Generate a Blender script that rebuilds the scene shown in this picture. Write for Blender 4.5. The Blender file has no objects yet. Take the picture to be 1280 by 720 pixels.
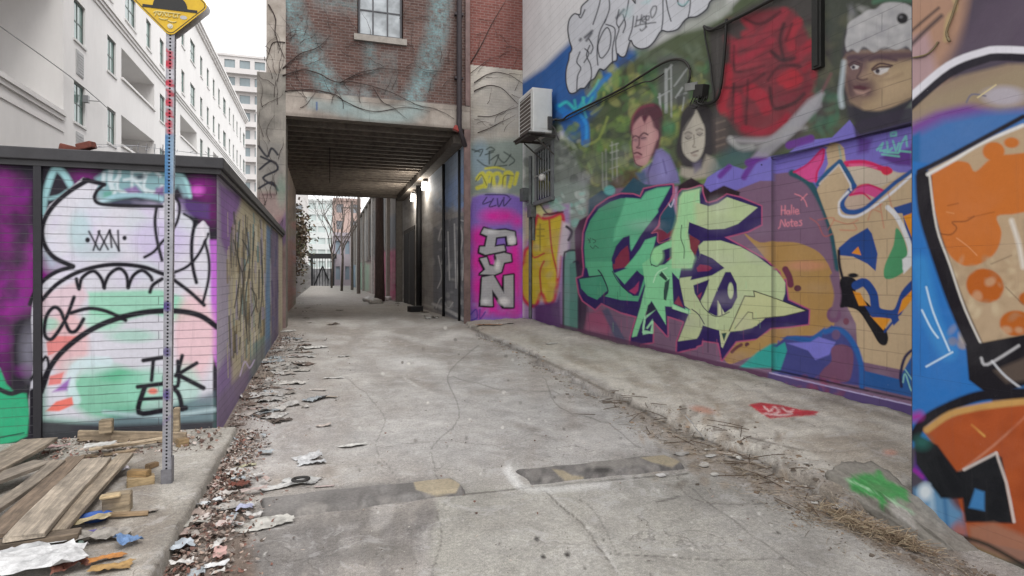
import bpy, bmesh, math, random
import numpy as np
from mathutils import Vector, Matrix, noise as mnoise
random.seed(7); rng = np.random.default_rng(7)
SC = bpy.context.scene
COL = SC.collection
TH = math.atan(236/740); CS, SN = math.cos(TH), math.sin(TH)
FPX, CXP, HYP, CH = 740.0, 640.0, 345.0, 1.6      # focal length in photo pixels, centre column, horizon row, eye height

# ---------- pixel <-> world (measuring tools) ----------
def project(P):
    P = np.asarray(P, float)
    x, y, z = P[..., 0], P[..., 1], P[..., 2]
    t = SN*x + CS*y
    r = CS*x - SN*y
    tt = np.where(t < .4, .4, t)
    return np.stack([CXP + FPX*r/tt, HYP - FPX*(z-CH)/tt], -1)
def ray(px, py):
    u = (px-CXP)/FPX; v = (HYP-py)/FPX
    return SN+u*CS, CS-u*SN, v
def atz(px, py, z):
    a, b, v = ray(px, py); t = (z-CH)/v
    return (a*t, b*t, z)
def atX(px, py, X):
    a, b, v = ray(px, py); t = X/a
    return (X, b*t, CH+v*t)
def atY(px, py, Y):
    a, b, v = ray(px, py); t = Y/b
    return (a*t, Y, CH+v*t)

def lin(c):
    if isinstance(c, str):
        c = c.lstrip('#'); c = [int(c[i:i+2], 16)/255 for i in (0, 2, 4)]
    return [((v+.055)/1.055)**2.4 if v > .04045 else v/12.92 for v in c]
def alb(c, k=.92):
    return [min(.9, v*k) for v in lin(c)]

# ---------- materials ----------
def newmat(name):
    m = bpy.data.materials.new(name); m.use_nodes = True
    nt = m.node_tree; nt.nodes.clear()
    out = nt.nodes.new('ShaderNodeOutputMaterial'); b = nt.nodes.new('ShaderNodeBsdfPrincipled')
    nt.links.new(b.outputs[0], out.inputs[0])
    return m, nt, b
def N(nt, t, **kw):
    n = nt.nodes.new(t)
    for k, v in kw.items():
        if k.startswith('i_'):
            key = k[2:]; key = int(key) if key.isdigit() else key.replace('_', ' ')
            n.inputs[key].default_value = v
        else: setattr(n, k, v)
    return n
def noise_n(nt, vec, scale, detail=5, rough=.6, dist=0):
    n = N(nt, 'ShaderNodeTexNoise'); n.inputs['Scale'].default_value = scale; n.inputs['Detail'].default_value = detail
    n.inputs['Roughness'].default_value = rough; n.inputs['Distortion'].default_value = dist
    nt.links.new(vec, n.inputs['Vector']); return n.outputs['Fac']
def ramp(nt, f, a, b, ca=(0, 0, 0, 1), cb=(1, 1, 1, 1)):
    r = N(nt, 'ShaderNodeValToRGB'); e = r.color_ramp.elements
    e[0].position = a; e[1].position = b; e[0].color = ca; e[1].color = cb
    nt.links.new(f, r.inputs[0]); return r.outputs[0]
def mixc(nt, f, a, b, mode='MIX'):
    m = N(nt, 'ShaderNodeMix', data_type='RGBA', blend_type=mode)
    for s, v in ((m.inputs[0], f), (m.inputs[6], a), (m.inputs[7], b)):
        if hasattr(v, 'links'): nt.links.new(v, s)
        elif isinstance(v, (int, float)): s.default_value = v
        else: s.default_value = (*v[:3], 1)
    return m.outputs[2]
def mth(nt, op, a, b=0.0):
    m = N(nt, 'ShaderNodeMath', operation=op)
    for s, v in ((m.inputs[0], a), (m.inputs[1], b)):
        if hasattr(v, 'links'): nt.links.new(v, s)
        else: s.default_value = v
    return m.outputs[0]
def bump(nt, b, h, strength=.4, dist=.01, prev=None):
    n = N(nt, 'ShaderNodeBump'); n.inputs['Strength'].default_value = strength; n.inputs['Distance'].default_value = dist
    nt.links.new(h, n.inputs['Height'])
    if prev: nt.links.new(prev, n.inputs['Normal'])
    nt.links.new(n.outputs[0], b.inputs['Normal']); return n.outputs[0]
def planar(nt, axis):
    tc = N(nt, 'ShaderNodeTexCoord'); sp = N(nt, 'ShaderNodeSeparateXYZ'); nt.links.new(tc.outputs['Object'], sp.inputs[0])
    cb = N(nt, 'ShaderNodeCombineXYZ')
    nt.links.new(sp.outputs[1 if axis == 'x' else 0], cb.inputs[0]); nt.links.new(sp.outputs[2], cb.inputs[1])
    return tc.outputs['Object'], cb.outputs[0]
def bricktex(nt, v, w, h, mortar, c1, c2, cm, bias=0, smooth=.1):
    br = N(nt, 'ShaderNodeTexBrick'); nt.links.new(v, br.inputs['Vector'])
    i = br.inputs
    i['Scale'].default_value = 1; i['Brick Width'].default_value = w; i['Row Height'].default_value = h
    i['Mortar Size'].default_value = mortar; i['Mortar Smooth'].default_value = smooth; i['Bias'].default_value = bias
    i['Color1'].default_value = (*c1, 1); i['Color2'].default_value = (*c2, 1); i['Mortar'].default_value = (*cm, 1)
    return br
def paintmat(name, axis, brick, base=None, jointdark=.45, joint_light=0, rough=.7, wear=.25, bmp=.5, patchy=0.0, gloss=0):
    """wall material: masonry + spray paint stored per vertex (Col, Cov)"""
    m, nt, b = newmat(name)
    obj, pv = planar(nt, axis)
    w, h, mo = brick
    c1, c2, cm = base or ([.5]*3, [.45]*3, [.4]*3)
    jn = noise_n(nt, obj, 3, 3)
    va = N(nt, 'ShaderNodeVectorMath', operation='ADD')
    dn = N(nt, 'ShaderNodeTexNoise'); dn.inputs['Scale'].default_value = 4; nt.links.new(obj, dn.inputs['Vector'])
    sc = N(nt, 'ShaderNodeVectorMath', operation='SCALE'); nt.links.new(dn.outputs['Color'], sc.inputs[0]); sc.inputs['Scale'].default_value = .012
    nt.links.new(pv, va.inputs[0]); nt.links.new(sc.outputs[0], va.inputs[1])
    br = bricktex(nt, va.outputs[0], w, h, mo, c1, c2, cm)
    n1 = noise_n(nt, obj, 1.3, 6, .65); n2 = noise_n(nt, obj, 22, 5, .7)
    bcol = mixc(nt, .55, br.outputs['Color'], mixc(nt, n2, [v*.55 for v in c1], [min(1, v*1.4) for v in c2]))
    at = N(nt, 'ShaderNodeAttribute', attribute_name='Col'); cv = N(nt, 'ShaderNodeAttribute', attribute_name='Cov')
    cov = cv.outputs['Fac']
    if patchy > 0:
        pn = ramp(nt, noise_n(nt, obj, 9, 6, .7), .38, .58)
        cov = mth(nt, 'MULTIPLY', cov, mth(nt, 'ADD', mth(nt, 'MULTIPLY', pn, patchy), 1-patchy))
        cov = mth(nt, 'MULTIPLY', cov, mth(nt, 'SUBTRACT', 1.0, mth(nt, 'MULTIPLY', br.outputs['Fac'], .5*patchy)))
    col = mixc(nt, cov, bcol, at.outputs['Color'])
    if joint_light > 0:
        col = mixc(nt, mth(nt, 'MULTIPLY', mth(nt, 'MULTIPLY', br.outputs['Fac'], jn), joint_light), col, (.62, .6, .66))
    col = mixc(nt, mth(nt, 'MULTIPLY', br.outputs['Fac'], mth(nt, 'MULTIPLY', jn, jointdark)), col, (.03, .03, .035))
    n4 = noise_n(nt, obj, 2.2, 7, .7, .5)
    col = mixc(nt, mth(nt, 'MULTIPLY', ramp(nt, n4, .45, .75), .04), col, (.5, .49, .5))
    mp = N(nt, 'ShaderNodeMapping'); mp.inputs['Scale'].default_value = (9, 9, .55); nt.links.new(obj, mp.inputs[0])
    dr = ramp(nt, noise_n(nt, mp.outputs[0], 2.4, 5, .7), .56, .72)
    col = mixc(nt, mth(nt, 'MULTIPLY', dr, wear*.9), col, (.09, .085, .085))
    g = ramp(nt, n1, .3, .75, (1-wear, 1-wear, 1-wear, 1), (1, 1, 1, 1))
    col = mixc(nt, 1.0, col, g, 'MULTIPLY')
    g2 = ramp(nt, n2, .25, .7, (1-wear*.6,)*3+(1,), (1.0, 1.0, 1.0, 1))
    col = mixc(nt, 1.0, col, g2, 'MULTIPLY')
    chips = ramp(nt, noise_n(nt, obj, 11, 10, .8, .3), .66, .69)
    col = mixc(nt, mth(nt, 'MULTIPLY', chips, .35), col, (.42, .4, .39))
    nt.links.new(col, b.inputs['Base Color'])
    rr = N(nt, 'ShaderNodeMapRange'); nt.links.new(n2, rr.inputs[0]); rr.inputs[3].default_value = rough-.12; rr.inputs[4].default_value = min(1, rough+.15)
    nt.links.new(rr.outputs[0], b.inputs['Roughness']); b.inputs['Specular IOR Level'].default_value = .12+gloss
    hgt = mth(nt, 'SUBTRACT', mth(nt, 'MULTIPLY', n2, .35), br.outputs['Fac'])
    bump(nt, b, hgt, bmp, .012)
    return m
_mc = {}
def pm(name, col, rough=.7, var=.25, scale=6, bmp=.2, col2=None, metal=0, spec=.4, stretch=None, fine=60, coat=0):
    """plain procedural material: two-tone noise, fine speckle, bump"""
    if name in _mc: return _mc[name]
    m, nt, b = newmat(name)
    c = alb(col) if isinstance(col, str) else list(col)
    tc = N(nt, 'ShaderNodeTexCoord'); v = tc.outputs['Object']
    if stretch:
        mp = N(nt, 'ShaderNodeMapping'); mp.inputs['Scale'].default_value = stretch; nt.links.new(v, mp.inputs[0]); v = mp.outputs[0]
    n1 = noise_n(nt, v, scale, 6, .65); n2 = noise_n(nt, v, fine, 4, .7)
    c2 = (alb(col2) if isinstance(col2, str) else col2) if col2 else [x*(1-var*1.6) for x in c]
    cc = mixc(nt, ramp(nt, n1, .32, .68), c, c2)
    cc = mixc(nt, 1.0, cc, ramp(nt, n2, .3, .7, (1-var*.7,)*3+(1,), (1, 1, 1, 1)), 'MULTIPLY')
    nt.links.new(cc, b.inputs['Base Color']); b.inputs['Roughness'].default_value = rough
    b.inputs['Metallic'].default_value = metal; b.inputs['Specular IOR Level'].default_value = spec
    if bmp: bump(nt, b, mth(nt, 'ADD', n1, mth(nt, 'MULTIPLY', n2, .4)), bmp, .01)
    _mc[name] = m; return m
def attrmat(name, rough=.8, var=.3, scale=30, bmp=.2, trans=0):
    if name in _mc: return _mc[name]
    m, nt, b = newmat(name)
    at = N(nt, 'ShaderNodeAttribute', attribute_name='Col'); tc = N(nt, 'ShaderNodeTexCoord')
    n1 = noise_n(nt, tc.outputs['Object'], scale, 6, .7)
    cc = mixc(nt, 1.0, at.outputs['Color'], ramp(nt, n1, .3, .7, (1-var,)*3+(1,), (1, 1, 1, 1)), 'MULTIPLY')
    nt.links.new(cc, b.inputs['Base Color']); b.inputs['Roughness'].default_value = rough
    if bmp: bump(nt, b, n1, bmp, .01)
    _mc[name] = m; return m

# ---------- objects ----------
def link(name, me, m, parent=None):
    o = bpy.data.objects.new(name, me); COL.objects.link(o)
    if m is not None and not me.materials: me.materials.append(m)
    if parent:
        o.parent = parent
        if parent.type == 'EMPTY' and not LOCAL[0]: o.matrix_parent_inverse = parent.matrix_basis.inverted()
    return o
LOCAL = [False]     # True while building a thing whose parts are modelled round its own origin
def tag(o, label=None, cat=None, group=None, kind=None):
    if label: o['label'] = label
    if cat: o['category'] = cat
    if group: o['group'] = group
    if kind: o['kind'] = kind
    return o
def empty(name, loc, rz, label, cat, group=None):
    o = bpy.data.objects.new(name, None); COL.objects.link(o); o.location = loc; o.rotation_euler = (0, 0, rz)
    o.empty_display_size = .1
    return tag(o, label, cat, group)
class MB:
    def __init__(s): s.v = []; s.f = []; s.c = []
    def add(s, vs, fs, col=None):
        b = len(s.v); s.v += [tuple(p) for p in vs]; s.f += [tuple(i+b for i in f) for f in fs]
        if col is not None: s.c += [col]*len(vs)
    def box(s, c, d, R=None, col=None, bev=0):
        x, y, z = d[0]/2, d[1]/2, d[2]/2
        if bev <= 0:
            vs = [Vector((a*x, b*y, e*z)) for e in (-1, 1) for b in (-1, 1) for a in (-1, 1)]
            fs = [(0, 2, 3, 1), (4, 5, 7, 6), (0, 1, 5, 4), (2, 6, 7, 3), (0, 4, 6, 2), (1, 3, 7, 5)]
        else:
            bm = bmesh.new(); bmesh.ops.create_cube(bm, size=1)
            for w in bm.verts: w.co = Vector((w.co.x*d[0], w.co.y*d[1], w.co.z*d[2]))
            bmesh.ops.bevel(bm, geom=bm.edges[:], offset=bev, segments=2, affect='EDGES', profile=.5)
            bm.verts.index_update(); vs = [w.co.copy() for w in bm.verts]; fs = [[w.index for w in f.verts] for f in bm.faces]; bm.free()
        if R is not None: vs = [R @ p for p in vs]
        s.add([p+Vector(c) for p in vs], fs, col); return s
    def ab(s, a, b, **k):
        return s.box([(a[i]+b[i])/2 for i in range(3)], [abs(b[i]-a[i]) for i in range(3)], **k)
    def tube(s, pts, r, n=8, col=None, cap=True):
        pts = [Vector(p) for p in pts]; rr = r if isinstance(r, (list, tuple)) else [r]*len(pts)
        rings = []; up = Vector((0, 0, 1))
        for i, p in enumerate(pts):
            d = (pts[min(i+1, len(pts)-1)]-pts[max(i-1, 0)]).normalized()
            a = d.cross(up) if abs(d.dot(up)) < .95 else d.cross(Vector((1, 0, 0)))
            a.normalize(); bb = d.cross(a).normalized()
            rings.append([p+(a*math.cos(2*math.pi*k/n)+bb*math.sin(2*math.pi*k/n))*rr[i] for k in range(n)])
        vs = [q for g in rings for q in g]
        fs = [(i*n+k, i*n+(k+1) % n, (i+1)*n+(k+1) % n, (i+1)*n+k) for i in range(len(pts)-1) for k in range(n)]
        if cap: fs += [tuple(range(n))[::-1], tuple((len(pts)-1)*n+k for k in range(n))]
        s.add(vs, fs, col); return s
    def prism(s, poly, d0, d1, fn, col=None):
        """poly 2D -> fn(a,b,d) 3D, extruded between depths d0 and d1"""
        n = len(poly)
        vs = [fn(a, b, d0) for a, b in poly]+[fn(a, b, d1) for a, b in poly]
        fs = [tuple(range(n)), tuple(range(2*n-1, n-1, -1))]+[(i, i+n, (i+1) % n+n, (i+1) % n) for i in range(n)]
        s.add(vs, fs, col); return s
    def build(s, name, m, parent=None, smooth=False, org=None):
        me = bpy.data.meshes.new(name)
        vs = s.v if org is None else [tuple(Vector(p)-Vector(org)) for p in s.v]
        me.from_pydata(vs, [], s.f); me.update()
        bm = bmesh.new(); bm.from_mesh(me); bmesh.ops.recalc_face_normals(bm, faces=bm.faces); bm.to_mesh(me); bm.free()
        if s.c:
            at = me.color_attributes.new('Col', 'FLOAT_COLOR', 'POINT')
            at.data.foreach_set('color', np.array([(*c, 1) for c in s.c], np.float32).ravel())
        if smooth: me.shade_smooth()
        o = link(name, me, m, parent)
        if org is not None: o.location = org
        return o
def smooth_path(pts, k=4, closed=False):
    P = np.array(pts, float); n = len(P)
    if n < 3: return P
    out = []
    rg = range(n) if closed else range(n-1)
    for i in rg:
        if closed: p0, p1, p2, p3 = P[i-1], P[i], P[(i+1) % n], P[(i+2) % n]
        else: p0, p1, p2, p3 = P[max(i-1, 0)], P[i], P[i+1], P[min(i+2, n-1)]
        for j in range(k):
            t = j/k
            out.append(.5*((2*p1)+(-p0+p2)*t+(2*p0-5*p1+4*p2-p3)*t*t+(-p0+3*p1-3*p2+p3)*t**3))
    if not closed: out.append(P[-1])
    return np.array(out)

# ---------- spray painter: lays paint onto wall vertices ----------
class Paint:
    def __init__(s, V, base='#808080', cov=1.0, k=.92):
        s.P = project(V); s.n = len(V); s.k = k
        s.C = np.tile(np.array(alb(base, k)), (s.n, 1)); s.A = np.full(s.n, float(cov))
        s.o = (0, 0, 1)
    def t(s, ox=0, oy=0, sc=1): s.o = (ox, oy, sc); return s
    def _x(s, pts): return np.array(pts, float)/s.o[2]+np.array(s.o[:2])
    def _sub(s, lo, hi):
        P = s.P
        return np.nonzero((P[:, 0] > lo[0]) & (P[:, 0] < hi[0]) & (P[:, 1] > lo[1]) & (P[:, 1] < hi[1]))[0]
    def _put(s, ix, a, col):
        c = np.array(alb(col, s.k)) if isinstance(col, str) else np.array(col)
        a = a[:, None]
        s.C[ix] = s.C[ix]*(1-a)+c*a; a = a[:, 0]
        s.A[ix] = s.A[ix]*(1-a)+a
    def _dist(s, Q, A, B):
        d = B-A; L = (d*d).sum()+1e-9
        t = np.clip(((Q-A)@d)/L, 0, 1)
        return np.hypot(*(Q-A-t[:, None]*d).T)
    def f(s, pts, col, soft=1.0, a=1.0, sm=False, k=4):
        X = s._x(pts)
        if sm: X = smooth_path(X, k, True)
        ix = s._sub(X.min(0)-soft-1, X.max(0)+soft+1)
        if not len(ix): return s
        Q = s.P[ix]; ins = np.zeros(len(ix), bool); D = np.full(len(ix), 1e9)
        for i in range(len(X)):
            A, B = X[i-1], X[i]
            D = np.minimum(D, s._dist(Q, A, B))
            c = ((A[1] > Q[:, 1]) != (B[1] > Q[:, 1]))
            xx = (B[0]-A[0])*(Q[:, 1]-A[1])/((B[1]-A[1]) or 1e-9)+A[0]
            ins ^= c & (Q[:, 0] < xx)
        sd = np.where(ins, D, -D)
        s._put(ix, np.clip(.5+sd/soft, 0, 1)*a, col); return s
    def s(s, pts, w, col, soft=.9, a=1.0, sm=True, w2=None):
        X = s._x(pts); w = w/s.o[2]; w2 = w if w2 is None else w2/s.o[2]
        if sm and len(X) > 2: X = smooth_path(X, 4)
        m = max(w, w2)/2+soft+1
        ix = s._sub(X.min(0)-m, X.max(0)+m)
        if not len(ix): return s
        Q = s.P[ix]; S = np.full(len(ix), -1e9); n = len(X)-1
        for i in range(n):
            ww = w+(w2-w)*(i+.5)/n
            S = np.maximum(S, ww/2-s._dist(Q, X[i], X[i+1]))
        s._put(ix, np.clip(.5+S/soft, 0, 1)*a, col); return s
    def e(s, c, r, col, soft=1.0, a=1.0, rot=0):
        c = s._x([c])[0]; rx, ry = (r if isinstance(r, tuple) else (r, r)); rx /= s.o[2]; ry /= s.o[2]
        m = max(rx, ry)+soft+1
        ix = s._sub(c-m, c+m)
        if not len(ix): return s
        d = s.P[ix]-c; ca, sa = math.cos(rot), math.sin(rot)
        x = (d[:, 0]*ca+d[:, 1]*sa)/rx; y = (-d[:, 0]*sa+d[:, 1]*ca)/ry
        rr = np.hypot(x, y); s._put(ix, np.clip(.5+(1-rr)*min(rx, ry)/soft, 0, 1)*a, col); return s
    def dabs(s, box, cols, n, r, soft=2, a=.6, seed=1):
        g = random.Random(seed)
        for _ in range(n):
            c = (g.uniform(box[0], box[2]), g.uniform(box[1], box[3])); q = g.uniform(r[0], r[1])
            s.e(c, (q, q*g.uniform(.3, .9)), g.choice(cols), soft, a*g.uniform(.5, 1), g.uniform(0, 3.1))
        return s
    def store(s, me):
        at = me.color_attributes.new('Col', 'FLOAT_COLOR', 'POINT')
        at.data.foreach_set('color', np.concatenate([s.C, np.ones((s.n, 1))], 1).astype(np.float32).ravel())
        cv = me.attributes.new('Cov', 'FLOAT', 'POINT'); cv.data.foreach_set('value', s.A.astype(np.float32))

def gridmesh(name, V, nu, nv, m, parent=None, flip=False):
    """V (nu,nv,3)"""
    me = bpy.data.meshes.new(name)
    me.vertices.add(nu*nv); me.vertices.foreach_set('co', V.reshape(-1, 3).astype(np.float32).ravel())
    i, j = np.meshgrid(np.arange(nu-1), np.arange(nv-1), indexing='ij'); a = (i*nv+j).ravel()
    q = np.stack([a, a+nv, a+nv+1, a+1], 1) if not flip else np.stack([a, a+1, a+nv+1, a+nv], 1)
    nf = len(q)
    me.loops.add(nf*4); me.loops.foreach_set('vertex_index', q.ravel().astype(np.int32))
    me.polygons.add(nf); me.polygons.foreach_set('loop_start', (np.arange(nf)*4).astype(np.int32))
    me.polygons.foreach_set('loop_total', np.full(nf, 4, np.int32))
    me.update(calc_edges=True); me.validate()
    return link(name, me, m, parent), me
# ---------- ground shape ----------
def sst(x, a, b):
    t = np.clip((np.asarray(x, float)-a)/(b-a), 0, 1); return t*t*(3-2*t)
def apron_edge(Y):
    return 3.62+.10*np.sin(Y*1.3)+.07*np.sin(Y*3.1+1)+.05*np.sin(Y*7.7)+.03*np.sin(Y*17+2)+.12*sst(Y, 12, 16)-.12*sst(Y, 5.2, 6.2)*(1-sst(Y, 7, 8.5))
def gz(X, Y):
    X = np.asarray(X, float); Y = np.asarray(Y, float)
    g = .025*np.clip(Y-6, 0, 9.6)
    g = g-.15*sst(X, 2.9, 3.9)*(1-sst(Y, 2.9, 3.7))
    g = g+.012*np.sin(X*1.9+Y*.7)*np.cos(Y*1.1)+.006*np.sin(X*5+1)*np.sin(Y*4.3)
    e = apron_edge(Y)
    on = sst(X, e-.015, e+.02)*sst(Y, 3.2, 3.32)*(1-sst(Y, 16.6, 16.7))
    h = .07+(.15-.09*sst(Y, 7, 12))*np.clip((X-e)/2, 0, 1)
    # broken, uneven surface of the old apron
    h = h+.014*np.sin(X*7+Y*3)*np.sin(Y*5-X*2)+.008*np.sin(X*19+Y*11)*np.sin(Y*23-X*9)
    g = g+on*h
    return g
def gzs(x, y): return float(gz(x, y))

# ---------- ground ----------
def build_ground():
    ys = [2.05]
    while ys[-1] < 110: ys.append(ys[-1]*1.0068+.0015*0)
    ys = np.array([-8, -4, -1, .5, 1.3, 1.75]+ys)
    xs = np.concatenate([[-1.8, -1.4, -1.2], np.arange(-1.05, 4.35, .0135), np.arange(4.36, 5.78, .022), [6.2, 7]])
    X, Y = np.meshgrid(xs, ys, indexing='ij')
    Z = gz(X, Y)
    # fine roughness: rubble band and broken apron lip
    e = apron_edge(Y)
    nz = rng.normal(size=X.shape)
    band = np.exp(-((X-e+.22)/.3)**2)*sst(Y, 2, 3)*(1-sst(Y, 6.6, 8.5))
    Z = Z+nz*(.0022*band+.0005)*(Y < 12)
    rub = (np.sin(X*31+2*np.sin(Y*17))*np.sin(Y*29+2*np.sin(X*13))); Z = Z+.012*band*np.clip(rub, -.2, 1)
    for pts in (((680, 612), (700, 632), (728, 655), (745, 680), (760, 700), (775, 722)), ((880, 548), (930, 560), (990, 575), (1050, 585)), ((800, 470), (850, 505), (900, 520), (960, 552))):
        W_ = np.array([atz(a, b, 0)[:2] for a, b in smooth_path(pts, 4)]); D = np.full(X.shape, 9.0)
        for q in W_: D = np.minimum(D, np.hypot(X-q[0], Y-q[1])-.02)
        Z = Z-.012*np.clip(1-np.maximum(D, 0)/.02, 0, 1)
    gut = np.exp(-((X+.72)/.2)**2)*(Y < 14); Z = Z+nz*.002*gut+.012*gut
    V = np.stack([X, Y, Z], -1)
    p = Paint(V.reshape(-1, 3), '#aaa5a0', k=.93)
    # worn grey concrete lane
    p.f([(470, 400), (600, 420), (680, 460), (790, 520), (840, 560), (640, 590), (500, 590), (440, 560), (430, 470)], '#aba8a6', 40)
    p.f([(330, 440), (430, 400), (470, 430), (440, 520), (420, 600), (300, 620), (280, 540)], '#a0968f', 30, .8)
    p.f([(365, 380), (600, 402), (640, 430), (560, 420), (360, 440)], '#9a948e', 20, .7)  # underpass floor darker, its shading put into the ground colour
    p.dabs((300, 420, 780, 600), ['#b9b6b4', '#b3b0ae', '#938c86', '#a59c95', '#bcb9b7'], 260, (6, 34), 10, .35, 3)
    p.dabs((290, 470, 400, 600), ['#c6c3c2', '#bdb9b7', '#9a928b'], 60, (6, 22), 6, .6, 5)
    p.dabs((300, 380, 640, 450), ['#b5b0ac', '#8b847e', '#a39b94'], 90, (4, 26), 6, .35, 9)
    p.e((515, 455), (36, 8), '#d0cecd', 8, .8, .05).e((540, 492), (60, 9), '#c1bebc', 10, .5)
    p.s([(505, 472), (520, 482), (532, 487)], 3, '#d8d5d2', 1.5, .7)
    p.e((780, 545), (70, 14), '#c9c6c4', 12, .55, -.1).e((600, 520), (90, 20), '#b9b6b4', 20, .5)
    gg = random.Random(55)
    for _ in range(260):
        y = 395+200*gg.random()**1.3; x = gg.uniform(330, 600+(y-395)*1.3); p.e((x, y), (gg.uniform(3, 26), gg.uniform(.8, 4)), gg.choice(['#cfccca', '#c4c1be', '#857d77', '#d6d3d0', '#92887f']), 4, gg.uniform(.15, .5), gg.uniform(-.2, .3))
    p.f([(335, 470), (400, 465), (420, 520), (400, 590), (330, 590), (300, 540)], '#b5b0ae', 16, .6)
    p.f([(400, 500), (520, 480), (640, 520), (620, 580), (480, 590), (400, 570)], '#b4b1af', 24, .5)
    # near slab, smoother and paler
    p.f([(540, 640), (548, 622), (600, 612), (700, 604), (860, 590), (915, 600), (1000, 640), (1060, 668), (1200, 740), (1300, 900), (500, 900), (532, 720), (525, 660)], '#a9a69f', 5)
    p.f([(880, 592), (1000, 636), (1180, 725), (1000, 740), (900, 660), (850, 615)], '#aeaba6', 12, .8)
    p.f([(850, 600), (900, 598), (960, 628), (900, 640), (855, 625)], '#97938d', 8, .6)
    p.f([(300, 640), (540, 618), (545, 640), (525, 662), (535, 740), (280, 760)], '#98928d', 8, .9)
    p.dabs((290, 640, 540, 720), ['#7b7775', '#b3afad', '#6f6b69', '#a09a95', '#8a8583'], 130, (5, 26), 6, .55, 11)
    p.f([(330, 660), (420, 650), (430, 700), (330, 730), (300, 700)], '#75716f', 14, .7)
    p.f([(320, 628), (440, 605), (560, 594), (585, 612), (330, 650)], '#8d8987', 6, .7)
    p.dabs((560, 600, 1100, 720), ['#b9b6b2', '#9c9993', '#b0ada8', '#a39f99'], 160, (8, 46), 12, .3, 12)
    for c in ((671, 674), (679, 696), (709, 693)): p.e(c, 3.2, '#45413e', 1.5)
    # cracks
    for pts, w in (([(680, 612), (700, 632), (728, 655), (745, 680), (760, 700), (775, 722)], 1.8), ([(725, 625), (745, 642), (770, 690)], .8), ([(760, 692), (830, 696), (900, 700), (980, 698)], 1.1),
                   ([(820, 628), (848, 621)], 2), ([(560, 620), (700, 606), (860, 592)], 1.6), ([(905, 560), (850, 590), (858, 618), (900, 630), (1000, 628)], .9)):
        p.s(pts, w, '#5c5752', 1.2, .8)
    p.s([(757, 690), (775, 722)], 2.5, '#d3d0cc', 2, .6)
    p.dabs((640, 590, 800, 720), ['#cfccc8'], 14, (2, 6), 2, .5, 17)
    for pts, w, a in (([(600, 430), (560, 470), (575, 520), (540, 560), (548, 600)], 1.2, .55), ([(430, 470), (480, 520), (470, 560), (500, 600)], 1, .5), ([(680, 470), (700, 510), (760, 530), (800, 560)], 1.2, .5), ([(560, 470), (620, 485), (700, 492)], 1, .45), ([(470, 560), (560, 552), (640, 562)], 1, .4), ([(545, 640), (552, 670), (540, 720)], 1.6, .6), ([(860, 610), (930, 660), (1010, 720)], 1.4, .5)):
        q = smooth_path(pts, 6); q = q+rng.normal(size=q.shape)*1.1; p.s(q, w, '#55504b', 1, a, sm=False)
    for _ in range(90):
        y = 400+320*gg.random(); x = gg.uniform(330, 560+(y-400)*1.9); p.e((x, y), gg.uniform(.8, 2.4), gg.choice(['#4f4a45', '#e0ddd9', '#6a645e', '#dedad5']), .8, gg.uniform(.4, .9))
    p.e((620, 650), (60, 16), '#8f8b86', 14, .4).e((470, 690), (50, 14), '#6f6b67', 10, .45).e((760, 655), (50, 10), '#918d88', 10, .35)
    # white spray outline around the hump, left end
    p.s([(636, 582), (640, 598), (668, 612), (760, 606)], 7, '#dcdbda', 7, .6); p.s([(634, 588), (648, 606)], 9, '#e4e3e2', 6, .7)
    # apron
    ap = [(590, 407), (640, 428), (690, 452), (740, 470), (790, 500), (830, 528), (880, 548), (960, 580), (1060, 598), (1160, 640), (1160, 520), (960, 470), (700, 408)]
    p.f(ap, '#c6c0b8', 5)
    p.dabs((600, 405, 1150, 610), ['#a39a8f', '#c5beb5', '#968c80', '#beb8af', '#8a8076'], 0, (4, 20), 5, .4, 21)
    g = random.Random(8)
    for _ in range(330):
        t = g.random(); x = 600+t*540; yb = 403+t*(515-403); ye = 410+t*195
        p.e((x, g.uniform(yb, ye)), (g.uniform(4, 24), g.uniform(1.5, 6)), g.choice(['#a39a8f', '#c8c1b8', '#978d82', '#beb8af', '#a89d90', '#cbc5bd']), 5, g.uniform(.2, .55), .3)
    p.f([(700, 455), (800, 508), (870, 546), (960, 580), (1060, 600), (1100, 640), (1180, 700), (1120, 690), (1000, 636), (920, 604), (850, 572), (790, 520), (740, 480)], '#9a8f84', 14, .7)
    p.dabs((800, 510, 1000, 610), ['#6e6257', '#9b8c7c', '#a8927c'], 90, (3, 10), 3, .55, 22)
    p.f([(1000, 610), (1060, 600), (1200, 690), (1240, 760), (1100, 690)], '#857b70', 10, .8)
    p.s([(700, 410), (800, 436), (965, 482), (1140, 528)], 9, '#7d756c', 7, .55)
    p.s([(590, 411), (640, 435), (700, 460), (760, 490), (800, 512), (840, 538), (872, 550)], 3, '#6f675e', 2.5, .7)
    p.s([(930, 545), (990, 560), (1040, 566), (1100, 560)], 2, '#5d544b', 2, .7)
    p.f([(980, 548), (1090, 540), (1150, 560), (1150, 600), (1060, 590)], '#a2978b', 8, .6)
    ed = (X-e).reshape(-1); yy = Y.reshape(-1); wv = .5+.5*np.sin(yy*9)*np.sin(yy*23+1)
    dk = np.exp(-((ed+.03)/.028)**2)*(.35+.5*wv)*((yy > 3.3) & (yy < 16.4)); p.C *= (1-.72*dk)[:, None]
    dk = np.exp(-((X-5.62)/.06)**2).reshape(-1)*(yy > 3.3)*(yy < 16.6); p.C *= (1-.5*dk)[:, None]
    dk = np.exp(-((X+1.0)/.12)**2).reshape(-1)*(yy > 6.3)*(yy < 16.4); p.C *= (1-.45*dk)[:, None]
    # red painted tag on the apron
    p.f([(936, 506), (950, 503), (975, 506), (1000, 512), (1024, 514), (1018, 519), (990, 521), (962, 523), (950, 516)], '#c03c48', 1.5)
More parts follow.
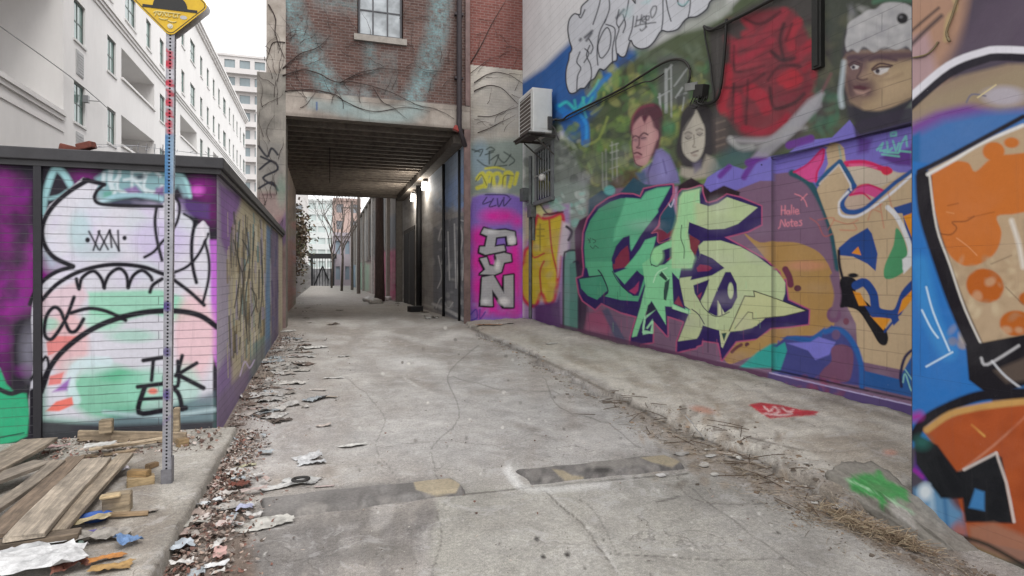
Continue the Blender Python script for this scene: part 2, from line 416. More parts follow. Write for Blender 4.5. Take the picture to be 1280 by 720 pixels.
    for q in ([(955, 508), (962, 514), (968, 508)], [(970, 509), (974, 515), (966, 517)], [(978, 510), (985, 515), (992, 512)], [(955, 517), (975, 519), (990, 517)]):
        p.s(q, 2.2, '#e9c9c9', 1, .85)
    p.e((878, 512), (14, 4), '#c98c74', 4, .7, .2).e((1112, 566), (9, 4), '#cc8d7c', 3, .6)
    p.e((880, 580), (5, 3), '#e5e2de', 1)
    # gutter: dark damp dirt
    p.s([(350, 418), (320, 470), (290, 530), (282, 560)], 30, '#84756c', 18, .6)
    p.f([(282, 555), (300, 600), (310, 660), (330, 760), (180, 760), (235, 640), (270, 570)], '#796a60', 14, .85)
    m, nt, b = newmat('weathered_concrete_ground')
    at = N(nt, 'ShaderNodeAttribute', attribute_name='Col'); tc = N(nt, 'ShaderNodeTexCoord'); v = tc.outputs['Object']
    n0 = noise_n(nt, v, .9, 7, .65, .4); n1 = noise_n(nt, v, 5, 8, .72, .3); n2 = noise_n(nt, v, 42, 6, .75); n3 = noise_n(nt, v, 170, 3, .7)
    def mul(c, f, lo, hi, a, bb): return mixc(nt, 1.0, c, ramp(nt, f, lo, hi, (a, a, a, 1), (bb, bb, bb*.99, 1)), 'MULTIPLY')
    c = mul(at.outputs['Color'], n0, .3, .7, .84, 1.08)
    c = mul(c, n1, .36, .64, .84, 1.08)
    c = mul(c, n2, .36, .64, .74, 1.16)
    c = mul(c, n3, .35, .65, .66, 1.26)
    # pale scuffs and dark spots
    c = mixc(nt, mth(nt, 'MULTIPLY', ramp(nt, noise_n(nt, v, 3.2, 9, .78, 1.2), .54, .60), .26), c, (.52, .51, .505))
    c = mixc(nt, mth(nt, 'MULTIPLY', ramp(nt, noise_n(nt, v, 8.5, 9, .8, .8), .60, .66), .4), c, (.14, .125, .11))
    c = mixc(nt, mth(nt, 'MULTIPLY', ramp(nt, noise_n(nt, v, 30, 4, .8), .68, .71), .55), c, (.58, .57, .55))
    vo = N(nt, 'ShaderNodeTexVoronoi', feature='DISTANCE_TO_EDGE'); vo.inputs['Scale'].default_value = .75
    dv = N(nt, 'ShaderNodeTexNoise'); dv.inputs['Scale'].default_value = 2.5; dv.inputs['Detail'].default_value = 6; nt.links.new(v, dv.inputs[0])
    av = N(nt, 'ShaderNodeVectorMath', operation='ADD'); nt.links.new(v, av.inputs[0]); sv = N(nt, 'ShaderNodeVectorMath', operation='SCALE'); sv.inputs['Scale'].default_value = .8
    nt.links.new(dv.outputs['Color'], sv.inputs[0]); nt.links.new(sv.outputs[0], av.inputs[1]); nt.links.new(av.outputs[0], vo.inputs['Vector'])
    ck = mth(nt, 'MULTIPLY', ramp(nt, vo.outputs['Distance'], .0, .006, (1, 1, 1, 1), (0, 0, 0, 1)), ramp(nt, n0, .48, .56))
    c = mixc(nt, mth(nt, 'MULTIPLY', ck, .5), c, (.1, .09, .08))
    nt.links.new(c, b.inputs['Base Color'])
    rr = N(nt, 'ShaderNodeMapRange'); nt.links.new(n1, rr.inputs[0]); rr.inputs[3].default_value = .72; rr.inputs[4].default_value = .95
    nt.links.new(rr.outputs[0], b.inputs['Roughness']); b.inputs['Specular IOR Level'].default_value = .3
    h = mth(nt, 'ADD', mth(nt, 'MULTIPLY', n1, 1.2), mth(nt, 'ADD', mth(nt, 'MULTIPLY', n2, .5), mth(nt, 'MULTIPLY', n3, .25)))
    h = mth(nt, 'SUBTRACT', h, mth(nt, 'MULTIPLY', ck, .6)); bump(nt, b, h, .55, .015)
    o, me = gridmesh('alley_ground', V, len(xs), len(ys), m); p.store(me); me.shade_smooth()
    tag(o, 'worn grey concrete alley surface with a raised crumbling apron along the mural wall', kind='structure')
    s = MB(); s.add([(-600, -300, -.3), (600, -300, -.3), (600, 900, -.3), (-600, 900, -.3)], [(0, 1, 2, 3)])
    tag(s.build('ground', pm('far_ground', '#8f8b86', .9, .2, .2)), kind='structure')
build_ground()

# ---------- generic painted wall panels ----------
def px_cols(f, a, b, step):
    """parameter values between a and b with even spacing on f"""
    u = np.linspace(a, b, 4000); p = np.array([f(x) for x in u]); L = np.concatenate([[0], np.cumsum(np.abs(np.diff(p)))])
    n = max(3, int(L[-1]/step)); return np.interp(np.linspace(0, L[-1], n), L, u)
def wall(axis, c, u0, u1, zb, zt, step=1.0, extra=(), ymin=-25, relief=None):
    pt = (lambda u, z: (c, u, z)) if axis == 'x' else (lambda u, z: (u, c, z))
    us = px_cols(lambda u: project(pt(u, 1.6))[0], u0, u1, step)
    us = np.array(sorted(set(list(us)+list(extra))))
    def zv(u):
        x, y, _ = pt(u, 0); t = max(.5, SN*x+CS*y); return CH+(HYP-ymin)/FPX*t
    zvis = np.array([min(zt-.001, zv(u)) for u in us])
    def pyz(u, z): return project(pt(u, z))[1]
    rows = int(max(min(900, abs(pyz(u, zb)-pyz(u, z))) for u, z in zip(us, zvis) if min(extra, default=-99) == -99 or u not in extra)/step)+2
    f = np.linspace(0, 1, rows); Z = zb+(zvis[:, None]-zb)*f
    Z = np.concatenate([Z, np.full((len(us), 1), zt)], 1); U = np.repeat(us[:, None], Z.shape[1], 1)
    V = np.stack([np.full_like(U, c), U, Z], -1) if axis == 'x' else np.stack([U, np.full_like(U, c), Z], -1)
    if relief is not None: V = relief(V)
    return V
def wallobj(name, V, p, m, parent):
    o, me = gridmesh(name, V, V.shape[0], V.shape[1], m, parent); p.store(me); return o
K = '#1c1a24'
# ===== long mural wall =====
def mural():
    Xw = 5.65; Y0 = 3.2; Y1 = 16.68
    def relief(V):
        y, z = V[..., 1], V[..., 2]
        r = (y < 6.41) & (z < 3.14) & (z > .33); V[..., 0] += .07*r
        V[..., 0] -= .03*((z < .31) & (y < 6.43))
        V[..., 0] += .012*(y < 7.55)*(~r)*(z > .33)*(y > 6.41)
        return V
    V = wall('x', Xw, Y0, Y1, -.2, 10.5, .95, relief=relief)
    p = Paint(V.reshape(-1, 3), '#dad9da', k=1.12)
    # blue field top left, white above stays
    p.f([(650, 104), (680, 84), (715, 50), (770, 60), (800, 60), (790, 120), (745, 200), (720, 190), (700, 160), (650, 150)], '#3561a0', 8)
    p.f([(655, 120), (700, 110), (700, 160), (655, 170)], '#3d6cab', 8, .6)
    # foliage field
    p.f([(720, 175), (752, 130), (770, 92), (800, 66), (850, 38), (900, 20), (950, -30), (1160, -30), (1160, 180), (960, 200), (880, 240), (700, 300), (690, 190)], '#566049', 10)
    p.dabs((735, 80, 880, 225), ['#7d9a50', '#a3a85f', '#3f4d38', '#5f8f55', '#8a8a4f', '#4b5d3f', '#b0b070', '#49463c'], 330, (3, 12), 3, .6, 31)
    p.dabs((690, 150, 800, 270), ['#6f8a50', '#4a5248', '#556b45', '#3c4540', '#8a9a60', '#78857a'], 260, (2.5, 9), 3, .6, 32)
    p.dabs((800, 60, 890, 130), ['#5e6a58', '#6f7a66', '#4d7d58', '#495044'], 80, (4, 12), 4, .6, 33)
    p.t(655, 80, 4.5)
    for pts, w, c, a in (([(190, 240), (260, 280), (330, 230), (390, 180)], 40, '#2b7fc6', .8), ([(200, 235), (240, 215), (280, 250)], 16, '#3fc4c4', .9), ([(285, 205), (300, 260), (340, 190)], 12, '#49c6b8', .8),
                         ([(330, 190), (350, 240), (400, 160)], 10, '#58cbb4', .8), ([(240, 290), (300, 300), (340, 340), (345, 440)], 50, '#2a74c8', .85), ([(320, 290), (350, 340), (350, 420)], 18, '#3f9be0', .8),
                         ([(390, 170), (430, 110), (480, 60)], 26, '#2f7fd0', .7), ([(360, 180), (400, 130), (420, 90)], 8, '#6fd0c0', .8), ([(330, 240), (350, 300)], 10, '#66cfc6', .7),
                         ([(340, 460), (420, 420), (470, 300)], 12, '#9aa85a', .7), ([(380, 280), (440, 230), (450, 160)], 14, '#a9b566', .6), ([(360, 560), (380, 610)], 12, '#9fc07a', .6)):
        p.s(pts, w, c, 3, a)
    for x, y0, y1 in ((255, 500, 700), (270, 510, 690), (310, 610, 720), (330, 620, 720), (440, 500, 700), (460, 480, 690), (495, 440, 650), (520, 450, 660)): p.s([(x, y0), (x+4, y1)], 8, '#a7aaa6', 2, .55)
    for y in (460, 500, 540, 590): p.s([(485, y), (530, y-14)], 6, '#b5b8b2', 2, .55)
    p.f([(500, 650), (580, 600), (640, 590), (650, 720), (480, 720)], '#5a3c34', 4, .6)
    # grey block facade painted in the middle distance
    p.t(660, 0, 4.923)
    p.f([(800, 360), (880, 330), (990, 380), (985, 640), (800, 640)], '#60635f', 6, .9)
    for a, b, w in (((850, 430), (850, 690), 20), ((880, 400), (882, 720), 10), ((810, 580), (815, 680), 14), ((800, 600), (870, 560), 8), ((850, 440), (885, 400), 10), ((900, 530), (980, 420), 8), ((910, 600), (950, 540), 10), ((930, 590), (975, 570), 8), ((960, 600), (950, 680), 8), ((850, 490), (880, 480), 6)):
        p.s([a, b], w, '#a9adac', 2, .85)
    p.f([(915, 600), (960, 560), (950, 640), (920, 660)], '#4b4e4c', 3, .8)
    # grey haze band under the throw-up
    p.f([(640, 310), (800, 230), (940, 180), (1080, 150), (1240, 60), (1240, -60), (1000, -60), (700, 200)], '#92968e', 14, .9)
    p.f([(950, 180), (1100, 110), (1240, 20), (1240, 70), (1100, 160), (940, 200)], '#a9ada5', 10, .7)
    # silver throw-up
    sil = [(255, 330), (270, 300), (255, 250), (245, 180), (255, 120), (285, 85), (320, 90), (330, 40), (370, 0), (420, -60), (640, -60), (660, 20), (690, -40), (1240, -60), (1130, 0), (1100, 55), (1040, 100), (990, 108), (960, 130), (920, 180), (860, 195), (820, 190), (780, 250), (740, 290), (690, 300), (650, 280), (630, 250), (600, 340), (570, 348), (550, 330), (545, 370), (515, 385), (470, 430), (440, 425), (410, 480), (380, 500), (350, 540), (320, 545), (290, 570), (255, 570), (235, 510), (235, 430), (250, 370)]
    p.f([(x+9, y+9) for x, y in sil], '#55585f', 6, .8, sm=True, k=3)
    p.f(sil, '#c8cad0', 1, 1, sm=True, k=3)
    p.s(sil+[sil[0]], 8, '#2c2e36', 1)
    for q in ([(300, 560), (305, 470), (325, 420), (300, 380), (320, 320)], [(310, 90), (325, 110), (350, 60)], [(370, 540), (390, 470), (385, 400), (360, 340), (380, 280)], [(345, 385), (375, 330), (350, 300)], [(375, 240), (400, 290), (385, 330)],
              [(430, 400), (425, 320), (440, 200), (480, 120)], [(440, 350), (430, 280), (460, 200), (490, 170), (510, 220), (500, 300), (460, 355), (440, 350)], [(400, 150), (430, 60), (445, 0)], [(470, 140), (500, 60), (500, 0)], [(520, 390), (520, 300), (535, 220), (530, 170), (480, 150)],
              [(545, 330), (540, 250), (560, 180), (545, 140), (560, 60)], [(560, 170), (600, 100), (620, 0)], [(630, 250), (620, 240), (640, 180), (650, 100)], [(820, 190), (830, 120), (830, 0)], [(880, 130), (860, 60), (850, 0)], [(920, 0), (930, 30), (960, 38), (990, 0)], [(985, 108), (995, 60), (1000, 0)],
              [(585, 90), (600, 150), (585, 200)]):
        p.s(q, 7.5, '#34363f', 1.2, .95)
    for q in ([(325, 240), (320, 248)], [(350, 230), (395, 190)], [(360, 250), (390, 205)], [(545, 110), (590, 60)]): p.s(q, 12, '#3c3f49', 3)
    p.f([(575, 70), (640, 40), (630, 110), (590, 100)], '#a6c2c4', 10, .6).f([(700, 20), (760, -10), (740, 20)], '#a6cfd0', 6, .7); p.s([(925, 20), (955, 32), (985, 10)], 8, '#8fc4c6', 3, .8)
    # small black tag on it: "Hepo"
    for q in ([(672, 100), (662, 160)], [(700, 92), (690, 145)], [(668, 128), (698, 118)], [(706, 128), (722, 112), (712, 100), (702, 130), (722, 136)], [(728, 100), (724, 165)], [(728, 100), (746, 100), (740, 122), (728, 122)], [(770, 40), (755, 70), (762, 110), (785, 80), (790, 40), (770, 40)], [(655, 165), (700, 150), (785, 138)], [(690, 180), (700, 190), (730, 165)]):
        p.s(q, 6, '#33353b', 2)
    # ---- right upper dark ground, the red coat and the boy
    p.t()
    p.f([(935, -30), (1150, -30), (1150, 175), (1060, 175), (1020, 160), (1010, 60), (960, 20)], '#4a4e46', 10)
    p.f([(885, 40), (940, 5), (1010, -10), (1040, 60), (1030, 150), (960, 200), (890, 190)], '#4c4947', 8)
    p.dabs((1010, 20, 1070, 170), ['#5d6150', '#3f4540', '#55594c', '#676652'], 70, (5, 14), 5, .6, 40)
    p.dabs((1010, 110, 1050, 165), ['#4a7a60', '#3f5f50', '#58806a'], 26, (4, 10), 4, .5, 41)
    p.t(880, 0, 4)
    p.f([(150, 230), (215, 160), (200, 90), (260, 60), (400, 40), (460, 70), (520, 180), (556, 260), (560, 370), (540, 470), (470, 560), (400, 640), (330, 690), (200, 680), (130, 600), (70, 540), (75, 460), (110, 420), (120, 320)], '#7d3a42', 8, .95, sm=True)
    for q, w, c in (([(200, 100), (240, 150), (200, 170)], 34, '#9c3a45'), ([(400, 60), (350, 130), (260, 200), (170, 220)], 46, '#983c47'), ([(150, 210), (160, 300), (260, 260), (340, 200)], 34, '#a23948'), ([(470, 110), (430, 180), (440, 240)], 46, '#a63a45'), ([(540, 220), (480, 270), (470, 290)], 50, '#a33643'),
                    ([(160, 340), (260, 310), (330, 280)], 30, '#96404a'), ([(120, 340), (120, 420), (90, 520), (100, 560)], 42, '#aa3340'), ([(165, 480), (175, 600)], 40, '#a73344'), ([(230, 450), (280, 480), (310, 540)], 70, '#a63442'), ([(390, 400), (440, 370), (470, 400), (420, 420)], 50, '#b03640'),
                    ([(200, 640), (290, 660), (380, 620), (420, 580)], 34, '#9c3040'), ([(160, 400), (240, 380), (300, 340)], 24, '#8e3b46'), ([(390, 490), (480, 480), (520, 430)], 34, '#7d3540'), ([(500, 350), (540, 320), (550, 380)], 30, '#96323d')):
        p.s(q, w, c, 5, .85)
    for q, w in (([(150, 230), (150, 330), (170, 360), (300, 330)], 9), ([(220, 400), (210, 620)], 9), ([(150, 420), (140, 600)], 10), ([(340, 260), (390, 300), (450, 290)], 22), ([(400, 120), (380, 200), (400, 300)], 16), ([(330, 440), (350, 540), (440, 520), (500, 470)], 16), ([(200, 90), (280, 120), (380, 60)], 12), ([(440, 120), (410, 200)], 10), ([(320, 400), (380, 330), (480, 330)], 12), ([(110, 440), (200, 430), (300, 370)], 10)):
        p.s(q, w, '#3f2c30', 4, .85)
    p.dabs((110, 80, 540, 660), ['#5c333b', '#4d3a3e', '#a43c46', '#6e3a42'], 90, (8, 30), 8, .35, 45)
    for k in range(7): p.s([(130, 200+66*k), (330, 160+66*k), (540, 96+66*k)], 5, '#3b2c2f', 4, .45)
    # boy in the white fur hat
    p.f([(705, 150), (690, 260), (700, 400), (720, 600), (1040, 640), (1060, 540), (1060, 100)], '#423f48', 6, .9)
    p.f([(712, 270), (705, 380), (712, 450), (740, 520), (800, 550), (880, 555), (960, 530), (1055, 470), (1055, 270), (900, 250)], '#a08a72', 4, 1, sm=True)
    p.f([(712, 260), (708, 420), (730, 500), (780, 540), (840, 470), (850, 420), (800, 380), (830, 300), (1055, 300), (1055, 250)], '#6b5358', 9, .8)
    p.f([(860, 380), (960, 330), (1050, 300), (1050, 460), (960, 510), (860, 540), (800, 540), (870, 470)], '#b09a7c', 12, .9)
    p.e((835, 440), (45, 45), '#5c464d', 18, .7).e((800, 380), (30, 24), '#a48c78', 8, .9).e((760, 350), (45, 40), '#7b6260', 10, .6)
    p.f([(732, 334), (750, 322), (776, 330), (768, 344), (742, 348)], '#c9c4c4', 2).e((747, 336), (9, 9), '#3a3440', 2); p.s([(728, 332), (748, 319), (780, 328)], 6, '#3f2d36', 2)
    p.f([(848, 356), (880, 340), (928, 338), (916, 358), (884, 374), (858, 370)], '#cdc9c9', 2).e((868, 356), (11, 12), '#3a3440', 2); p.s([(842, 352), (878, 335), (932, 334)], 8, '#3f2d36', 2); p.s([(850, 374), (885, 384), (920, 368)], 5, '#7a5f5a', 4, .8)
    p.s([(725, 325), (750, 308), (780, 318)], 8, '#4a343c', 2).s([(840, 345), (880, 318), (940, 328)], 9, '#4a343c', 2)
    p.s([(722, 290), (760, 285), (790, 300)], 12, '#54404a', 4).s([(830, 300), (880, 285), (960, 300)], 13, '#54404a', 4)
    p.s([(790, 320), (780, 360), (765, 388), (790, 400), (815, 395)], 7, '#4f3b41', 3)
    p.f([(745, 430), (780, 425), (835, 440), (800, 452), (750, 445)], '#5b3a42', 3).f([(750, 450), (800, 456), (830, 448), (800, 475), (765, 470)], '#a98a80', 4)
    p.f([(705, 280), (760, 270), (860, 268), (960, 262), (1055, 262), (1055, 292), (960, 300), (860, 300), (720, 310)], '#584650', 8, .75); p.f([(712, 380), (740, 420), (740, 500), (718, 470)], '#4f3d44', 8, .8); p.e((930, 430), (70, 50), '#b89f80', 20, .6).e((800, 510), (50, 20), '#a08a70', 10, .7)
    p.s([(880, 400), (930, 395), (990, 370)], 8, '#8a7460', 6, .6)
    p.f([(740, 520), (800, 555), (880, 560), (960, 535), (1055, 480), (1055, 600), (980, 620), (760, 640)], '#3b3a42', 6, 1)
    hat = [(715, 255), (706, 210), (715, 160), (720, 120), (750, 95), (790, 70), (820, 50), (860, 45), (890, 20), (930, 10), (990, 14), (1030, 30), (1050, 60), (1050, 250), (1010, 230), (960, 250), (900, 232), (850, 262), (800, 232), (770, 262), (740, 245)]
    p.f(hat, '#b4b3b4', 3, 1, sm=True)
    for q in ([(740, 180), (800, 190), (860, 170), (930, 185), (1000, 160)], [(760, 130), (830, 120), (900, 130), (970, 110)], [(740, 230), (800, 215), (870, 232), (950, 215), (1010, 225)], [(840, 70), (900, 80), (960, 60)]): p.s(q, 16, '#8e8d92', 10, .6)
    p.dabs((725, 40, 1040, 240), ['#cfcecd', '#c3c2c2', '#94939a'], 60, (8, 22), 7, .5, 44)
    p.e((992, 92), (28, 27), '#2d2c2e', 3).e((985, 85), (7, 6), '#77767a', 3)
    p.s([(700, 310), (690, 400), (682, 470), (690, 530)], 20, '#b9c4ca', 5, .9, w2=24)
    p.s([(850, 10), (920, -4), (1050, 2)], 16, '#55866a', 6, .8)
    p.f([(1000, 560), (1050, 500), (1050, 600), (980, 610)], '#8e9d90', 6, .6)
    # dark slot window in the wall is real; white plume
    p.s([(130, 700), (260, 706), (360, 690), (420, 640)], 26, '#aba8ac', 8, .85); p.f([(380, 690), (430, 600), (520, 500), (590, 455), (600, 470), (560, 540), (480, 640), (400, 710)], '#a9a8ae', 6, .85)
    p.s([(590, 460), (610, 420), (635, 370)], 8, '#8a5560', 5, .7)
    p.t()
    # ---- two faces
    p.t(760, 100, 4.8)
    p.f([(140, 330), (138, 250), (170, 180), (220, 145), (280, 140), (320, 170), (335, 240), (320, 330), (300, 420), (250, 460)], '#5a3a44', 4, 1, sm=True)
    p.s([(150, 300), (150, 220), (200, 165), (270, 150)], 10, '#8c3f52', 4, .7)
    p.f([(145, 340), (150, 280), (175, 240), (205, 215), (215, 245), (245, 215), (262, 240), (270, 280), (290, 300), (298, 340), (285, 380), (262, 440), (235, 500), (200, 515), (165, 500), (155, 460), (145, 400)], '#b48788', 3, 1, sm=True)
    p.f([(215, 300), (260, 260), (280, 320), (262, 420), (225, 500), (200, 480), (230, 400)], '#c7a09c', 10, .7)
    p.f([(200, 215), (220, 260), (240, 215)], '#5a3040', 3)
    p.s([(150, 345), (165, 335), (185, 345)], 8, '#4a2d3a', 2).s([(195, 335), (215, 318), (238, 328)], 9, '#4a2d3a', 2)
    p.e((166, 360), (13, 9), '#8f6d74', 3).e((212, 350), (17, 10), '#8f6d74', 3).s([(200, 350), (228, 345)], 4, '#3c2632', 1.5)
    p.s([(188, 340), (186, 390), (172, 405), (192, 408)], 7, '#54323e', 2).s([(158, 440), (178, 436), (200, 448)], 10, '#5a2e3c', 2).e((178, 462), (20, 8), '#98606a', 3)
    p.s([(150, 330), (144, 400), (156, 470), (170, 505), (205, 520)], 4, '#5a2f40', 1.5); p.e((293, 330), (10, 24), '#b98a8c', 3)
    p.f([(205, 540), (260, 500), (290, 420), (320, 410), (370, 450), (420, 560), (430, 620), (200, 640)], '#7b74a6', 4)
    p.f([(300, 450), (340, 470), (370, 540), (350, 600), (300, 600)], '#8f8ac0', 10, .8).s([(262, 500), (240, 560), (245, 620)], 8, '#4c456a', 3).s([(330, 480), (350, 560)], 6, '#5c558a', 3)
    p.f([(170, 560), (220, 545), (240, 600), (200, 630)], '#4a6080', 5)
    p.e((370, 290), (42, 50), '#3f7350', 8, .9).e((365, 280), (22, 26), '#6aa37a', 8, .6); p.dabs((320, 180, 420, 400), ['#4f6a4c', '#39473a', '#6a7258'], 30, (8, 20), 6, .5, 50)
    p.f([(430, 480), (405, 420), (425, 300), (440, 200), (480, 150), (540, 130), (600, 150), (640, 220), (650, 330), (660, 420), (600, 470), (560, 520), (480, 540)], '#3f3c3e', 5, 1, sm=True)
    p.f([(445, 400), (448, 330), (470, 270), (510, 215), (530, 180), (560, 240), (580, 290), (580, 380), (565, 440), (540, 480), (515, 492), (480, 470), (455, 440)], '#b9b3a6', 3, 1, sm=True)
    p.f([(450, 380), (460, 300), (500, 240), (500, 320), (470, 360), (480, 440)], '#98928a', 9, .6)
    p.s([(520, 180), (490, 240), (455, 300)], 8, '#4a4648', 3)
    for q in ([(465, 345), (480, 355), (500, 345)], [(535, 325), (550, 332), (566, 320)]): p.s(q, 5, '#3a3436', 1.5)
    p.s([(462, 322), (480, 312), (500, 320)], 6, '#67605c', 3).s([(530, 302), (550, 292), (568, 300)], 6, '#67605c', 3).e((482, 340), (18, 12), '#857d78', 4, .7).e((550, 320), (16, 12), '#857d78', 4, .7)
    p.s([(515, 330), (518, 380), (508, 400), (525, 403)], 5, '#7b736c', 2).s([(500, 440), (520, 432), (540, 425)], 7, '#5e4b4c', 2).e((520, 452), (14, 6), '#94827c', 3)
    p.f([(430, 570), (440, 520), (500, 530), (560, 520), (590, 450), (640, 470), (680, 530), (620, 580), (500, 600)], '#a39c90', 5).f([(510, 500), (560, 480), (560, 530), (520, 560)], '#6e6880', 5, .8)
    p.s([(600, 200), (640, 300), (640, 420)], 26, '#3c393b', 5)
    p.f([(630, 230), (700, 200), (730, 420), (640, 440)], '#5c5350', 8, .8)
    for y in (260, 310, 360, 400): p.s([(650, y), (700, y-16)], 7, '#8a7a70', 3, .6)
    p.s([(735, 350), (760, 385), (800, 405), (864, 400)], 22, '#b9b9b5', 5, .9)
    p.f([(610, 560), (640, 480), (740, 400), (870, 420), (870, 480), (640, 620)], '#47696c', 14, .7)
    p.t()
    # ---- lavender band and lower background
    p.f([(700, 450), (697, 330), (716, 260), (760, 236), (850, 232), (900, 228), (1010, 214), (1150, 190), (1150, 600), (650, 460)], '#7b6077', 3)
    p.f([(878, 236), (884, 222), (900, 212), (912, 206), (930, 212), (960, 196), (985, 192), (1004, 176), (1040, 172), (1062, 150), (1075, 168), (1145, 150), (1145, 214), (1080, 214), (1020, 208), (1006, 232), (975, 226), (950, 226), (915, 240), (903, 233), (895, 245)], '#7a72c2', 1.6)
    p.t(880, 0, 3)
    for q, w in (([(60, 660), (95, 625)], 20), ([(150, 665), (165, 640), (205, 580)], 22), ([(165, 610), (230, 585)], 26), ([(320, 545), (400, 520)], 30), ([(600, 560), (700, 545), (780, 560)], 40), ([(690, 590), (770, 600)], 36), ([(600, 545), (640, 530)], 30)): p.s(q, w, '#6a3590', 3, .9)
    p.f([(560, 470), (590, 450), (780, 400), (790, 470), (700, 500), (570, 520)], '#3f3a48', 4, .9)
    p.f([(180, 590), (220, 540), (300, 470), (420, 390), (440, 350), (440, 400), (360, 480), (270, 560), (240, 590)], '#9d9ca2', 5, .8).s([(95, 525), (150, 560), (260, 530), (300, 490), (380, 480)], 14, '#9f9e9e', 6, .7)
    p.t()
    for x, y, w in ((715, 240, 26), (745, 205, 22), (1200, 0, 0)):
        if w: p.e((x, y), (w, 14), '#667064', 8, .5)
    # teal lumps left of the letters
    p.f([(735, 290), (735, 250), (752, 238), (770, 246), (792, 222), (806, 230), (846, 235), (846, 270), (740, 300)], '#2f4f60', 2)
    p.e((762, 238), (7, 6), '#62b4b0', 3, .8)
    p.f([(838, 250), (848, 232), (864, 222), (880, 232), (888, 240), (905, 232), (925, 240), (920, 262), (850, 262)], '#33262e', 2).f([(852, 262), (880, 256), (930, 250), (920, 275)], '#7e4a5c', 3, .6)
    # grey zone between AC and letters
    p.f([(655, 170), (692, 168), (722, 200), (735, 240), (733, 300), (712, 330), (700, 300), (655, 290)], '#7d837f', 6, .85)
    p.dabs((655, 170, 735, 300), ['#575b58', '#9ba19a', '#6b746a', '#4b4f4c', '#a5aba4'], 120, (2, 7), 2, .6, 52)
    p.f([(655, 232), (735, 225), (733, 280), (700, 300), (655, 290)], '#93a19a', 8, .6); p.dabs((690, 240, 736, 285), ['#7fc6bb', '#b9d6cf', '#8fb7ad', '#c3cbc6'], 40, (2, 7), 2, .6, 53)
    p.f([(655, 260), (712, 255), (712, 415), (655, 405)], '#a888b8', 5, .9)
    p.f([(655, 265), (690, 260), (700, 300), (655, 300)], '#c9c98a', 6, .7)
    # yellow letters with red outline
    p.t(580, 180, 3)
    ye = [(225, 440), (230, 400), (250, 380), (262, 330), (275, 270), (300, 280), (330, 275), (365, 262), (372, 300), (360, 400), (350, 520), (335, 590), (310, 600), (290, 560), (270, 605), (240, 600), (215, 560), (208, 480)]
    p.f([(x-5, y) for x, y in ye], '#7b4f92', 10, .5); p.f(ye, '#cdb53c', 2, 1)
    p.s(ye+[ye[0]], 13, '#c8344a', 3, .95)
    p.dabs((230, 300, 350, 590), ['#d9c860', '#b9a04a', '#e2d06a', '#c08a3a', '#b7a98a'], 60, (5, 16), 4, .55, 54)
    for q in ([(258, 300), (255, 420), (300, 410)], [(320, 285), (330, 400), (355, 500)], [(290, 560), (285, 480), (300, 440)]): p.s(q, 6, '#b8353c', 2)
    for q in ([(270, 320), (300, 320)], [(275, 345), (300, 345)], [(285, 300), (285, 400)]): p.s(q, 4, '#8a7a3a', 2)
    p.f([(255, 230), (290, 220), (300, 260), (290, 275)], '#d6d48e', 3, .9).s([(285, 225), (320, 265), (365, 240), (300, 205), (285, 225)], 5, '#3a3f42', 2).f([(330, 205), (385, 240), (360, 255), (320, 240)], '#9cc0b0', 3, .8)
    p.s([(300, 265), (370, 255)], 7, '#6a2a38', 2)
    p.f([(368, 290), (395, 300), (390, 400), (375, 420), (362, 420), (352, 500), (350, 430)], '#d5ccd2', 4, .9)
    p.f([(262, 605), (345, 590), (360, 560), (368, 700), (265, 690)], '#59346a', 5, .95)
    p.s([(385, 310), (405, 330), (392, 360)], 10, K, 2)
    p.f([(371, 700), (375, 440), (385, 405), (410, 398), (430, 420), (430, 720)], '#6f9a92', 2).s([(372, 700), (374, 440), (386, 403), (415, 398)], 7, '#2b3437', 2)
    p.t()
    # ==== the big green/cream piece ====
    A, B, Cc, D = (715, 225, 6.545), (715, 330, 6.545), (840, 225, 6.545), (840, 340, 6.0)
    def T(t, pts): return [(t[0]+x/t[2], t[1]+y/t[2]) for x, y in pts]
    MA, PU, PK = '#4a2c44', '#33265c', '#b0557a'
    p.f(T(A, [(30, 720), (20, 420), (60, 330), (130, 290), (100, 380), (80, 560), (90, 720)]), MA, 2)
    p.s([(720, 330), (722, 400), (716, 440)], 9, '#30283a', 2)
    p.f(T(B, [(0, 0), (100, 0), (130, 300), (110, 600), (30, 560)]), '#3d3044', 4, .9)
    p.f([(712, 330), (719, 328), (722, 360), (722, 412), (712, 415)], '#5b8a80', 2)
    p.f([(735, 392), (752, 386), (768, 400), (760, 420), (730, 415)], '#9c5270', 6, .9).f([(752, 388), (760, 385), (790, 440), (775, 435)], '#4b5570', 3, .8)
    p.f([(930, 292), (950, 303), (975, 300), (1005, 306), (1030, 322), (1046, 362), (1043, 405), (1028, 428), (1010, 436), (975, 446), (940, 446), (912, 455), (905, 440), (925, 420), (960, 380), (960, 330)], '#ab8753', 1.6, 1, sm=True)
    p.e((1008, 332), (24, 6), '#c8876f', 5, .6)
    p.e((952, 200+6), 1, K)
    # drop shadows (purple) with pink outlines: silhouettes
    sC = T(A, [(100, 720), (88, 560), (95, 430), (130, 320), (200, 220), (300, 150), (400, 115), (500, 118), (560, 140), (590, 75), (700, 50), (825, 38), (820, 120), (790, 180), (720, 290), (700, 370), (650, 435), (700, 430), (705, 510), (840, 450), (845, 300), (870, 110), (900, 80), (960, 80), (1047, 50), (1100, 200), (1100, 720)])
    low = T(B, [(1100, 0), (1100, 400), (1060, 660), (870, 720), (860, 640), (920, 470), (780, 425), (780, 590), (665, 465), (660, 640), (560, 655), (540, 720), (470, 720), (480, 600), (530, 430), (400, 395), (240, 320), (190, 370), (90, 300), (60, 240), (40, 120), (90, 100)])
    S1 = sC+low
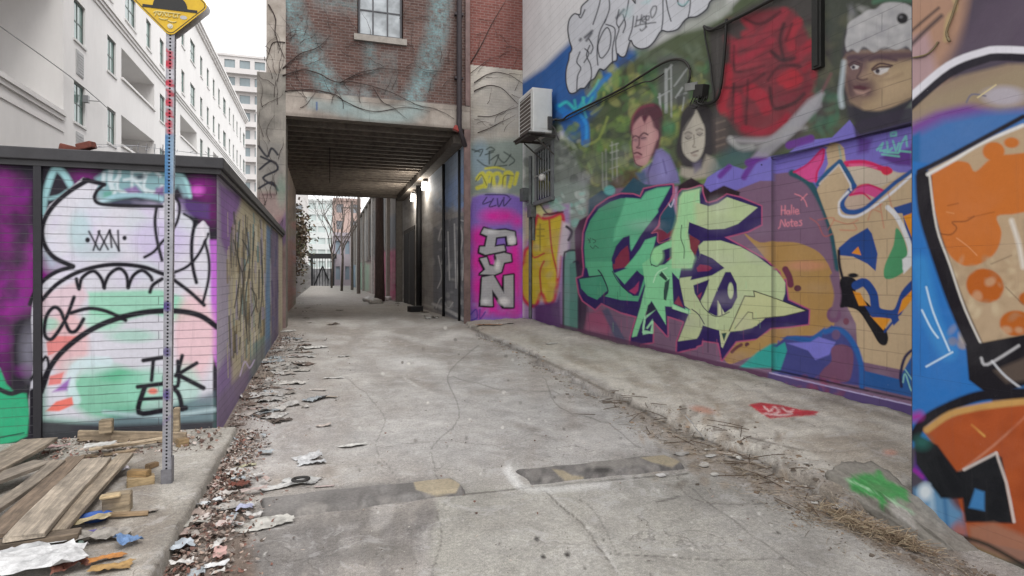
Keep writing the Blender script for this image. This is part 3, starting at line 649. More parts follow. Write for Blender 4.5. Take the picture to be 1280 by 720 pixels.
    S2 = T(Cc, [(0, 460), (50, 130), (95, 90), (245, 52), (250, 170), (300, 190), (370, 170), (450, 120), (560, 145), (730, 215), (730, 365), (620, 420), (430, 468), (600, 560), (760, 650), (880, 760), (900, 900)])+T(D, [(850, 60), (870, 210), (1028, 285), (1022, 390), (880, 410), (740, 420), (640, 500), (480, 520), (375, 660), (350, 530), (200, 510), (180, 570), (35, 600), (40, 520), (100, 380), (0, 300)])
    for S in (S1, S2): p.s(S+[S[0]], 3.4, PK, 1.2, sm=False)
    for S in (S1, S2): p.f(S, PU, 1.2)
    # maroon counters
    p.f(T(A, [(700, 400), (790, 430), (840, 380), (830, 450), (710, 510), (700, 430), (650, 430)]), '#7e3147', 1.2)
    p.f(T(A, [(720, 300), (770, 200), (840, 160), (850, 300), (830, 400), (780, 440), (720, 390)]), '#2d5468', 2)
    p.f(T(A, [(840, 60), (865, 60), (850, 280), (820, 160)]), '#b78fb4', 3, .8).s(T(A, [(790, 190), (810, 220), (835, 160)]), 1.6, '#b9b9cf', 1)
    p.s(T(A, [(825, 38), (835, 130), (720, 290), (715, 370), (650, 435), (700, 430), (710, 515), (845, 450), (860, 270), (850, 150)]), 1.0, '#c0657e', 1)
    GR = ['#4f9a78', '#5fae84', '#72c093', '#86cf9c', '#9ad8a6']
    def shape(t, pts, col, ol=1.3, oc='#2a2440', sm=False):
        q = T(t, pts); p.f(q, col, 1.0, 1, sm=sm); p.s(q+[q[0]], ol, oc, .9, sm=False)
    # big C: outer bow, arm, foot
    Cp = T(A, [(110, 720), (100, 560), (110, 430), (150, 330), (220, 235), (310, 180), (400, 150), (500, 148), (565, 158), (605, 100), (700, 65), (805, 55), (700, 240), (705, 270), (600, 400), (555, 460), (490, 590), (480, 560), (470, 455), (420, 470), (360, 540), (325, 640), (320, 720)])
    Cq = T(B, [(330, 60), (350, 110), (410, 190), (500, 260), (530, 265), (560, 230), (590, 120), (590, 90), (520, 60), (430, 165), (350, 75), (440, 40), (510, 20), (580, -60), (600, 60), (600, 150), (540, 305), (400, 295), (260, 262), (290, 235), (290, 215), (200, 290), (130, 260), (65, 190), (60, 125), (140, 110), (120, 0)])
    p.f(Cp, GR[0], 1.2).f(T(A, [(440, 148), (565, 158), (605, 100), (700, 65), (805, 55), (700, 240), (705, 270), (600, 400), (555, 460), (490, 590), (480, 560), (470, 455), (340, 500), (350, 400), (400, 280)]), '#68bc92', 3)
    p.f(T(B, [(110, -20), (330, -20), (335, 60), (410, 190), (500, 262), (545, 262), (595, 100), (520, 60), (430, 165), (350, 75), (440, 40), (520, 10), (560, -60), (610, -40), (600, 150), (540, 305), (400, 295), (255, 260), (295, 240), (240, 90), (140, 100)]), '#5aab83', 1.2)
    p.f(T(B, [(350, 75), (440, 40), (520, 10), (560, -60), (590, -20), (600, 40), (540, 40), (430, 165)]), '#62b88a', 1)
    p.f(T(B, [(60, 120), (250, 92), (290, 215), (205, 292), (130, 260), (75, 200)]), '#4a9678', 1)
    p.s(T(B, [(215, 50), (250, 100), (295, 220), (260, 262)]), 1.6, '#2a2440', 1)
    p.s(T(B, [(60, 120), (245, 92)]), 1.2, '#2a2440', 1); p.s(T(B, [(330, 60), (380, 150), (470, 240)]), 1, '#2a2440', 1)
    # C counters
    p.f(T(A, [(330, 720), (330, 640), (365, 540), (420, 470), (472, 455), (470, 560), (490, 640), (480, 700), (440, 720)]), PU, 1.2)
    p.f(T(A, [(345, 720), (355, 650), (400, 580), (455, 535), (468, 600), (470, 680), (400, 720)]), '#83344a', 1).f(T(B, [(335, 0), (460, 0), (440, 25), (340, 45)]), '#83344a', 1)
    p.f(T(B, [(420, 180), (500, 130), (530, 50), (575, 95), (560, 180), (530, 255), (480, 240)]), PU, 1).f(T(B, [(465, 220), (510, 190), (550, 140), (540, 220), (515, 250)]), '#a03a68', 1)
    p.f(T(A, [(705, 265), (600, 400), (555, 465), (480, 590), (490, 640), (530, 590), (600, 480), (640, 440), (700, 370), (720, 290), (800, 170), (820, 110), (805, 60)]), PU, 1)
    p.f(T(A, [(500, 640), (560, 560), (600, 490), (690, 460), (670, 540), (640, 620), (650, 720), (430, 720)]), '#6cc293', 1.2)
    # second letter (a) : stem + bowl + long tail
    p.f(T(A, [(640, 720), (640, 640), (670, 560), (760, 510), (840, 470), (890, 380), (905, 360), (900, 450), (915, 640), (960, 720)]), '#90d69f', 1.2)
    p.f(T(A, [(845, 440), (870, 260), (910, 120), (1040, 75), (1047, 200), (960, 340), (945, 470), (1000, 640), (980, 720), (900, 720)]), '#a6d9a4', 1.2)
    p.f(T(B, [(575, 0), (650, -60), (700, 10), (760, -20), (900, -60), (900, 0), (870, 150), (840, 320), (975, 380), (960, 410), (820, 350), (760, 345), (770, 500), (650, 300), (560, 500), (530, 590), (490, 600), (500, 550), (560, 350), (600, 180)]), '#88d19c', 1.2)
    p.f(T(B, [(640, 370), (690, 370), (600, 450), (590, 540), (640, 550), (660, 470), (630, 500), (600, 530), (660, 450), (665, 560), (580, 580), (575, 520), (590, 430)]), '#9fdcae', 1)
    p.s(T(B, [(655, 380), (600, 430), (580, 560), (660, 565), (660, 470), (615, 525)]), 1.8, '#a8dfb4', .9, sm=False)
    p.f(T(B, [(760, 150), (800, 120), (790, 200), (770, 300), (750, 290), (750, 220)]), '#2f4a46', 1).f(T(B, [(710, 90), (735, 60), (780, 120), (770, 140)]), '#2c4640', 1).s(T(B, [(740, 60), (790, 120)]), 1.2, '#a5dfb0', .8)
    p.f(T(B, [(650, 310), (690, 370), (610, 420), (600, 440), (620, 340)]), '#2c2c44', 1)
    p.s(T(B, [(665, 150), (700, 70), (780, 30)]), 1.1, '#c4eec8', .9)
    p.s(T(A, [(650, 700), (640, 640), (670, 560), (760, 510), (845, 470), (890, 380), (905, 360), (895, 460), (918, 630), (912, 720)]), .9, '#2c3a3a', .9)
    p.f(T(A, [(740, 575), (830, 545), (840, 620), (760, 690), (700, 700), (740, 640)]), PU, 1).f(T(A, [(770, 660), (820, 620), (800, 650)]), '#a23a5a', 1)
    p.s(T(A, [(650, 690), (700, 705), (750, 640), (740, 580)]), 1.1, '#2a2440', .9)
    p.e((715+700/6.545, 225+620/6.545), (7.5, 10), '#a2e0a0', 5, .7)
    # third letter top bar (S/5)
    p.f(T(Cc, [(60, 150), (90, 100), (230, 70), (185, 180), (300, 215), (380, 190), (450, 140), (700, 225), (540, 360), (430, 400), (300, 405), (140, 345), (125, 440), (185, 640), (120, 720), (0, 720), (0, 460), (50, 300)]), '#b8c99a', 1.2)
    p.f(T(Cc, [(60, 150), (90, 100), (230, 70), (185, 180), (190, 350), (140, 345), (125, 440), (150, 560), (185, 640), (150, 720), (0, 720), (0, 470), (40, 330)]), '#a3d6a0', 8)
    p.s(T(Cc, [(80, 370), (72, 470), (100, 560), (98, 640)]), .9, '#2c3a3a', .9)
    p.f(T(Cc, [(140, 345), (300, 408), (430, 400), (540, 360), (710, 225), (722, 350), (620, 410), (420, 465), (260, 490), (130, 435)]), PU, 1)
    p.f(T(Cc, [(140, 445), (200, 480), (230, 500), (190, 620), (150, 560)]), '#7e3a44', 1)
    # S body
    p.f(T(Cc, [(195, 720), (230, 610), (215, 540), (260, 500), (400, 495), (560, 545), (690, 620), (800, 700), (900, 850), (200, 850)]), '#b6c49a', 1.2)
    p.f(T(D, [(55, 60), (60, 45), (390, 0), (500, -60), (760, -40), (810, 20), (850, 80), (848, 160), (830, 215), (760, 240), (620, 330), (640, 400), (520, 440), (360, 440), (220, 400), (150, 290), (90, 250), (60, 150)]), '#b9c79b', 1.2)
    p.f(T(D, [(610, 140), (770, 195), (1005, 290), (840, 330), (700, 345), (660, 380), (600, 420), (500, 440), (430, 450), (380, 570), (355, 440), (430, 430), (540, 180), (620, 185)]), '#c2c796', 1.2)
    p.s(T(D, [(1005, 290), (840, 330), (680, 345), (605, 350), (605, 305), (570, 300), (470, 425)]), .9, '#2e2c2c', .9, sm=False)
    p.s(T(D, [(430, 440), (545, 180), (620, 185), (612, 142), (770, 195), (1010, 290)]), 1.2, '#2e2c2c', .9, sm=False)
    p.f(T(D, [(140, 280), (170, 275), (240, 385), (200, 480), (185, 500), (45, 520), (100, 380)]), '#bcc69a', 1.2).s(T(D, [(150, 280), (200, 320), (242, 390)]), 1.2, '#2a2440', .9)
    # S counters
    p.f(T(Cc, [(235, 600), (330, 640), (430, 720), (330, 780), (150, 820), (180, 740)]), PU, 1).f(T(Cc, [(200, 720), (230, 690), (300, 700), (330, 720), (300, 745), (210, 750)]), '#8c3555', 1)
    p.f(T(D, [(400, 0), (440, 0), (485, 90), (490, 190), (450, 270), (400, 305), (330, 330), (270, 300), (340, 130)]), PU, 1).e((840+440/6, 340+140/6), (3.6, 10), '#bcc9a0', 1).f(T(D, [(345, 215), (395, 310), (365, 330), (345, 330)]), '#c6cda6', 1).s(T(D, [(370, 250), (375, 320)]), 1, PU, .8)
    p.f(T(D, [(160, 100), (280, 55), (270, 90), (240, 170), (210, 225), (170, 160)]), PU, 1).f(T(D, [(190, 180), (225, 150), (205, 215)]), '#933a5c', 1)
    p.s(T(D, [(200, 190), (240, 270), (330, 335), (430, 300)]), 1, '#2a2440', .9)
    p.f(T(D, [(0, 0), (55, 60), (100, 280), (10, 240)]), PU, 1).f(T(D, [(15, 235), (50, 180), (85, 265)]), '#8a3a52', 1)
    p.f(T(D, [(0, 245), (140, 300), (135, 320), (0, 275)]), '#a9dcae', 1)
    p.f(T(D, [(230, 400), (360, 445), (355, 500), (210, 490)]), PU, 1); p.s(T(D, [(360, 440), (375, 560), (430, 450)]), 1.8, '#c3cba4', .9, sm=False).f(T(D, [(372, 460), (410, 455), (390, 520)]), '#2e4a48', 1)
    # tiny black tags in the C
    for q in ([(130, 480), (150, 510)], [(150, 475), (140, 515)], [(165, 480), (195, 500), (175, 515)], [(150, 540), (170, 560), (190, 535)], [(195, 540), (215, 555)]): p.s(T(A, q), 1, '#3b5a4e', .8)
    # drips right of the piece
    p.s(T(D, [(850, -20), (880, 40), (890, 95)]), 8, '#6a3448', 1.5).e((840+942/6, 340+122/6), (4.6, 4), '#5c3540', 1).s(T(D, [(450, 600), (480, 570), (520, 545)]), 4, '#6a3d42', 1.5).e((934, 431), 3, '#5c3540', 1)
    p.f(T(D, [(470, 600), (560, 560), (700, 460), (740, 480), (700, 600), (560, 640)]), '#b08e58', 2)
    p.f(T(D, [(640, 600), (740, 540), (850, 530), (860, 640), (800, 720), (500, 720)]), '#3aa59c', 3); p.s(T(D, [(800, 520), (795, 620)]), 2.5, '#7a6a9a', 1.5)
    gd = random.Random(61)
    for _ in range(46):
        x = gd.uniform(730, 960); y = 330+gd.uniform(20, 110); p.s([(x, y), (x+.3, y+gd.uniform(5, 22))], .9, gd.choice(['#3a2c5c', '#8fc79a', '#2a2440', '#a8567a']), .8, gd.uniform(.2, .5), sm=False)
    for _ in range(60):
        x = gd.uniform(700, 1130); y = gd.uniform(180, 470); p.e((x, y), (gd.uniform(6, 22), gd.uniform(4, 12)), gd.choice(['#8a8490', '#c9c2c8', '#4a4450', '#a89ab0']), 10, gd.uniform(.06, .2))
    # ---- recessed panel
    p.t(960, 155, 4)
    p.f([(40, 170), (715, 10), (715, 240), (640, 260), (560, 560), (360, 720), (300, 560), (200, 330), (40, 260)], '#7a6fc0', 2)
    p.f([(30, 250), (110, 240), (200, 300), (290, 440), (345, 640), (350, 680), (300, 625), (200, 592), (30, 588)], '#7b6077', 2)
    p.s([(120, 245), (200, 290), (265, 390), (320, 540), (350, 720)], 34, '#2f5560', 3)
    p.s([(300, 440), (340, 560), (365, 720)], 16, '#24222e', 2)
    p.f([(245, 330), (260, 290), (300, 200), (290, 130), (310, 95), (350, 90), (380, 120), (390, 190), (430, 230), (560, 220), (640, 245), (720, 240), (725, 1240), (450, 1185), (440, 1000), (370, 860), (352, 700), (330, 560)], '#bfa888', 2)
    p.f([(390, 200), (500, 190), (560, 210), (670, 250), (560, 320), (460, 300), (430, 320)], '#c6b8a6', 3); p.f([(360, 400), (420, 350), (520, 330), (560, 350), (480, 420), (410, 450)], '#c2ab9a', 3)
    p.f([(130, 240), (200, 205), (265, 130), (285, 125), (280, 180), (250, 240), (245, 290), (210, 290)], '#cf4f8c', 2).s([(130, 240), (200, 200), (275, 125), (270, 190), (245, 240), (240, 290)], 9, '#c8245c', 2)
    p.s([(390, 200), (480, 195), (560, 220), (610, 235)], 32, '#d02d63', 2, 1, w2=26); p.s([(410, 205), (480, 205), (540, 220)], 10, '#d86a98', 3); p.e((592, 234), (26, 22), '#d0304f', 2)
    p.f([(410, 360), (450, 315), (500, 300), (560, 320), (590, 335), (540, 370), (490, 350)], '#cf4f8c', 2).s([(410, 355), (440, 320), (500, 303), (580, 335)], 9, '#c8245c', 2).s([(410, 355), (470, 345), (510, 375)], 9, '#c8245c', 2)
    p.s([(250, 300), (300, 240), (360, 190)], 26, '#2c5a86', 2, sm=False).s([(360, 190), (400, 250), (430, 310)], 26, '#2c5a86', 2).s([(430, 310), (385, 360), (370, 400), (390, 435), (440, 440), (500, 420)], 26, '#2b5494', 2).s([(490, 420), (640, 290), (720, 235)], 20, '#2b5494', 2, sm=False)
    p.s([(260, 300), (355, 205), (410, 300), (415, 330)], 9, '#d8d8dc', 2, sm=False).s([(400, 340), (355, 390), (360, 450), (410, 465), (470, 450), (600, 360), (720, 255)], 13, '#dcdce2', 2)
    p.f([(265, 290), (355, 205), (408, 310), (350, 390), (350, 440), (310, 440), (250, 330)], '#bfa888', 3)
    p.s([(355, 110), (365, 170)], 6, '#7fa9a8', 3)
    for q in ([(250, 480), (330, 470), (300, 530)], [(210, 470), (250, 500), (280, 560), (320, 550)], [(330, 480), (400, 500), (450, 480)], [(360, 530), (440, 530), (430, 500)], [(500, 480), (520, 430), (560, 440)], [(560, 400), (580, 520)], [(600, 340), (620, 420)], [(540, 420), (570, 400)]): p.s(q, 4, '#c4624e', 2, .7)
    p.t(940, 180, 2.77)
    p.f([(300, 360), (340, 325), (400, 290), (415, 310), (435, 380), (428, 440), (400, 415), (350, 390), (300, 385)], '#2b4a8c', 1.5).f([(345, 378), (368, 355), (378, 385)], '#d98a34', 1)
    p.f([(490, 220), (555, 200), (560, 240), (500, 240)], '#2b4a8c', 1.5).f([(520, 235), (560, 235), (560, 350), (540, 340)], '#2b4a8c', 1.5).f([(524, 250), (556, 238), (556, 330), (540, 290)], '#dc8f2c', 1.5)
    p.f([(500, 290), (530, 340), (540, 420), (500, 460), (460, 465), (460, 420), (490, 350)], '#4f9468', 1.5, 1, sm=True)
    p.s([(470, 220), (500, 250), (530, 310), (548, 370), (530, 430)], 17, '#dcdcde', 2).f([(520, 400), (560, 370), (555, 420), (525, 450)], '#dcdcde', 2)
    p.s([(300, 370), (305, 430), (330, 520)], 10, '#24222e', 2)
    p.f([(305, 470), (340, 460), (365, 480), (360, 520), (400, 550), (440, 600), (470, 660), (465, 695), (440, 690), (410, 640), (370, 580), (330, 565), (302, 560)], '#1d1c22', 1.5, 1, sm=True).e((350, 455), (18, 8), '#1d1c22', 1.5)
    p.s([(360, 490), (390, 480), (420, 520), (430, 575), (470, 590), (505, 580), (530, 520), (565, 480)], 30, '#27478a', 1.5).f([(350, 510), (375, 515), (398, 560), (370, 560)], '#d98f2e', 1.5).f([(505, 590), (520, 540), (560, 500), (560, 530), (530, 570)], '#dc9330', 1.5).f([(410, 595), (480, 605), (455, 645)], '#dc9330', 1.5)
    p.f([(390, 560), (440, 570), (500, 580), (510, 610), (490, 630), (480, 600), (415, 600)], '#27478a', 1.5).s([(500, 600), (460, 650)], 8, '#27478a', 1.5)
    # lower panel
    p.t(960, 330, 3.789)
    p.f([(30, 390), (90, 340), (230, 340), (260, 330), (300, 290), (370, 320), (430, 400), (450, 500), (460, 580), (20, 520)], '#474a86', 2)
    p.s([(270, 320), (340, 310), (400, 370), (440, 470), (445, 580)], 26, '#2f62a6', 3)
    p.f([(60, 350), (130, 340), (200, 350), (270, 300), (250, 360), (190, 375)], '#2f5fa0', 2); p.f([(90, 375), (200, 370), (240, 345), (320, 370), (290, 430), (225, 455), (190, 410)], '#7a78cc', 2)
    p.f([(20, 510), (30, 400), (80, 370), (90, 410), (60, 500)], '#38a39c', 2)
    p.f([(300, 400), (350, 380), (400, 410), (400, 500), (370, 560), (250, 540), (260, 500), (300, 460)], '#77506a', 2, 1, sm=True).e((312, 240), (34, 38), '#75506f', 2).e((370, 272), (14, 16), '#7a4a5c', 1.5).e((322, 335), (20, 24), '#6f567a', 2, .9)
    p.s([(310, 60), (330, 150), (310, 240)], 34, '#7b6077', 3)
    p.f([(455, 505), (620, 545), (700, 400), (720, 400), (720, 640), (455, 580)], '#2c5c9c', 2)
    p.s([(700, 395), (650, 440), (628, 520), (632, 580)], 14, '#2a2a4e', 2).s([(640, 560), (650, 520), (680, 600), (690, 540)], 5, '#9fd8c4', 2).s([(650, 500), (690, 560)], 4, '#9fd8c4', 2)
    p.t()
    # teal tag top right of panel
    p.t(960, 155, 4)
    p.f([(600, 150), (715, 120), (715, 210), (640, 205), (560, 170)], '#5b2f80', 4, .9); p.f([(450, 60), (520, 80), (500, 140), (450, 150)], '#5b3586', 6, .8)
    for q in ([(615, 45), (640, 40), (640, 58), (615, 60), (615, 45)], [(545, 130), (575, 95), (560, 135), (590, 130)], [(595, 90), (600, 140), (620, 120)], [(625, 85), (640, 135), (655, 95)], [(655, 140), (665, 100), (690, 60), (695, 110)], [(660, 135), (712, 140)], [(570, 152), (655, 162)], [(580, 140), (650, 145)]): p.s(q, 7, '#72d4b8', 2.5, .95, sm=False)
    p.t()
    # scribble "Natie / Noites" style pink tag
    p.t(960, 155, 4)
    for q in ([(68, 410), (67, 455)], [(86, 408), (85, 452)], [(67, 432), (86, 430)], [(106, 436), (96, 434), (93, 446), (99, 452), (106, 446), (107, 432), (109, 452)], [(118, 406), (117, 450)], [(128, 430), (128, 449)], [(128, 419), (129, 422)], [(138, 440), (152, 436), (148, 427), (139, 430), (137, 444), (144, 450), (156, 446)],
              [(52, 522), (60, 512), (66, 480), (84, 512), (86, 478)], [(100, 492), (92, 500), (97, 512), (106, 506), (104, 494), (99, 491)], [(118, 478), (118, 508), (124, 510)], [(110, 490), (126, 487)], [(132, 500), (146, 496), (142, 488), (133, 491), (132, 504), (139, 510), (148, 506)], [(168, 482), (158, 486), (168, 496), (166, 506), (156, 507)], [(135, 350), (165, 362), (185, 385), (195, 412)], [(165, 380), (195, 350)]):
        p.s(q, 5, '#e08a98', 1.5, .95)
    p.t()
    # base strip below the panel
    p.f([(700, 414), (965, 476), (965, 468), (700, 405)], '#5d3a55', 2, .8)
    p.f([(960, 466), (1145, 508), (1145, 545), (960, 500)], '#5a4a78', 3); p.f([(960, 482), (1145, 522), (1145, 560), (960, 500)], '#7d7375', 5, .9)
    p.dabs((975, 470, 1060, 500), ['#9c4a62', '#7a3f58', '#8b5a6c'], 26, (3, 7), 2, .6, 61); p.s([(962, 466), (1145, 508)], 1.6, '#a9a0c4', 1, sm=False)
    # straight joints: step lines
    for pts, w, a in (([(965, 197), (1141, 156)], 3.0, .8), ([(965, 197), (965, 464)], 2.0, .55), ([(885, 236), (885, 440)], 1.5, .5), ([(1080, 172), (1080, 486)], .9, .4), ([(965, 462), (1142, 501)], 2.2, .8), ([(968, 206), (1141, 166)], .8, .5)):
        p.s(pts, w, '#191622', 1.2, a, sm=False)
    p.dabs((700, 395, 1140, 500), ['#8a8078', '#6a5f68'], 0, (1, 2))
    # grime where the wall meets the apron
    p.s([(700, 412), (800, 437), (965, 480)], 6, '#6e6266', 5, .6)
    m = paintmat('painted_block_wall', 'x', (2.4, .2, .006), ([.5]*3, [.47]*3, [.3]*3), .42, 0, .66, .16, .6)
    root = MB(); root.ab((5.75, 3.16, -.3), (9.5, 16.66, 10.5))
    body = root.build('mural_wall', pm('block_wall_body', '#bdbbb8', .8, .1))
    tag(body, 'long block wall covered by the colourful graffiti mural with painted faces and green letters', 'wall')
    wallobj('painted_face', V, p, m, body)
    c = MB(); c.ab((5.5, 3.17, 10.5), (9.5, 16.66, 10.62)); c.build('coping', pm('coping_metal', '#5a5a5c', .6, .1), body)
    s = MB(); a = atX(1021, 0, 5.6)
    s.box((5.62, a[1], 4.75), (.06, .14, 1.35)); s.box((5.6, a[1], 4.75), (.05, .07, 1.3))
    s.build('conduit_stub', pm('dark_conduit', '#2c2c2a', .6, .2), body)
mural()

# ===== near pier with orange mural =====
def near():
    X = 4.0
    V = wall('x', X, 1.6, 3.155, -.34, 9, .95, extra=tuple(np.linspace(-3, -.1, 8))+tuple(np.linspace(0, 1.59, 110)), ymin=-60)
    p = Paint(V.reshape(-1, 3), '#4c4450', k=1.15)
    p.f([(1100, -80), (1145, -30), (1215, -30), (1200, 60), (1185, 100), (1150, 130), (1100, 120)], '#a2806c', 16)
    p.f([(1230, 0), (1600, -80), (1600, 60), (1240, 70), (1180, 80)], '#574c5a', 20, .9)
    p.f([(1100, 60), (1160, 40), (1175, 110), (1150, 150), (1100, 170)], '#a48a90', 12, .8)
    p.t(1120, 0, 3)
    p.s([(215, -10), (225, 30), (195, 70), (185, 150)], 14, '#b09a72', 5); p.s([(60, 115), (100, 80), (160, 30)], 8, '#3d3436', 4).s([(60, 165), (110, 115), (170, 60)], 14, '#4a3f40', 5); p.s([(60, 218), (110, 210), (160, 160)], 6, '#3d3436', 3)
    p.t()
    p.f([(1100, 160), (1150, 120), (1200, 95), (1260, 80), (1400, 80), (1400, 200), (1150, 230), (1100, 210)], '#8d7b68', 6)
    p.f([(1130, 150), (1170, 135), (1210, 130), (1250, 140), (1400, 120), (1400, 170), (1150, 230)], '#6b3f8e', 12, .9)
    p.f([(1130, 175), (1180, 150), (1230, 140), (1400, 130), (1400, 160), (1240, 175), (1130, 240)], '#3a6fa6', 14, .9)
    p.f([(1110, 160), (1170, 120), (1200, 110), (1270, 85), (1300, 85), (1300, 120), (1220, 125), (1170, 140), (1130, 160)], '#91826b', 10, .8)
    p.e((1255, 120), (26, 12), '#a9a4b0', 8, .8).s([(1208, 128), (1215, 118), (1232, 120)], 2, '#6a6878', 1.5).s([(1222, 122), (1245, 106)], 1.5, '#c9b98a', 1)
    p.s([(1120, 150), (1145, 125), (1185, 92), (1225, 75), (1262, 70), (1400, 80)], 12, '#27242c', 2.5)
    p.s([(1118, 140), (1145, 115), (1185, 82), (1225, 66), (1262, 62), (1400, 70)], 9, '#cfcdd4', 2.5)
    p.f([(1100, 190), (1150, 165), (1150, 330), (1175, 520), (1100, 560)], '#2d6298', 5)
    p.f([(1130, 200), (1165, 205), (1175, 330), (1240, 450), (1240, 520), (1140, 560), (1130, 400)], '#2b6aae', 4)
    p.s([(1150, 330), (1165, 400), (1185, 440)], 22, '#3f8cc4', 10, .5)
    # tan field with orange spots
    p.f([(1160, 212), (1220, 182), (1300, 148), (1600, 60), (1600, 520), (1280, 450), (1236, 452), (1205, 390), (1175, 300)], '#ab9478', 3)
    p.t(1120, 200, 2.769)
    for pts in ([(110, 60), (150, 30), (200, 5), (250, 10), (275, 40), (330, -5), (400, -20), (500, -10), (500, 150), (420, 185), (350, 195), (365, 250), (350, 310), (310, 350), (250, 368), (200, 345), (165, 290), (140, 200), (115, 120)],):
        p.f(pts, '#b8692f', 3, 1, sm=True)
    p.e((308, 435), (66, 58), '#ab5a22', 3, 1, .4).e((415, 565), (56, 44), '#ab5c24', 3).e((455, 480), (30, 24), '#a85a22', 3).e((338, -30), (38, 32), '#b8692f', 3).e((400, -60), (26, 18), '#b8692f', 3)
    p.dabs((190, 330, 440, 680), ['#b9a587', '#9a8468', '#c2b294', '#8f7a62'], 60, (6, 26), 4, .5, 71)
    for q, w, c in (([(180, 158), (215, 150)], 4, '#8a4a1e'), ([(175, 180), (200, 185)], 3, '#c88a58'), ([(150, 255), (190, 258), (210, 235), (195, 215), (240, 212), (270, 195)], 4, '#6a3a1a'), ([(250, 200), (340, 180)], 2.5, '#8a4a1e'), ([(210, 270), (250, 300), (280, 330)], 3, '#d09468'), ([(330, 360), (400, 330)], 4, '#7a6852'), ([(380, 440), (440, 500)], 3, '#6f5c48')):
        p.s(q, w, c, 2, .8)
    p.s([(400, 210), (425, 290), (440, 370)], 15, '#cfc9c0', 5, .9)
    p.f([(440, 210), (600, 200), (600, 420), (450, 330)], '#8b7a66', 8, .6)
    p.s([(95, 60), (105, 180), (150, 330), (210, 500), (290, 680), (330, 760)], 56, '#1d1a20', 4)
    p.s([(115, 45), (140, 230), (185, 360), (240, 520), (320, 690)], 7, '#c9c4bd', 2.5); p.s([(110, 50), (200, 0), (300, -60), (440, -120)], 12, '#cfccc8', 3); p.s([(80, 40), (200, -20), (440, -150)], 16, '#231f26', 3)
    for q in ([(105, 440), (130, 530), (185, 660)], [(90, 520), (120, 580), (145, 615)], [(105, 715), (150, 690), (195, 665)]): p.s(q, 6, '#b9cfe0', 2)
    p.s([(330, 690), (400, 660), (470, 650)], 8, '#c9c8cc', 4)
    p.t(1040, 440, 2.571)
    p.f([(430, -20), (640, -60), (640, 160), (520, 150), (440, 90)], '#1c1a1f', 3); p.f([(520, 60), (640, 10), (640, 90), (560, 100)], '#6f6055', 6, .5)
    p.s([(515, 30), (560, 80), (640, 140)], 6, '#bfc1c6', 3).s([(480, 20), (500, 40), (600, -20)], 6, '#c4c3c6', 4)
    p.f([(560, 130), (640, 100), (640, 150)], '#3a6ea6', 4)
    p.f([(290, 250), (360, 215), (450, 180), (560, 165), (640, 160), (900, 160), (900, 700), (440, 600), (380, 380), (320, 290)], '#a04d28', 3)
    p.s([(265, 270), (300, 220), (370, 180), (460, 145), (540, 135), (640, 132)], 34, '#1c1a20', 4); p.s([(305, 250), (380, 200), (470, 178), (560, 165), (640, 158)], 22, '#b98f54', 4)
    p.s([(265, 210), (280, 205)], 26, '#a0288c', 10, .9); p.f([(262, 380), (275, 300), (300, 330), (330, 400), (300, 420)], '#5a2f8a', 5).s([(265, 380), (290, 400)], 12, '#8a2a90', 4)
    p.f([(262, 260), (320, 290), (340, 300), (400, 385), (420, 380), (520, 325), (545, 340), (580, 550), (430, 545), (420, 470), (350, 470), (320, 430), (270, 360)], '#1b1c20', 4)
    p.e((290, 290), (26, 22), '#2f6f66', 12, .6); BLK = [(330, 300), (400, 385), (420, 380), (520, 325), (545, 340), (580, 550), (430, 545), (420, 470), (350, 470), (320, 430)]
    p.s([(425, 378), (528, 325)], 8, '#c8bcb6', 3).s([(528, 325), (560, 420), (585, 545)], 8, '#c8bcb6', 3)
    p.f([(440, 500), (460, 440), (490, 450), (490, 510)], '#3f78ac', 4)
    p.f([(262, 440), (300, 420), (350, 440), (420, 520), (430, 590), (400, 620), (350, 560), (300, 520), (262, 500)], '#5d87aa', 8).e((300, 450), (22, 26), '#c9d0d6', 8).s([(320, 470), (330, 560), (360, 590)], 14, '#a7bccb', 8, .8).s([(360, 450), (370, 560)], 10, '#2b5d8a', 6, .8)
    p.s([(410, 385), (520, 300), (640, 190)], 5, '#cf9a80', 4, .6).s([(450, 235), (490, 270)], 6, '#c8944c', 3).dabs((400, 200, 640, 600), ['#b0592f', '#8f4322', '#a8502a', '#843c20'], 60, (10, 40), 10, .45, 73); p.f(BLK, '#1b1c20', 4); p.s([(425, 378), (528, 325), (560, 420), (585, 545)], 8, '#c8bcb6', 3, .9, sm=False); p.f([(440, 500), (460, 440), (490, 450), (490, 510)], '#3f78ac', 4)
    p.f([(440, 560), (520, 548), (640, 600), (900, 700), (440, 660)], '#99705c', 8, .8); p.s([(400, 590), (500, 620), (640, 700)], 12, '#2d2a22', 5).s([(420, 620), (520, 660), (640, 720)], 20, '#5f6238', 8, .7)
    p.t(); p.f([(1400, -700), (3400, -2600), (3400, 120), (1600, 330), (1400, 300)], '#8d7b68', 40, .8); p.s([(1330, 60), (1700, 20), (2200, 60), (2800, 260)], 40, '#24222a', 6); p.s([(1330, 30), (1700, -20), (2200, 10), (2800, 200)], 22, '#c8c6cc', 5)
    p.f([(1450, 420), (2600, 500), (3400, 900), (3400, 2600), (1500, 700)], '#2b6aae', 30, .9); p.dabs((1400, 200, 3000, 900), ['#b8692f', '#a04d28', '#3f78ac', '#6b3f8e'], 60, (30, 130), 12, .7, 75)
    m = paintmat('painted_pier_wall', 'x', (3.1, .9, .003), ([.5]*3, [.47]*3, [.3]*3), .25, 0, .62, .1, .6)
    r = MB(); r.ab((4.03, -3, -.35), (9.5, 3.15, 9)); b = r.build('painted_pier', pm('pier_body', '#8a8684', .8, .1))
    tag(b, 'nearest rendered wall at the edge of the alley painted with orange spots and blue field', 'wall')
    wallobj('painted_face', V, p, m, b)
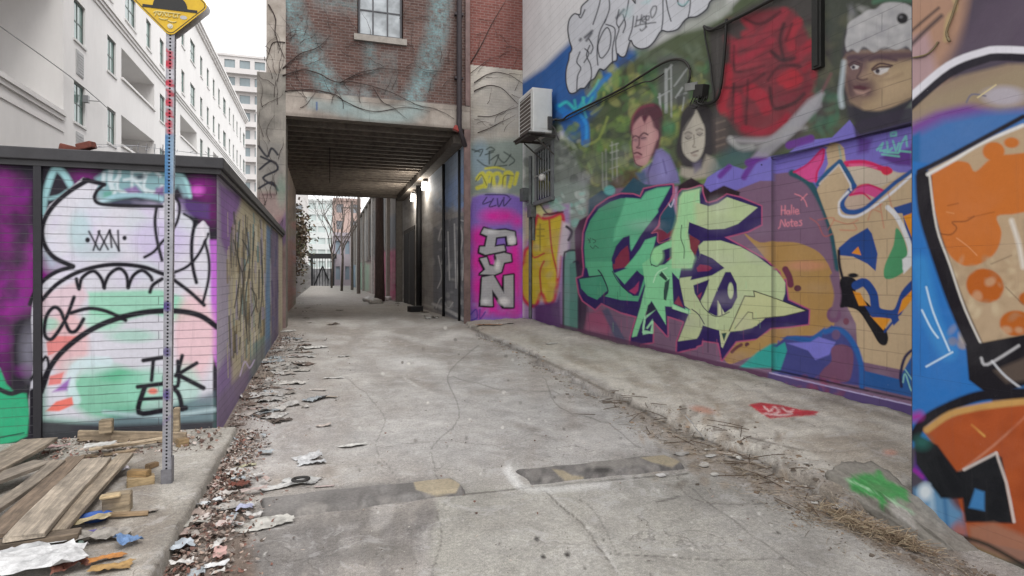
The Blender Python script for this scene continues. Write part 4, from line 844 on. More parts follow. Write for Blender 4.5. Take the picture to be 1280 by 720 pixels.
    s = MB(); s.ab((4.0, 3.152, -.34), (4.03, 3.158, 9)); s.build('corner_edge', pm('pier_edge', '#4a4650', .7, .2), b)
near()
# ===== low courtyard wall on the left (front and alley side) =====
def courtyard():
    YF, XS, ZT = 6.45, -1.0, 2.66
    V = wall('y', YF, -6.5, XS, -.05, ZT, .95)
    p = Paint(V.reshape(-1, 3), '#2a2630')
    for c, r, a in (((15, 255), (20, 34), .55), ((8, 300), (12, 24), .6), ((42, 320), (12, 26), .8), ((20, 365), (30, 28), .8), ((5, 385), (16, 18), .7), ((50, 345), (16, 18), .8), ((2, 230), (12, 20), .6), ((265, 194), (14, 9), .9), ((250, 235), (16, 12), .9), ((262, 265), (10, 14), .5), ((105, 222), (14, 8), .7), ((2, 430), (8, 40), .8), ((-60, 350), (40, 60), .5)):
        p.e(c, r, '#8a1c86', 18, a)
    p.e((247, 238), (8, 6), '#d060c8', 6, .9); p.f([(200, 245), (262, 255), (262, 275), (230, 268), (200, 262)], '#5a3f7a', 5, .9)
    p.dabs((0, 200, 44, 470), ['#3a2440', '#221e28', '#7a2280'], 40, (4, 14), 6, .5, 80)
    p.e((40, 440), (14, 30), '#8e8c9c', 14, .6)
    # green corner
    p.f([(-200, 455), (0, 460), (8, 480), (18, 490), (33, 492), (37, 515), (34, 545), (20, 552), (-200, 600)], '#34a578', 3); p.s([(0, 487), (15, 492), (35, 484)], 6, '#2c2c32', 2); p.s([(-20, 552), (10, 545), (30, 541)], 1.6, '#1f5a48', 1)
    # upper pale blue throw-up
    p.t(30, 195, 4)
    p.s([(95, 330), (100, 220), (140, 90), (165, 65), (200, 90), (230, 140)], 34, '#9cc9cf', 4, .95); p.s([(130, 212), (180, 200), (230, 165)], 16, '#9cc9cf', 4, .9); p.s([(90, 320), (95, 440), (140, 540)], 26, '#7fb0bc', 8, .6)
    p.f([(355, 110), (400, 80), (440, 40), (470, 60), (560, 50), (640, 70), (720, 60), (790, 80), (830, 150), (835, 210), (800, 205), (770, 150), (720, 190), (690, 230), (560, 200), (440, 225), (380, 240), (360, 180)], '#8fb9c0', 6, .85)
    for q, w in (([(440, 50), (430, 120), (450, 180)], 26), ([(480, 70), (470, 170), (560, 180)], 16), ([(500, 120), (560, 110)], 14), ([(540, 70), (540, 190)], 14), ([(545, 75), (600, 80), (590, 120), (550, 120)], 16), ([(620, 80), (650, 70), (680, 100)], 18), ([(610, 100), (600, 160), (660, 180), (690, 150)], 16), ([(400, 90), (395, 150)], 20), ([(560, 130), (610, 180)], 14), ([(450, 130), (480, 100)], 14)):
        p.s(q, w, '#d3e0e6', 3, .9)
    p.e((580, 105), (24, 12), '#3d4450', 4, .9); p.f([(500, 165), (560, 150), (590, 185), (520, 190)], '#8a5aa0', 4, .8); p.f([(400, 180), (450, 170), (430, 215), (385, 225)], '#5fa08f', 4, .8).f([(660, 160), (700, 150), (700, 200), (650, 190)], '#7a3f8a', 4, .8)
    p.s([(390, 225), (460, 200), (560, 196), (660, 205), (690, 220)], 18, '#9fc6d2', 3); p.f([(420, 235), (560, 210), (680, 235), (640, 250), (450, 245)], '#4b4f66', 3, .8)
    p.s([(740, 90), (800, 110), (830, 200)], 18, '#a3d0d4', 3)
    p.t()
    # white body
    body = [(106, 222), (125, 231), (118, 246), (124, 256), (150, 259), (200, 261), (214, 246), (224, 252), (222, 265), (238, 270), (246, 285), (256, 276), (263, 284), (264, 300), (268, 330), (268, 540), (40, 540), (38, 500), (44, 455), (41, 400), (43, 372), (60, 348), (86, 335), (62, 318), (52, 300), (52, 278), (64, 256)]
    p.k = 1.0; p.f([(x-2, y) for x, y in body], '#cdccd6', 2.5)
    p.f([(262, 300), (272, 300), (272, 460), (264, 440)], '#b566c4', 4, .95)
    p.dabs((56, 260, 250, 345), ['#d3cddf', '#c3cdd6', '#cbbfdc', '#d6d2dc'], 60, (8, 24), 8, .45, 81)
    p.e((100, 290), (14, 24), '#a9c8cc', 10, .7).e((125, 315), (26, 10), '#b3c4cb', 8, .6).e((200, 300), (34, 26), '#c2b4dc', 14, .6)
    p.f([(110, 365), (200, 362), (230, 372), (225, 400), (190, 392), (150, 402), (112, 392)], '#93cdb3', 5, .9).e((222, 388), (20, 14), '#93d3b8', 8, .7)
    p.f([(48, 370), (100, 350), (110, 370), (90, 400), (50, 402)], '#d2b6bf', 7, .8).e((85, 430), (26, 40), '#d7a9ac', 9, .8).e((243, 420), (26, 55), '#ddb4ba', 10, .8).e((62, 405), (12, 8), '#8cc8b0', 5, .7)
    p.e((165, 420), (30, 8), '#8cc8b0', 6, .6).e((130, 400), (24, 14), '#8fd0b0', 8, .7)
    p.e((135, 490), (48, 34), '#6dbb98', 10, .85).e((112, 458), (30, 12), '#bcd3d2', 8, .7).e((155, 470), (30, 8), '#4fae84', 6, .6).e((185, 485), (34, 24), '#8fcdb5', 12, .7).e((232, 485), (18, 30), '#9ccfbd', 9, .6)
    p.s([(95, 500), (88, 475), (100, 455), (135, 452)], 12, '#c7dbe0', 4, .8)
    p.f([(58, 428), (72, 420), (98, 420), (96, 428), (60, 445)], '#d97f7c', 2, .9).f([(62, 470), (80, 465), (76, 480), (60, 482)], '#d97f7c', 3).f([(66, 490), (80, 478), (88, 472), (84, 488)], '#8d50a8', 4, .9).f([(57, 514), (70, 502), (90, 496), (92, 506), (74, 514)], '#e07468', 2.5)
    p.f([(48, 500), (56, 480), (60, 520), (140, 528), (130, 512), (266, 500), (268, 545), (48, 548)], '#57a388', 10, .6); p.f([(90, 532), (150, 520), (200, 512), (268, 490), (268, 540), (90, 540)], '#5e6f7c', 8, .8); p.s([(130, 515), (200, 520), (268, 512)], 5, '#b8cfd4', 4, .7)
    p.f([(42, 525), (80, 528), (140, 532), (268, 526), (268, 560), (42, 560)], '#39363c', 6, .95)
    p.t(30, 195, 4)
    def k(pts, w, **kw): p.s(pts, w, '#1c1a22', 2.4, 1, **kw)
    k([(300, 118), (340, 128), (402, 142)], 22); k([(318, 122), (230, 175), (150, 245), (102, 320), (90, 390), (108, 455), (155, 510), (245, 552)], 25)
    k([(398, 145), (365, 175), (352, 210), (372, 236), (450, 246), (690, 252)], 18); k([(662, 262), (655, 330), (665, 420), (690, 520)], 17); k([(603, 506), (650, 478), (690, 430), (720, 400), (765, 330), (778, 250), (755, 205)], 15); k([(800, 290), (850, 320), (865, 330)], 12)
    p.s([(880, 350), (860, 430), (855, 470)], 20, '#d2ccd8', 3); k([(745, 585), (820, 550), (880, 480), (920, 390)], 15); k([(858, 320), (842, 400), (838, 480), (845, 560), (862, 632)], 19); p.s([(895, 340), (900, 400)], 24, '#d8d4de', 3)
    k([(905, 430), (925, 520), (922, 620), (895, 730)], 15); k([(750, 620), (830, 680), (900, 745)], 20)
    k([(240, 555), (160, 580), (90, 630), (50, 690), (30, 740)], 22); k([(90, 720), (160, 645), (260, 585), (370, 552), (480, 542), (600, 556), (690, 588), (745, 600)], 22)
    for q in ([(262, 615), (275, 665), (290, 610), (345, 575), (385, 610), (402, 660)], [(400, 655), (425, 595), (475, 562), (512, 595), (520, 658)], [(522, 655), (545, 600), (590, 572), (630, 600), (640, 620)], [(630, 680), (645, 645), (690, 615)]): k(q, 19)
    for a, b in (((325, 378), (372, 466)), ((378, 375), (347, 470)), ((372, 378), (420, 466)), ((428, 372), (380, 470)), ((430, 372), (438, 455)), ((428, 380), (476, 474)), ((470, 374), (474, 470))): k([a, b], 10)
    p.e((318, 420), (12, 13), '#1c1a22', 2).e((503, 410), (11, 12), '#1c1a22', 2)
    p.t(0, 360, 3.6)
    k([(333, 42), (300, 130), (255, 205), (225, 232), (200, 205), (208, 130), (240, 88), (270, 100), (292, 150), (315, 195), (345, 190), (376, 140)], 18); k([(320, 112), (400, 92), (480, 105), (565, 145)], 18)
    k([(150, 660), (150, 560), (190, 430), (250, 320), (340, 235), (440, 172), (560, 128), (680, 106), (800, 104), (900, 124), (975, 175)], 26); k([(158, -10), (155, 300), (160, 640)], 9); k([(140, 412), (205, 310), (218, 380), (190, 470)], 14); k([(150, 640), (150, 470)], 36)
    p.e((30, 500), (60, 60), '#34a578', 6, .0)
    k([(645, 326), (735, 312)], 20); k([(690, 325), (682, 415)], 18); k([(820, 305), (800, 380)], 18); k([(885, 338), (790, 395)], 18); k([(800, 390), (915, 450)], 22); k([(760, 330), (740, 420), (800, 440), (800, 330)], 18)
    k([(620, 445), (740, 430)], 20); k([(650, 450), (625, 560), (740, 550), (835, 540)], 24); k([(740, 430), (800, 470), (820, 545)], 22); k([(640, 500), (730, 495)], 16); p.e((688, 464), (22, 14), '#dd7a6c', 3)
    p.t()
    mF = paintmat('courtyard_front_paint', 'y', (3.0, .083, .0045), ([.42]*3, [.4]*3, [.3]*3), .8, .12, .6, .2, .7)
    r = MB(); r.ab((-6.5, YF+.02, -.3), (XS-.02, 16.3, ZT-.01)); body_o = r.build('courtyard_wall', pm('courtyard_body', '#5b5658', .85, .2))
    tag(body_o, 'low painted wall at the left with a black coping and a white and mint graffiti figure', 'wall')
    wallobj('front_face', V, p, mF, body_o)
    # alley side
    V = wall('x', XS, YF, 16.3, -.1, ZT, .5)
    p = Paint(V.reshape(-1, 3), '#b0a690', k=1.2)
    p.f([(266, 190), (302, 220), (300, 290), (294, 330), (286, 380), (290, 470), (300, 520), (266, 570)], '#a59cac', 4)
    p.f([(274, 230), (300, 245), (300, 300), (288, 330), (276, 300)], '#7d5096', 5, .8).f([(270, 470), (285, 440), (300, 460), (312, 450), (318, 480), (300, 530), (266, 580)], '#84689e', 6, .8).f([(276, 380), (286, 370), (286, 430), (276, 440)], '#a49cae', 4, .6)
    p.f([(286, 330), (294, 270), (304, 250), (335, 280), (334, 400), (320, 450), (290, 480)], '#b8ad92', 6, .9)
    g = random.Random(4)
    for _ in range(230):
        x = g.uniform(284, 347); y = g.uniform(265, 430); c = g.choice(['#5c554a', '#d0c8b0', '#9a93a6', '#4e4a46', '#c0b698', '#5f8a90', '#8c7a56', '#3a3834'])
        p.s([(x, y), (x+g.uniform(-1, 1.5), y+g.uniform(8, 50))], g.uniform(.8, 2.6), c, 1, g.uniform(.5, .9), sm=False)
    p.f([(333, 280), (338, 285), (338, 440), (331, 450)], '#5f7fa0', 2, .9).f([(339, 285), (348, 292), (348, 425), (339, 436)], '#5c4e78', 2, .8).f([(316, 430), (330, 420), (328, 470), (308, 500)], '#4f7a7c', 4, .6)
    p.f([(270, 500), (350, 405), (350, 430), (270, 580)], '#7a6f7a', 6, .5)
    for pts in ([(300, 275), (297, 320), (304, 350), (299, 400)], [(308, 285), (312, 330), (306, 380), (310, 430)], [(318, 290), (315, 350), (322, 390)], [(326, 300), (328, 360), (323, 410)], [(292, 300), (300, 340), (293, 385)], [(303, 300), (311, 318), (303, 340)], [(314, 360), (321, 375), (314, 395)]): p.s(pts, 1.6, '#3a3836', 1, .8)
    p.s([(300, 470), (306, 452), (312, 460), (318, 450)], 1.8, '#d0c0e0', 1, .8)
    mS = paintmat('courtyard_side_paint', 'x', (.22, .083, .005), ([.3, .25, .22], [.4, .36, .3], [.35]*3), .4, .1, .7, .3, .6)
    wallobj('side_face', V, p, mS, body_o)
    c = MB(); c.ab((-6.5, YF-.07, ZT-.01), (XS+.07, YF+.3, ZT+.1), bev=.01); c.ab((XS-.3, YF+.3, ZT-.01), (XS+.07, 16.3, ZT+.1), bev=.01)
    c.ab((-6.5, YF-.04, ZT-.06), (XS+.04, YF, ZT-.01)); c.ab((XS, YF, ZT-.06), (XS+.04, 16.3, ZT-.01))
    c.build('coping', pm('black_coping', '#3a393c', .6, .25, 4), body_o)
    e = MB(); e.ab((-2.5, YF-.035, -.02), (-2.44, YF+.01, ZT-.06)); e.build('drip_channel', pm('dark_channel', '#232228', .6, .2), body_o)
    # rusty lump and razor wire on the coping
    q = atY(97, 181, YF+.1)
    b = MB()
    for dx, dz, rz in ((-.07, 0, .2), (.07, .035, -.25)):
        b.box((q[0]+dx, q[1], ZT+.13+dz), (.14, .10, .065), Matrix.Rotation(rz, 3, 'Y') @ Matrix.Rotation(rz, 3, 'Z'), bev=.01)
    tag(b.build('broken_brick', pm('old_red_brick', '#7a4438', .85, .3, 14, .5)), 'broken red brick lying on the black coping of the left wall', 'brick')
    w = MB(); x0 = -1.72; n = 5
    for i in range(n):
        cx = x0+i*.07; pts = [(cx+.02*math.sin(a*.5), YF+.12+.05*math.cos(a), ZT+.17+.06*math.sin(a)) for a in np.linspace(0, 2*math.pi, 14)]
        w.tube(pts, .0022, 4, cap=False)
    for s0 in (0, 1):
        w.tube([(x0-.35, YF+.1+s0*.05, ZT+.16+.04*s0), (x0, YF+.11, ZT+.2), (x0+.4, YF+.12, ZT+.17), (XS, YF+.1, ZT+.14)], .0025, 5)
    for i in range(8): w.box((x0-.3+i*.13, YF+.1, ZT+.17), (.03, .003, .006), Matrix.Rotation(i, 3, 'Y'))
    tag(w.build('razor_wire', pm('wire_steel', '#a8a8ac', .4, .15, metal=.6)), 'small coil of razor wire standing on the coping above the graffiti figure', 'wire')
courtyard()

# ===== openings helper =====
def holed(mb, axis, c, u0, u1, z0, z1, holes, depth, outward):
    """flat wall with rectangular openings and reveals. holes: (ua,ub,za,zb[,depth])"""
    us = sorted({u0, u1, *[h[0] for h in holes], *[h[1] for h in holes]}); zs = sorted({z0, z1, *[h[2] for h in holes], *[h[3] for h in holes]})
    P = (lambda u, z, d=0: (c-outward*d, u, z)) if axis == 'x' else (lambda u, z, d=0: (u, c-outward*d, z))
    for i in range(len(us)-1):
        for j in range(len(zs)-1):
            cu, cz = (us[i]+us[i+1])/2, (zs[j]+zs[j+1])/2
            if any(h[0] < cu < h[1] and h[2] < cz < h[3] for h in holes): continue
            mb.add([P(us[i], zs[j]), P(us[i+1], zs[j]), P(us[i+1], zs[j+1]), P(us[i], zs[j+1])], [(0, 1, 2, 3)])
    for h in holes:
        d = h[4] if len(h) > 4 else depth; a, b, e, f = h[:4]
        cs = [(a, e), (b, e), (b, f), (a, f)]
        for i in range(4):
            q, r = cs[i], cs[(i+1) % 4]
            mb.add([P(*q), P(*r), P(*r, d), P(*q, d)], [(0, 1, 2, 3)])
        if len(h) > 4: mb.add([P(a, e, d), P(b, e, d), P(b, f, d), P(a, f, d)], [(0, 1, 2, 3)])
def windowx(axis, c, out, a, b, z0, z1, cols, rows, mf, mg, parent, fw=.06, sill=True, name='window'):
    """frame (part) with one glass child"""
    P = (lambda u, d, z: (c-out*d, u, z)) if axis == 'x' else (lambda u, d, z: (u, c-out*d, z))
    f = MB()
    def bar(ua, ub, za, zb, d0=.08, d1=.14): f.ab(P(ua, d0, za), P(ub, d1, zb))
    bar(a, a+fw, z0, z1); bar(b-fw, b, z0, z1); bar(a+fw, b-fw, z0, z0+fw); bar(a+fw, b-fw, z1-fw, z1)
    for i in range(1, cols): u = a+(b-a)*i/cols; bar(u-fw*.35, u+fw*.35, z0+fw, z1-fw, .09, .13)
    for i in range(1, rows):
        z = z0+(z1-z0)*i/rows
        for k in range(cols):
            ua = a+(b-a)*k/cols+(fw if k == 0 else fw*.35); ub = a+(b-a)*(k+1)/cols-(fw if k == cols-1 else fw*.35); bar(ua, ub, z-fw*.35, z+fw*.35, .092, .128)
    fo = f.build(name, mf, parent)
    g = MB(); g.ab(P(a+.01, .11, z0+.01), P(b-.01, .115, z1-.01)); g.build('pane', mg, fo)
    if sill:
        s = MB(); s.ab(P(a-.06, -.06, z0-.1), P(b+.06, .08, z0-.001)); s.build('sill', pm('pale_sill', '#d9d8d6', .7, .08), fo)
    return fo
def glassmat(name, col, rough=.12, var=.3, scale=.8):
    m, nt, b = newmat(name); tc = N(nt, 'ShaderNodeTexCoord'); n = noise_n(nt, tc.outputs['Object'], scale, 3)
    c = alb(col); nt.links.new(mixc(nt, ramp(nt, n, .35, .65), c, [v*(1-var) for v in c]), b.inputs['Base Color'])
    b.inputs['Roughness'].default_value = rough; b.inputs['Specular IOR Level'].default_value = .6; return m

# ===== white apartment building =====
def apartments():
    X = -10.0; Y0, Y1, H = 8, 87, 22.6
    mw = pm('white_render', '#e8e6e4', .8, .07, .3, .08, fine=3, stretch=(1, 1, .35)); mg = glassmat('green_window_glass', '#7c9690', .1, .35); mf = pm('grey_window_frame', '#66706c', .5, .1)
    root = empty('apartment_building', (X, 50, 0), 0, 'long white apartment building with rows of narrow green windows behind the low wall', 'building')
    holes = []; wins = []
    for zc in (5.5, 9.0, 12.5):
        for a, b in ((29.35, 30.6), (33.4, 34.65), (43.1, 44.4), (46.2, 47.2), (56.2, 57.4), (59.6, 60.8), (70.5, 71.7), (73.5, 74.7), (77, 78), (82, 83.2)): wins.append((a, b, zc-.87, zc+.87))
        for a, b, d in ((35.5, 41.8, 2.2), (48.8, 54.8, 2.2), (62.5, 68.5, 2.2)): holes.append((a, b, zc-.55, zc+.98, d))
    for zc, off in ((16.1, 0), (19.6, 0)):
        y = 30.0; i = 0
        while y < 85:
            w = 1.9 if i % 5 == 2 else 1.05
            wins.append((y, y+w, zc-.85, zc+.85)); y += 3.05+(.9 if w > 1.5 else 0); i += 1
    allh = holes+wins+[(12.0, 28.3, 8.15, 13.7, 6.5)]
    mb = MB(); holed(mb, 'x', X, Y0, Y1, -.2, H, allh, .22, 1)
    mb.ab((X-22, Y0, -.2), (X-6.6, Y1, H-.4)); mb.ab((X-6.6, Y0, H-.6), (X-.01, Y1, H-.02)); mb.ab((X-6.6, Y1-.3, -.2), (X-.01, Y1-.02, H-.6)); mb.ab((X-6.6, Y0+.02, -.2), (X-.01, Y0+.3, H-.6))
    mb.build('wall', mw, root)
    for a, b, z0, z1 in wins:
        windowx('x', X, 1, a, b, z0, z1, 2 if b-a > 1.1 else 1, 2 if z1 > 15 else 2, mf, mg, root, .07)
    for zc in (7.25, 10.75):
        for a in (29.55, ):
            v = MB(); v.ab((X, a, zc-.55), (X+.03, a+.8, zc+.5))
            for k in range(8): v.ab((X+.03, a+.04, zc-.5+k*.12), (X+.045, a+.76, zc-.44+k*.12))
            v.build('vent_panel', pm('vent_grey', '#b4b4b4', .6, .1), root)
    def band(z, prof, y0, y1, name):
        m = MB()
        for d, za, zb in prof: m.ab((X, y0, z+za), (X+d, y1, z+zb))
        m.build(name, mw, root)
    band(14.2, ((.06, 0, .18), (.13, .18, .34), (.2, .34, .5)), Y0, Y1, 'cornice'); band(H, ((.15, -.5, -.32), (.28, -.32, -.1), (.4, -.1, .12)), Y0, Y1, 'roof_cornice'); band(8.15, ((.04, -.75, -.62), (.07, -.3, -.12), (.13, -.12, .06)), 12, 28.3, 'terrace_coping')
    for a, b in ((35.5, 41.8), (48.8, 54.8), (62.5, 68.5)):
        for zc in (5.5, 9, 12.5):
            m = MB(); m.ab((X, a-.05, zc-.68), (X+.1, b+.05, zc-.56)); m.build('balcony_coping', mw, root)
            m = MB(); m.ab((X-2.19, a+1.2, zc-.5), (X-2.12, a+3.4, zc+.85)); m.build('balcony_door', mg, root)
    w = MB(); pts = [(X-1, 12, 10.4), (X-.6, 20, 10.05), (X+.15, 28.3, 9.75), (X+.15, 34, 9.6)]
    w.tube(smooth_path(pts), .02, 5); w.build('wall_cable', pm('pale_cable', '#9a9a9a', .6, .1), root)
    f = MB(); f.tube([(X+.6, 30.4, 9.3), (X+.02, 30.4, 9.3)], .02, 5); f.box((X+.1, 30.4, 9.35), (.2, .2, .3)); f.build('wall_lamp', pm('lamp_grey', '#9a9a9c', .5, .1), root)
apartments()

def tower(name, cx, cy, w, d, h, col, floors, bays, label, balc=True, glass='#8fa0a4', win=.6, z0=-.3):
    root = empty(name, (cx, cy, 0), 0, label, 'building')
    mw = pm(name+'_wall', col, .8, .08, .2, .05, fine=2); mg = glassmat(name+'_glass', glass, .15, .3, .1)
    y = cy-d/2; fh = h/floors; bw = w/bays; holes = []
    for f in range(floors):
        for b in range(bays):
            u = cx-w/2+b*bw+bw*(1-win)/2; z = f*fh+fh*.3; holes.append((u, u+bw*win, z, z+fh*.52))
    mb = MB(); holed(mb, 'y', y, cx-w/2, cx+w/2, z0, h, holes, .3, -1); mb.ab((cx-w/2+.01, y+.35, z0), (cx+w/2-.01, cy+d/2, h-.02)); mb.ab((cx-w/2, y-.25, h), (cx+w/2, cy+d/2, h+.5))
    mb.add([(cx+w/2, y, z0), (cx+w/2, y+.36, z0), (cx+w/2, y+.36, h), (cx+w/2, y, h)], [(0, 1, 2, 3)]); mb.add([(cx-w/2, y, z0), (cx-w/2, y+.36, z0), (cx-w/2, y+.36, h), (cx-w/2, y, h)], [(0, 1, 2, 3)])
    mb.build('wall', mw, root)
    for h_ in holes:
        g = MB(); g.ab((h_[0]+.01, y+.25, h_[2]+.01), (h_[1]-.01, y+.3, h_[3]-.01)); g.ab(((h_[0]+h_[1])/2-.04, y+.2, h_[2]+.02), ((h_[0]+h_[1])/2+.04, y+.249, h_[3]-.02)); g.build('window', mg, root)
    if balc:
        for f in range(1, floors):
            m = MB(); m.ab((cx-w/2-.1, y-1.2, f*fh-.15), (cx+w/2+.1, y-.01, f*fh+.1)); m.ab((cx-w/2-.1, y-1.2, f*fh+.1), (cx+w/2+.1, y-1.1, f*fh+.95)); m.build('balcony', mw, root)
    return root
tower('apartment_tower', -16.2, 146, 15, 12, 49, '#cfcbc9', 13, 5, 'pale apartment tower with stacked balconies behind the white building', True, '#8b989c', .7)

# ===== brick building spanning the alley =====
FY = 16.5
def overpass():
    V = wall('y', FY, -1.4, 3.96, 6.44, 21, 1.0)
    # leave the window opening: move faces away by cutting vertices
    p = Paint(V.reshape(-1, 3), '#8ec0c4', cov=0)
    def vv(pts, w, a): p.s(pts, w, '#9dc4c8', 16, a*.85)
    vv([(360, -10), (372, 30), (390, 70), (412, 108), (440, 138), (480, 152)], 24, .85); vv([(480, 150), (510, 130), (530, 95), (545, 45), (552, -10)], 24, .85); vv([(462, 45), (464, 85)], 12, .6); vv([(405, 0), (440, 5)], 22, .4); vv([(395, 45), (410, 55)], 10, .3); vv([(465, 85), (460, 120)], 10, .2)
    p.f([(425, 110), (460, 108), (470, 128), (430, 130)], '#b5a8a8', 8, .5); p.f([(478, 65), (495, 65), (496, 128), (470, 128)], '#9c6450', 6, .45)
    m = paintmat('old_brick_wall', 'y', (.23, .078, .011), ([.085, .045, .04], [.21, .125, .105], [.34, .31, .29]), .1, 0, .85, .4, .8, patchy=.8)
    # brick tone variation
    root = empty('brick_building', (1.3, FY, 0), 0, 'old brick building spanning the alley on a dark underpass', 'building')
    wu, wl = (.87, 2.12), 8.12
    keep = []
    us = V[:, 0, 0]; nu, nv = V.shape[:2]
    o, me = gridmesh('brick_wall', V, nu, nv, m, root); p.store(me)
    bm = bmesh.new(); bm.from_mesh(me)
    dead = [f for f in bm.faces if wu[0] < f.calc_center_median().x < wu[1] and wl < f.calc_center_median().z < 10.3]
    bmesh.ops.delete(bm, geom=dead, context='FACES'); bm.to_mesh(me); bm.free()
    xs = sorted(us, key=lambda u: abs(u-wu[0]))[0]
    r = MB()
    r.ab((wu[0]-.12, FY+.002, wl-.1), (wu[0]+.01, FY+.3, 10.4)); r.ab((wu[1]-.01, FY+.002, wl-.1), (wu[1]+.12, FY+.3, 10.4)); r.ab((wu[0]-.12, FY+.002, 10.25), (wu[1]+.12, FY+.3, 10.5)); r.ab((wu[0], FY+.002, wl-.1), (wu[1], FY+.3, wl+.01))
    r.build('window_reveal', pm('reveal_brick', '#8a6c62', .85, .2), root)
    fo = windowx('y', FY, -1, wu[0]+.04, wu[1]-.04, wl+.03, 10.25, 3, 3, pm('dark_window_frame', '#4a4a4e', .5, .1), glassmat('old_window_glass', '#b0b6ba', .25, .45, 2.2), root, .05, False)
    s = MB(); s.ab((wu[0]-.08, FY-.07, wl-.16), (wu[1]+.08, FY+.1, wl+.005)); s.build('sill', pm('stone_sill', '#a7a098', .8, .2), fo)
    # body above the passage
    b = MB(); b.ab((-1.4, FY+.35, 6.05), (3.96, 31, 21)); b.ab((-1.4, FY, 21), (3.96, 31, 21.2)); b.ab((-1.4, FY+.01, 6.44), (-1.38, FY+.36, 21))
    b.ab((-1.38, FY+.05, 6.2), (wu[0]-.13, FY+.34, 20.9)); b.ab((wu[1]+.13, FY+.05, 6.2), (3.94, FY+.34, 20.9)); b.ab((wu[0]-.13, FY+.05, 6.2), (wu[1]+.13, FY+.34, wl-.11)); b.ab((wu[0]-.13, FY+.05, 10.52), (wu[1]+.13, FY+.34, 20.9))
    b.build('upper_storeys', pm('brick_body', '#6d4a42', .85, .2), root)
    # lintel
    V = wall('y', FY-.03, -1.39, 4.0, 5.78, 6.44, 1.2)
    p = Paint(V.reshape(-1, 3), '#b3a89e')
    p.dabs((355, 112, 590, 165), ['#c7bdb2', '#968b82', '#a9a096', '#7e746c'], 90, (3, 14), 4, .5, 90)
    vv([(430, 130), (460, 145), (500, 146), (520, 135)], 22, .55); p.f([(385, 122), (440, 132), (430, 145), (385, 135)], '#a9bfc0', 8, .5); p.s([(396, 128), (396, 137)], 2, '#4f6a9a', 1)
    p.f([(355, 140), (590, 160), (590, 170), (355, 150)], '#6d645c', 3, .5)
    mc = paintmat('old_concrete', 'y', (2.4, .9, .006), ([.4]*3, [.4]*3, [.3]*3), .4, 0, .85, .32, .8)
    wallobj('lintel_face', V, p, mc, root)
    l = MB(); l.ab((-1.39, FY-.025, 5.78), (4.0, FY+.34, 6.43)); l.build('lintel', pm('lintel_body', '#8f867c', .85, .3, 5, .4), root)
    # left pier, upper and lower
    V = wall('y', FY-.04, -1.62, -.93, -.1, 6.85, 1.0)
    p = Paint(V.reshape(-1, 3), '#9a948c')
    p.dabs((318, 90, 362, 420), ['#8a857d', '#aba59b', '#7b7870', '#66625e'], 130, (2, 10), 3, .5, 91)
    p.f([(322, 175), (352, 180), (352, 238), (322, 235)], '#8f8b86', 4, .8)
    p.t(260, 180, 1.8917)
    for q in ([(120, 5), (140, 30), (150, 10), (165, 25)], [(122, 60), (150, 40), (165, 60), (130, 80), (160, 100)], [(120, 105), (150, 90), (165, 110)], [(125, 30), (160, 45)], [(130, 120), (160, 120)]): p.s(q, 5, '#33333a', 1.2)
    p.t(); p.f([(322, 240), (360, 240), (360, 300), (340, 290), (322, 270)], '#9c7f7d', 6, .6).f([(345, 270), (362, 270), (366, 420), (350, 420)], '#93706f', 6, .6); p.e((352, 240), (6, 18), '#7aa08c', 5, .4)
    p.f([(348, 280), (360, 260), (362, 300), (350, 310)], '#5d4a7a', 5, .6)
    wallobj('pier_face', V, p, mc, root)
    V = wall('y', FY-.035, -1.40, -.93, 6.85, 21, 1.2)
    p = Paint(V.reshape(-1, 3), '#bdb3a9'); p.dabs((330, -10, 360, 100), ['#aaa095', '#ccc3b8', '#8f857b'], 50, (2, 10), 4, .5, 92)
    wallobj('pier_upper_face', V, p, mc, root)
    l = MB(); l.ab((-1.62, FY-.035, -.2), (-.93, FY+.9, 6.84)); l.ab((-1.40, FY-.03, 6.84), (-.935, FY+.345, 20.99)); l.build('pier', pm('pier_concrete', '#8b847b', .85, .3, 4, .4), root)
    # passage left wall, painted
    V = wall('x', -1.28, FY+.8, 31, -.1, 6.05, .6)
    p = Paint(V.reshape(-1, 3), '#8a8078', k=1.7); p.dabs((350, 230, 375, 420), ['#9b8a80', '#6f6660', '#a5746e', '#7d8a78', '#8b7f90'], 60, (1, 8), 3, .6, 93); p.f([(352, 300), (366, 300), (366, 400), (352, 420)], '#8f6a66', 4, .6)
    wl_ = wallobj('passage_left_face', V, p, paintmat('passage_paint', 'x', (.4, .2, .006), ([.4]*3, [.38]*3, [.3]*3), .5, 0, .8, .3, .6), root)
    l = MB(); l.ab((-1.58, FY+.92, -.2), (-1.3, 31, 6.05)); l.build('passage_left_wall', pm('pier_concrete', '#8b847b'), root)
    # ceiling with joists
    c = MB(); c.ab((-1.28, FY+.35, 6.0), (3.95, 31, 6.04)); c.build('ceiling', pm('sooty_boards', '#6b635c', .9, .3), root)
    y = FY+.75
    while y < 30.6:
        j = MB(); j.ab((-1.27, y, 5.72), (3.94, y+.1, 5.995)); j.build('joist', pm('sooty_timber', '#8f857c', .9, .3), root); y += .62
    j = MB(); j.ab((-1.27, 30.7, 5.6), (3.94, 31, 5.995)); j.ab((3.6, FY+.36, 5.45), (3.94, 30.69, 5.7)); j.build('beam', pm('sooty_beam', '#7a7169', .9, .3), root)
    d = MB(); d.tube([(.2, 20, 5.9), (.2, 20, 4.6)], .012, 5); d.build('hanging_wire', pm('dark_conduit', '#2c2c2a'), root)
    # passage right wall with roller door and doorway
    V = wall('x', 3.95, FY, 31.2, -.1, 5.8, .6)
    V = V[(V[:, 0, 1] < 31.3)]
    p = Paint(V.reshape(-1, 3), '#6f6c6b', k=3.0)
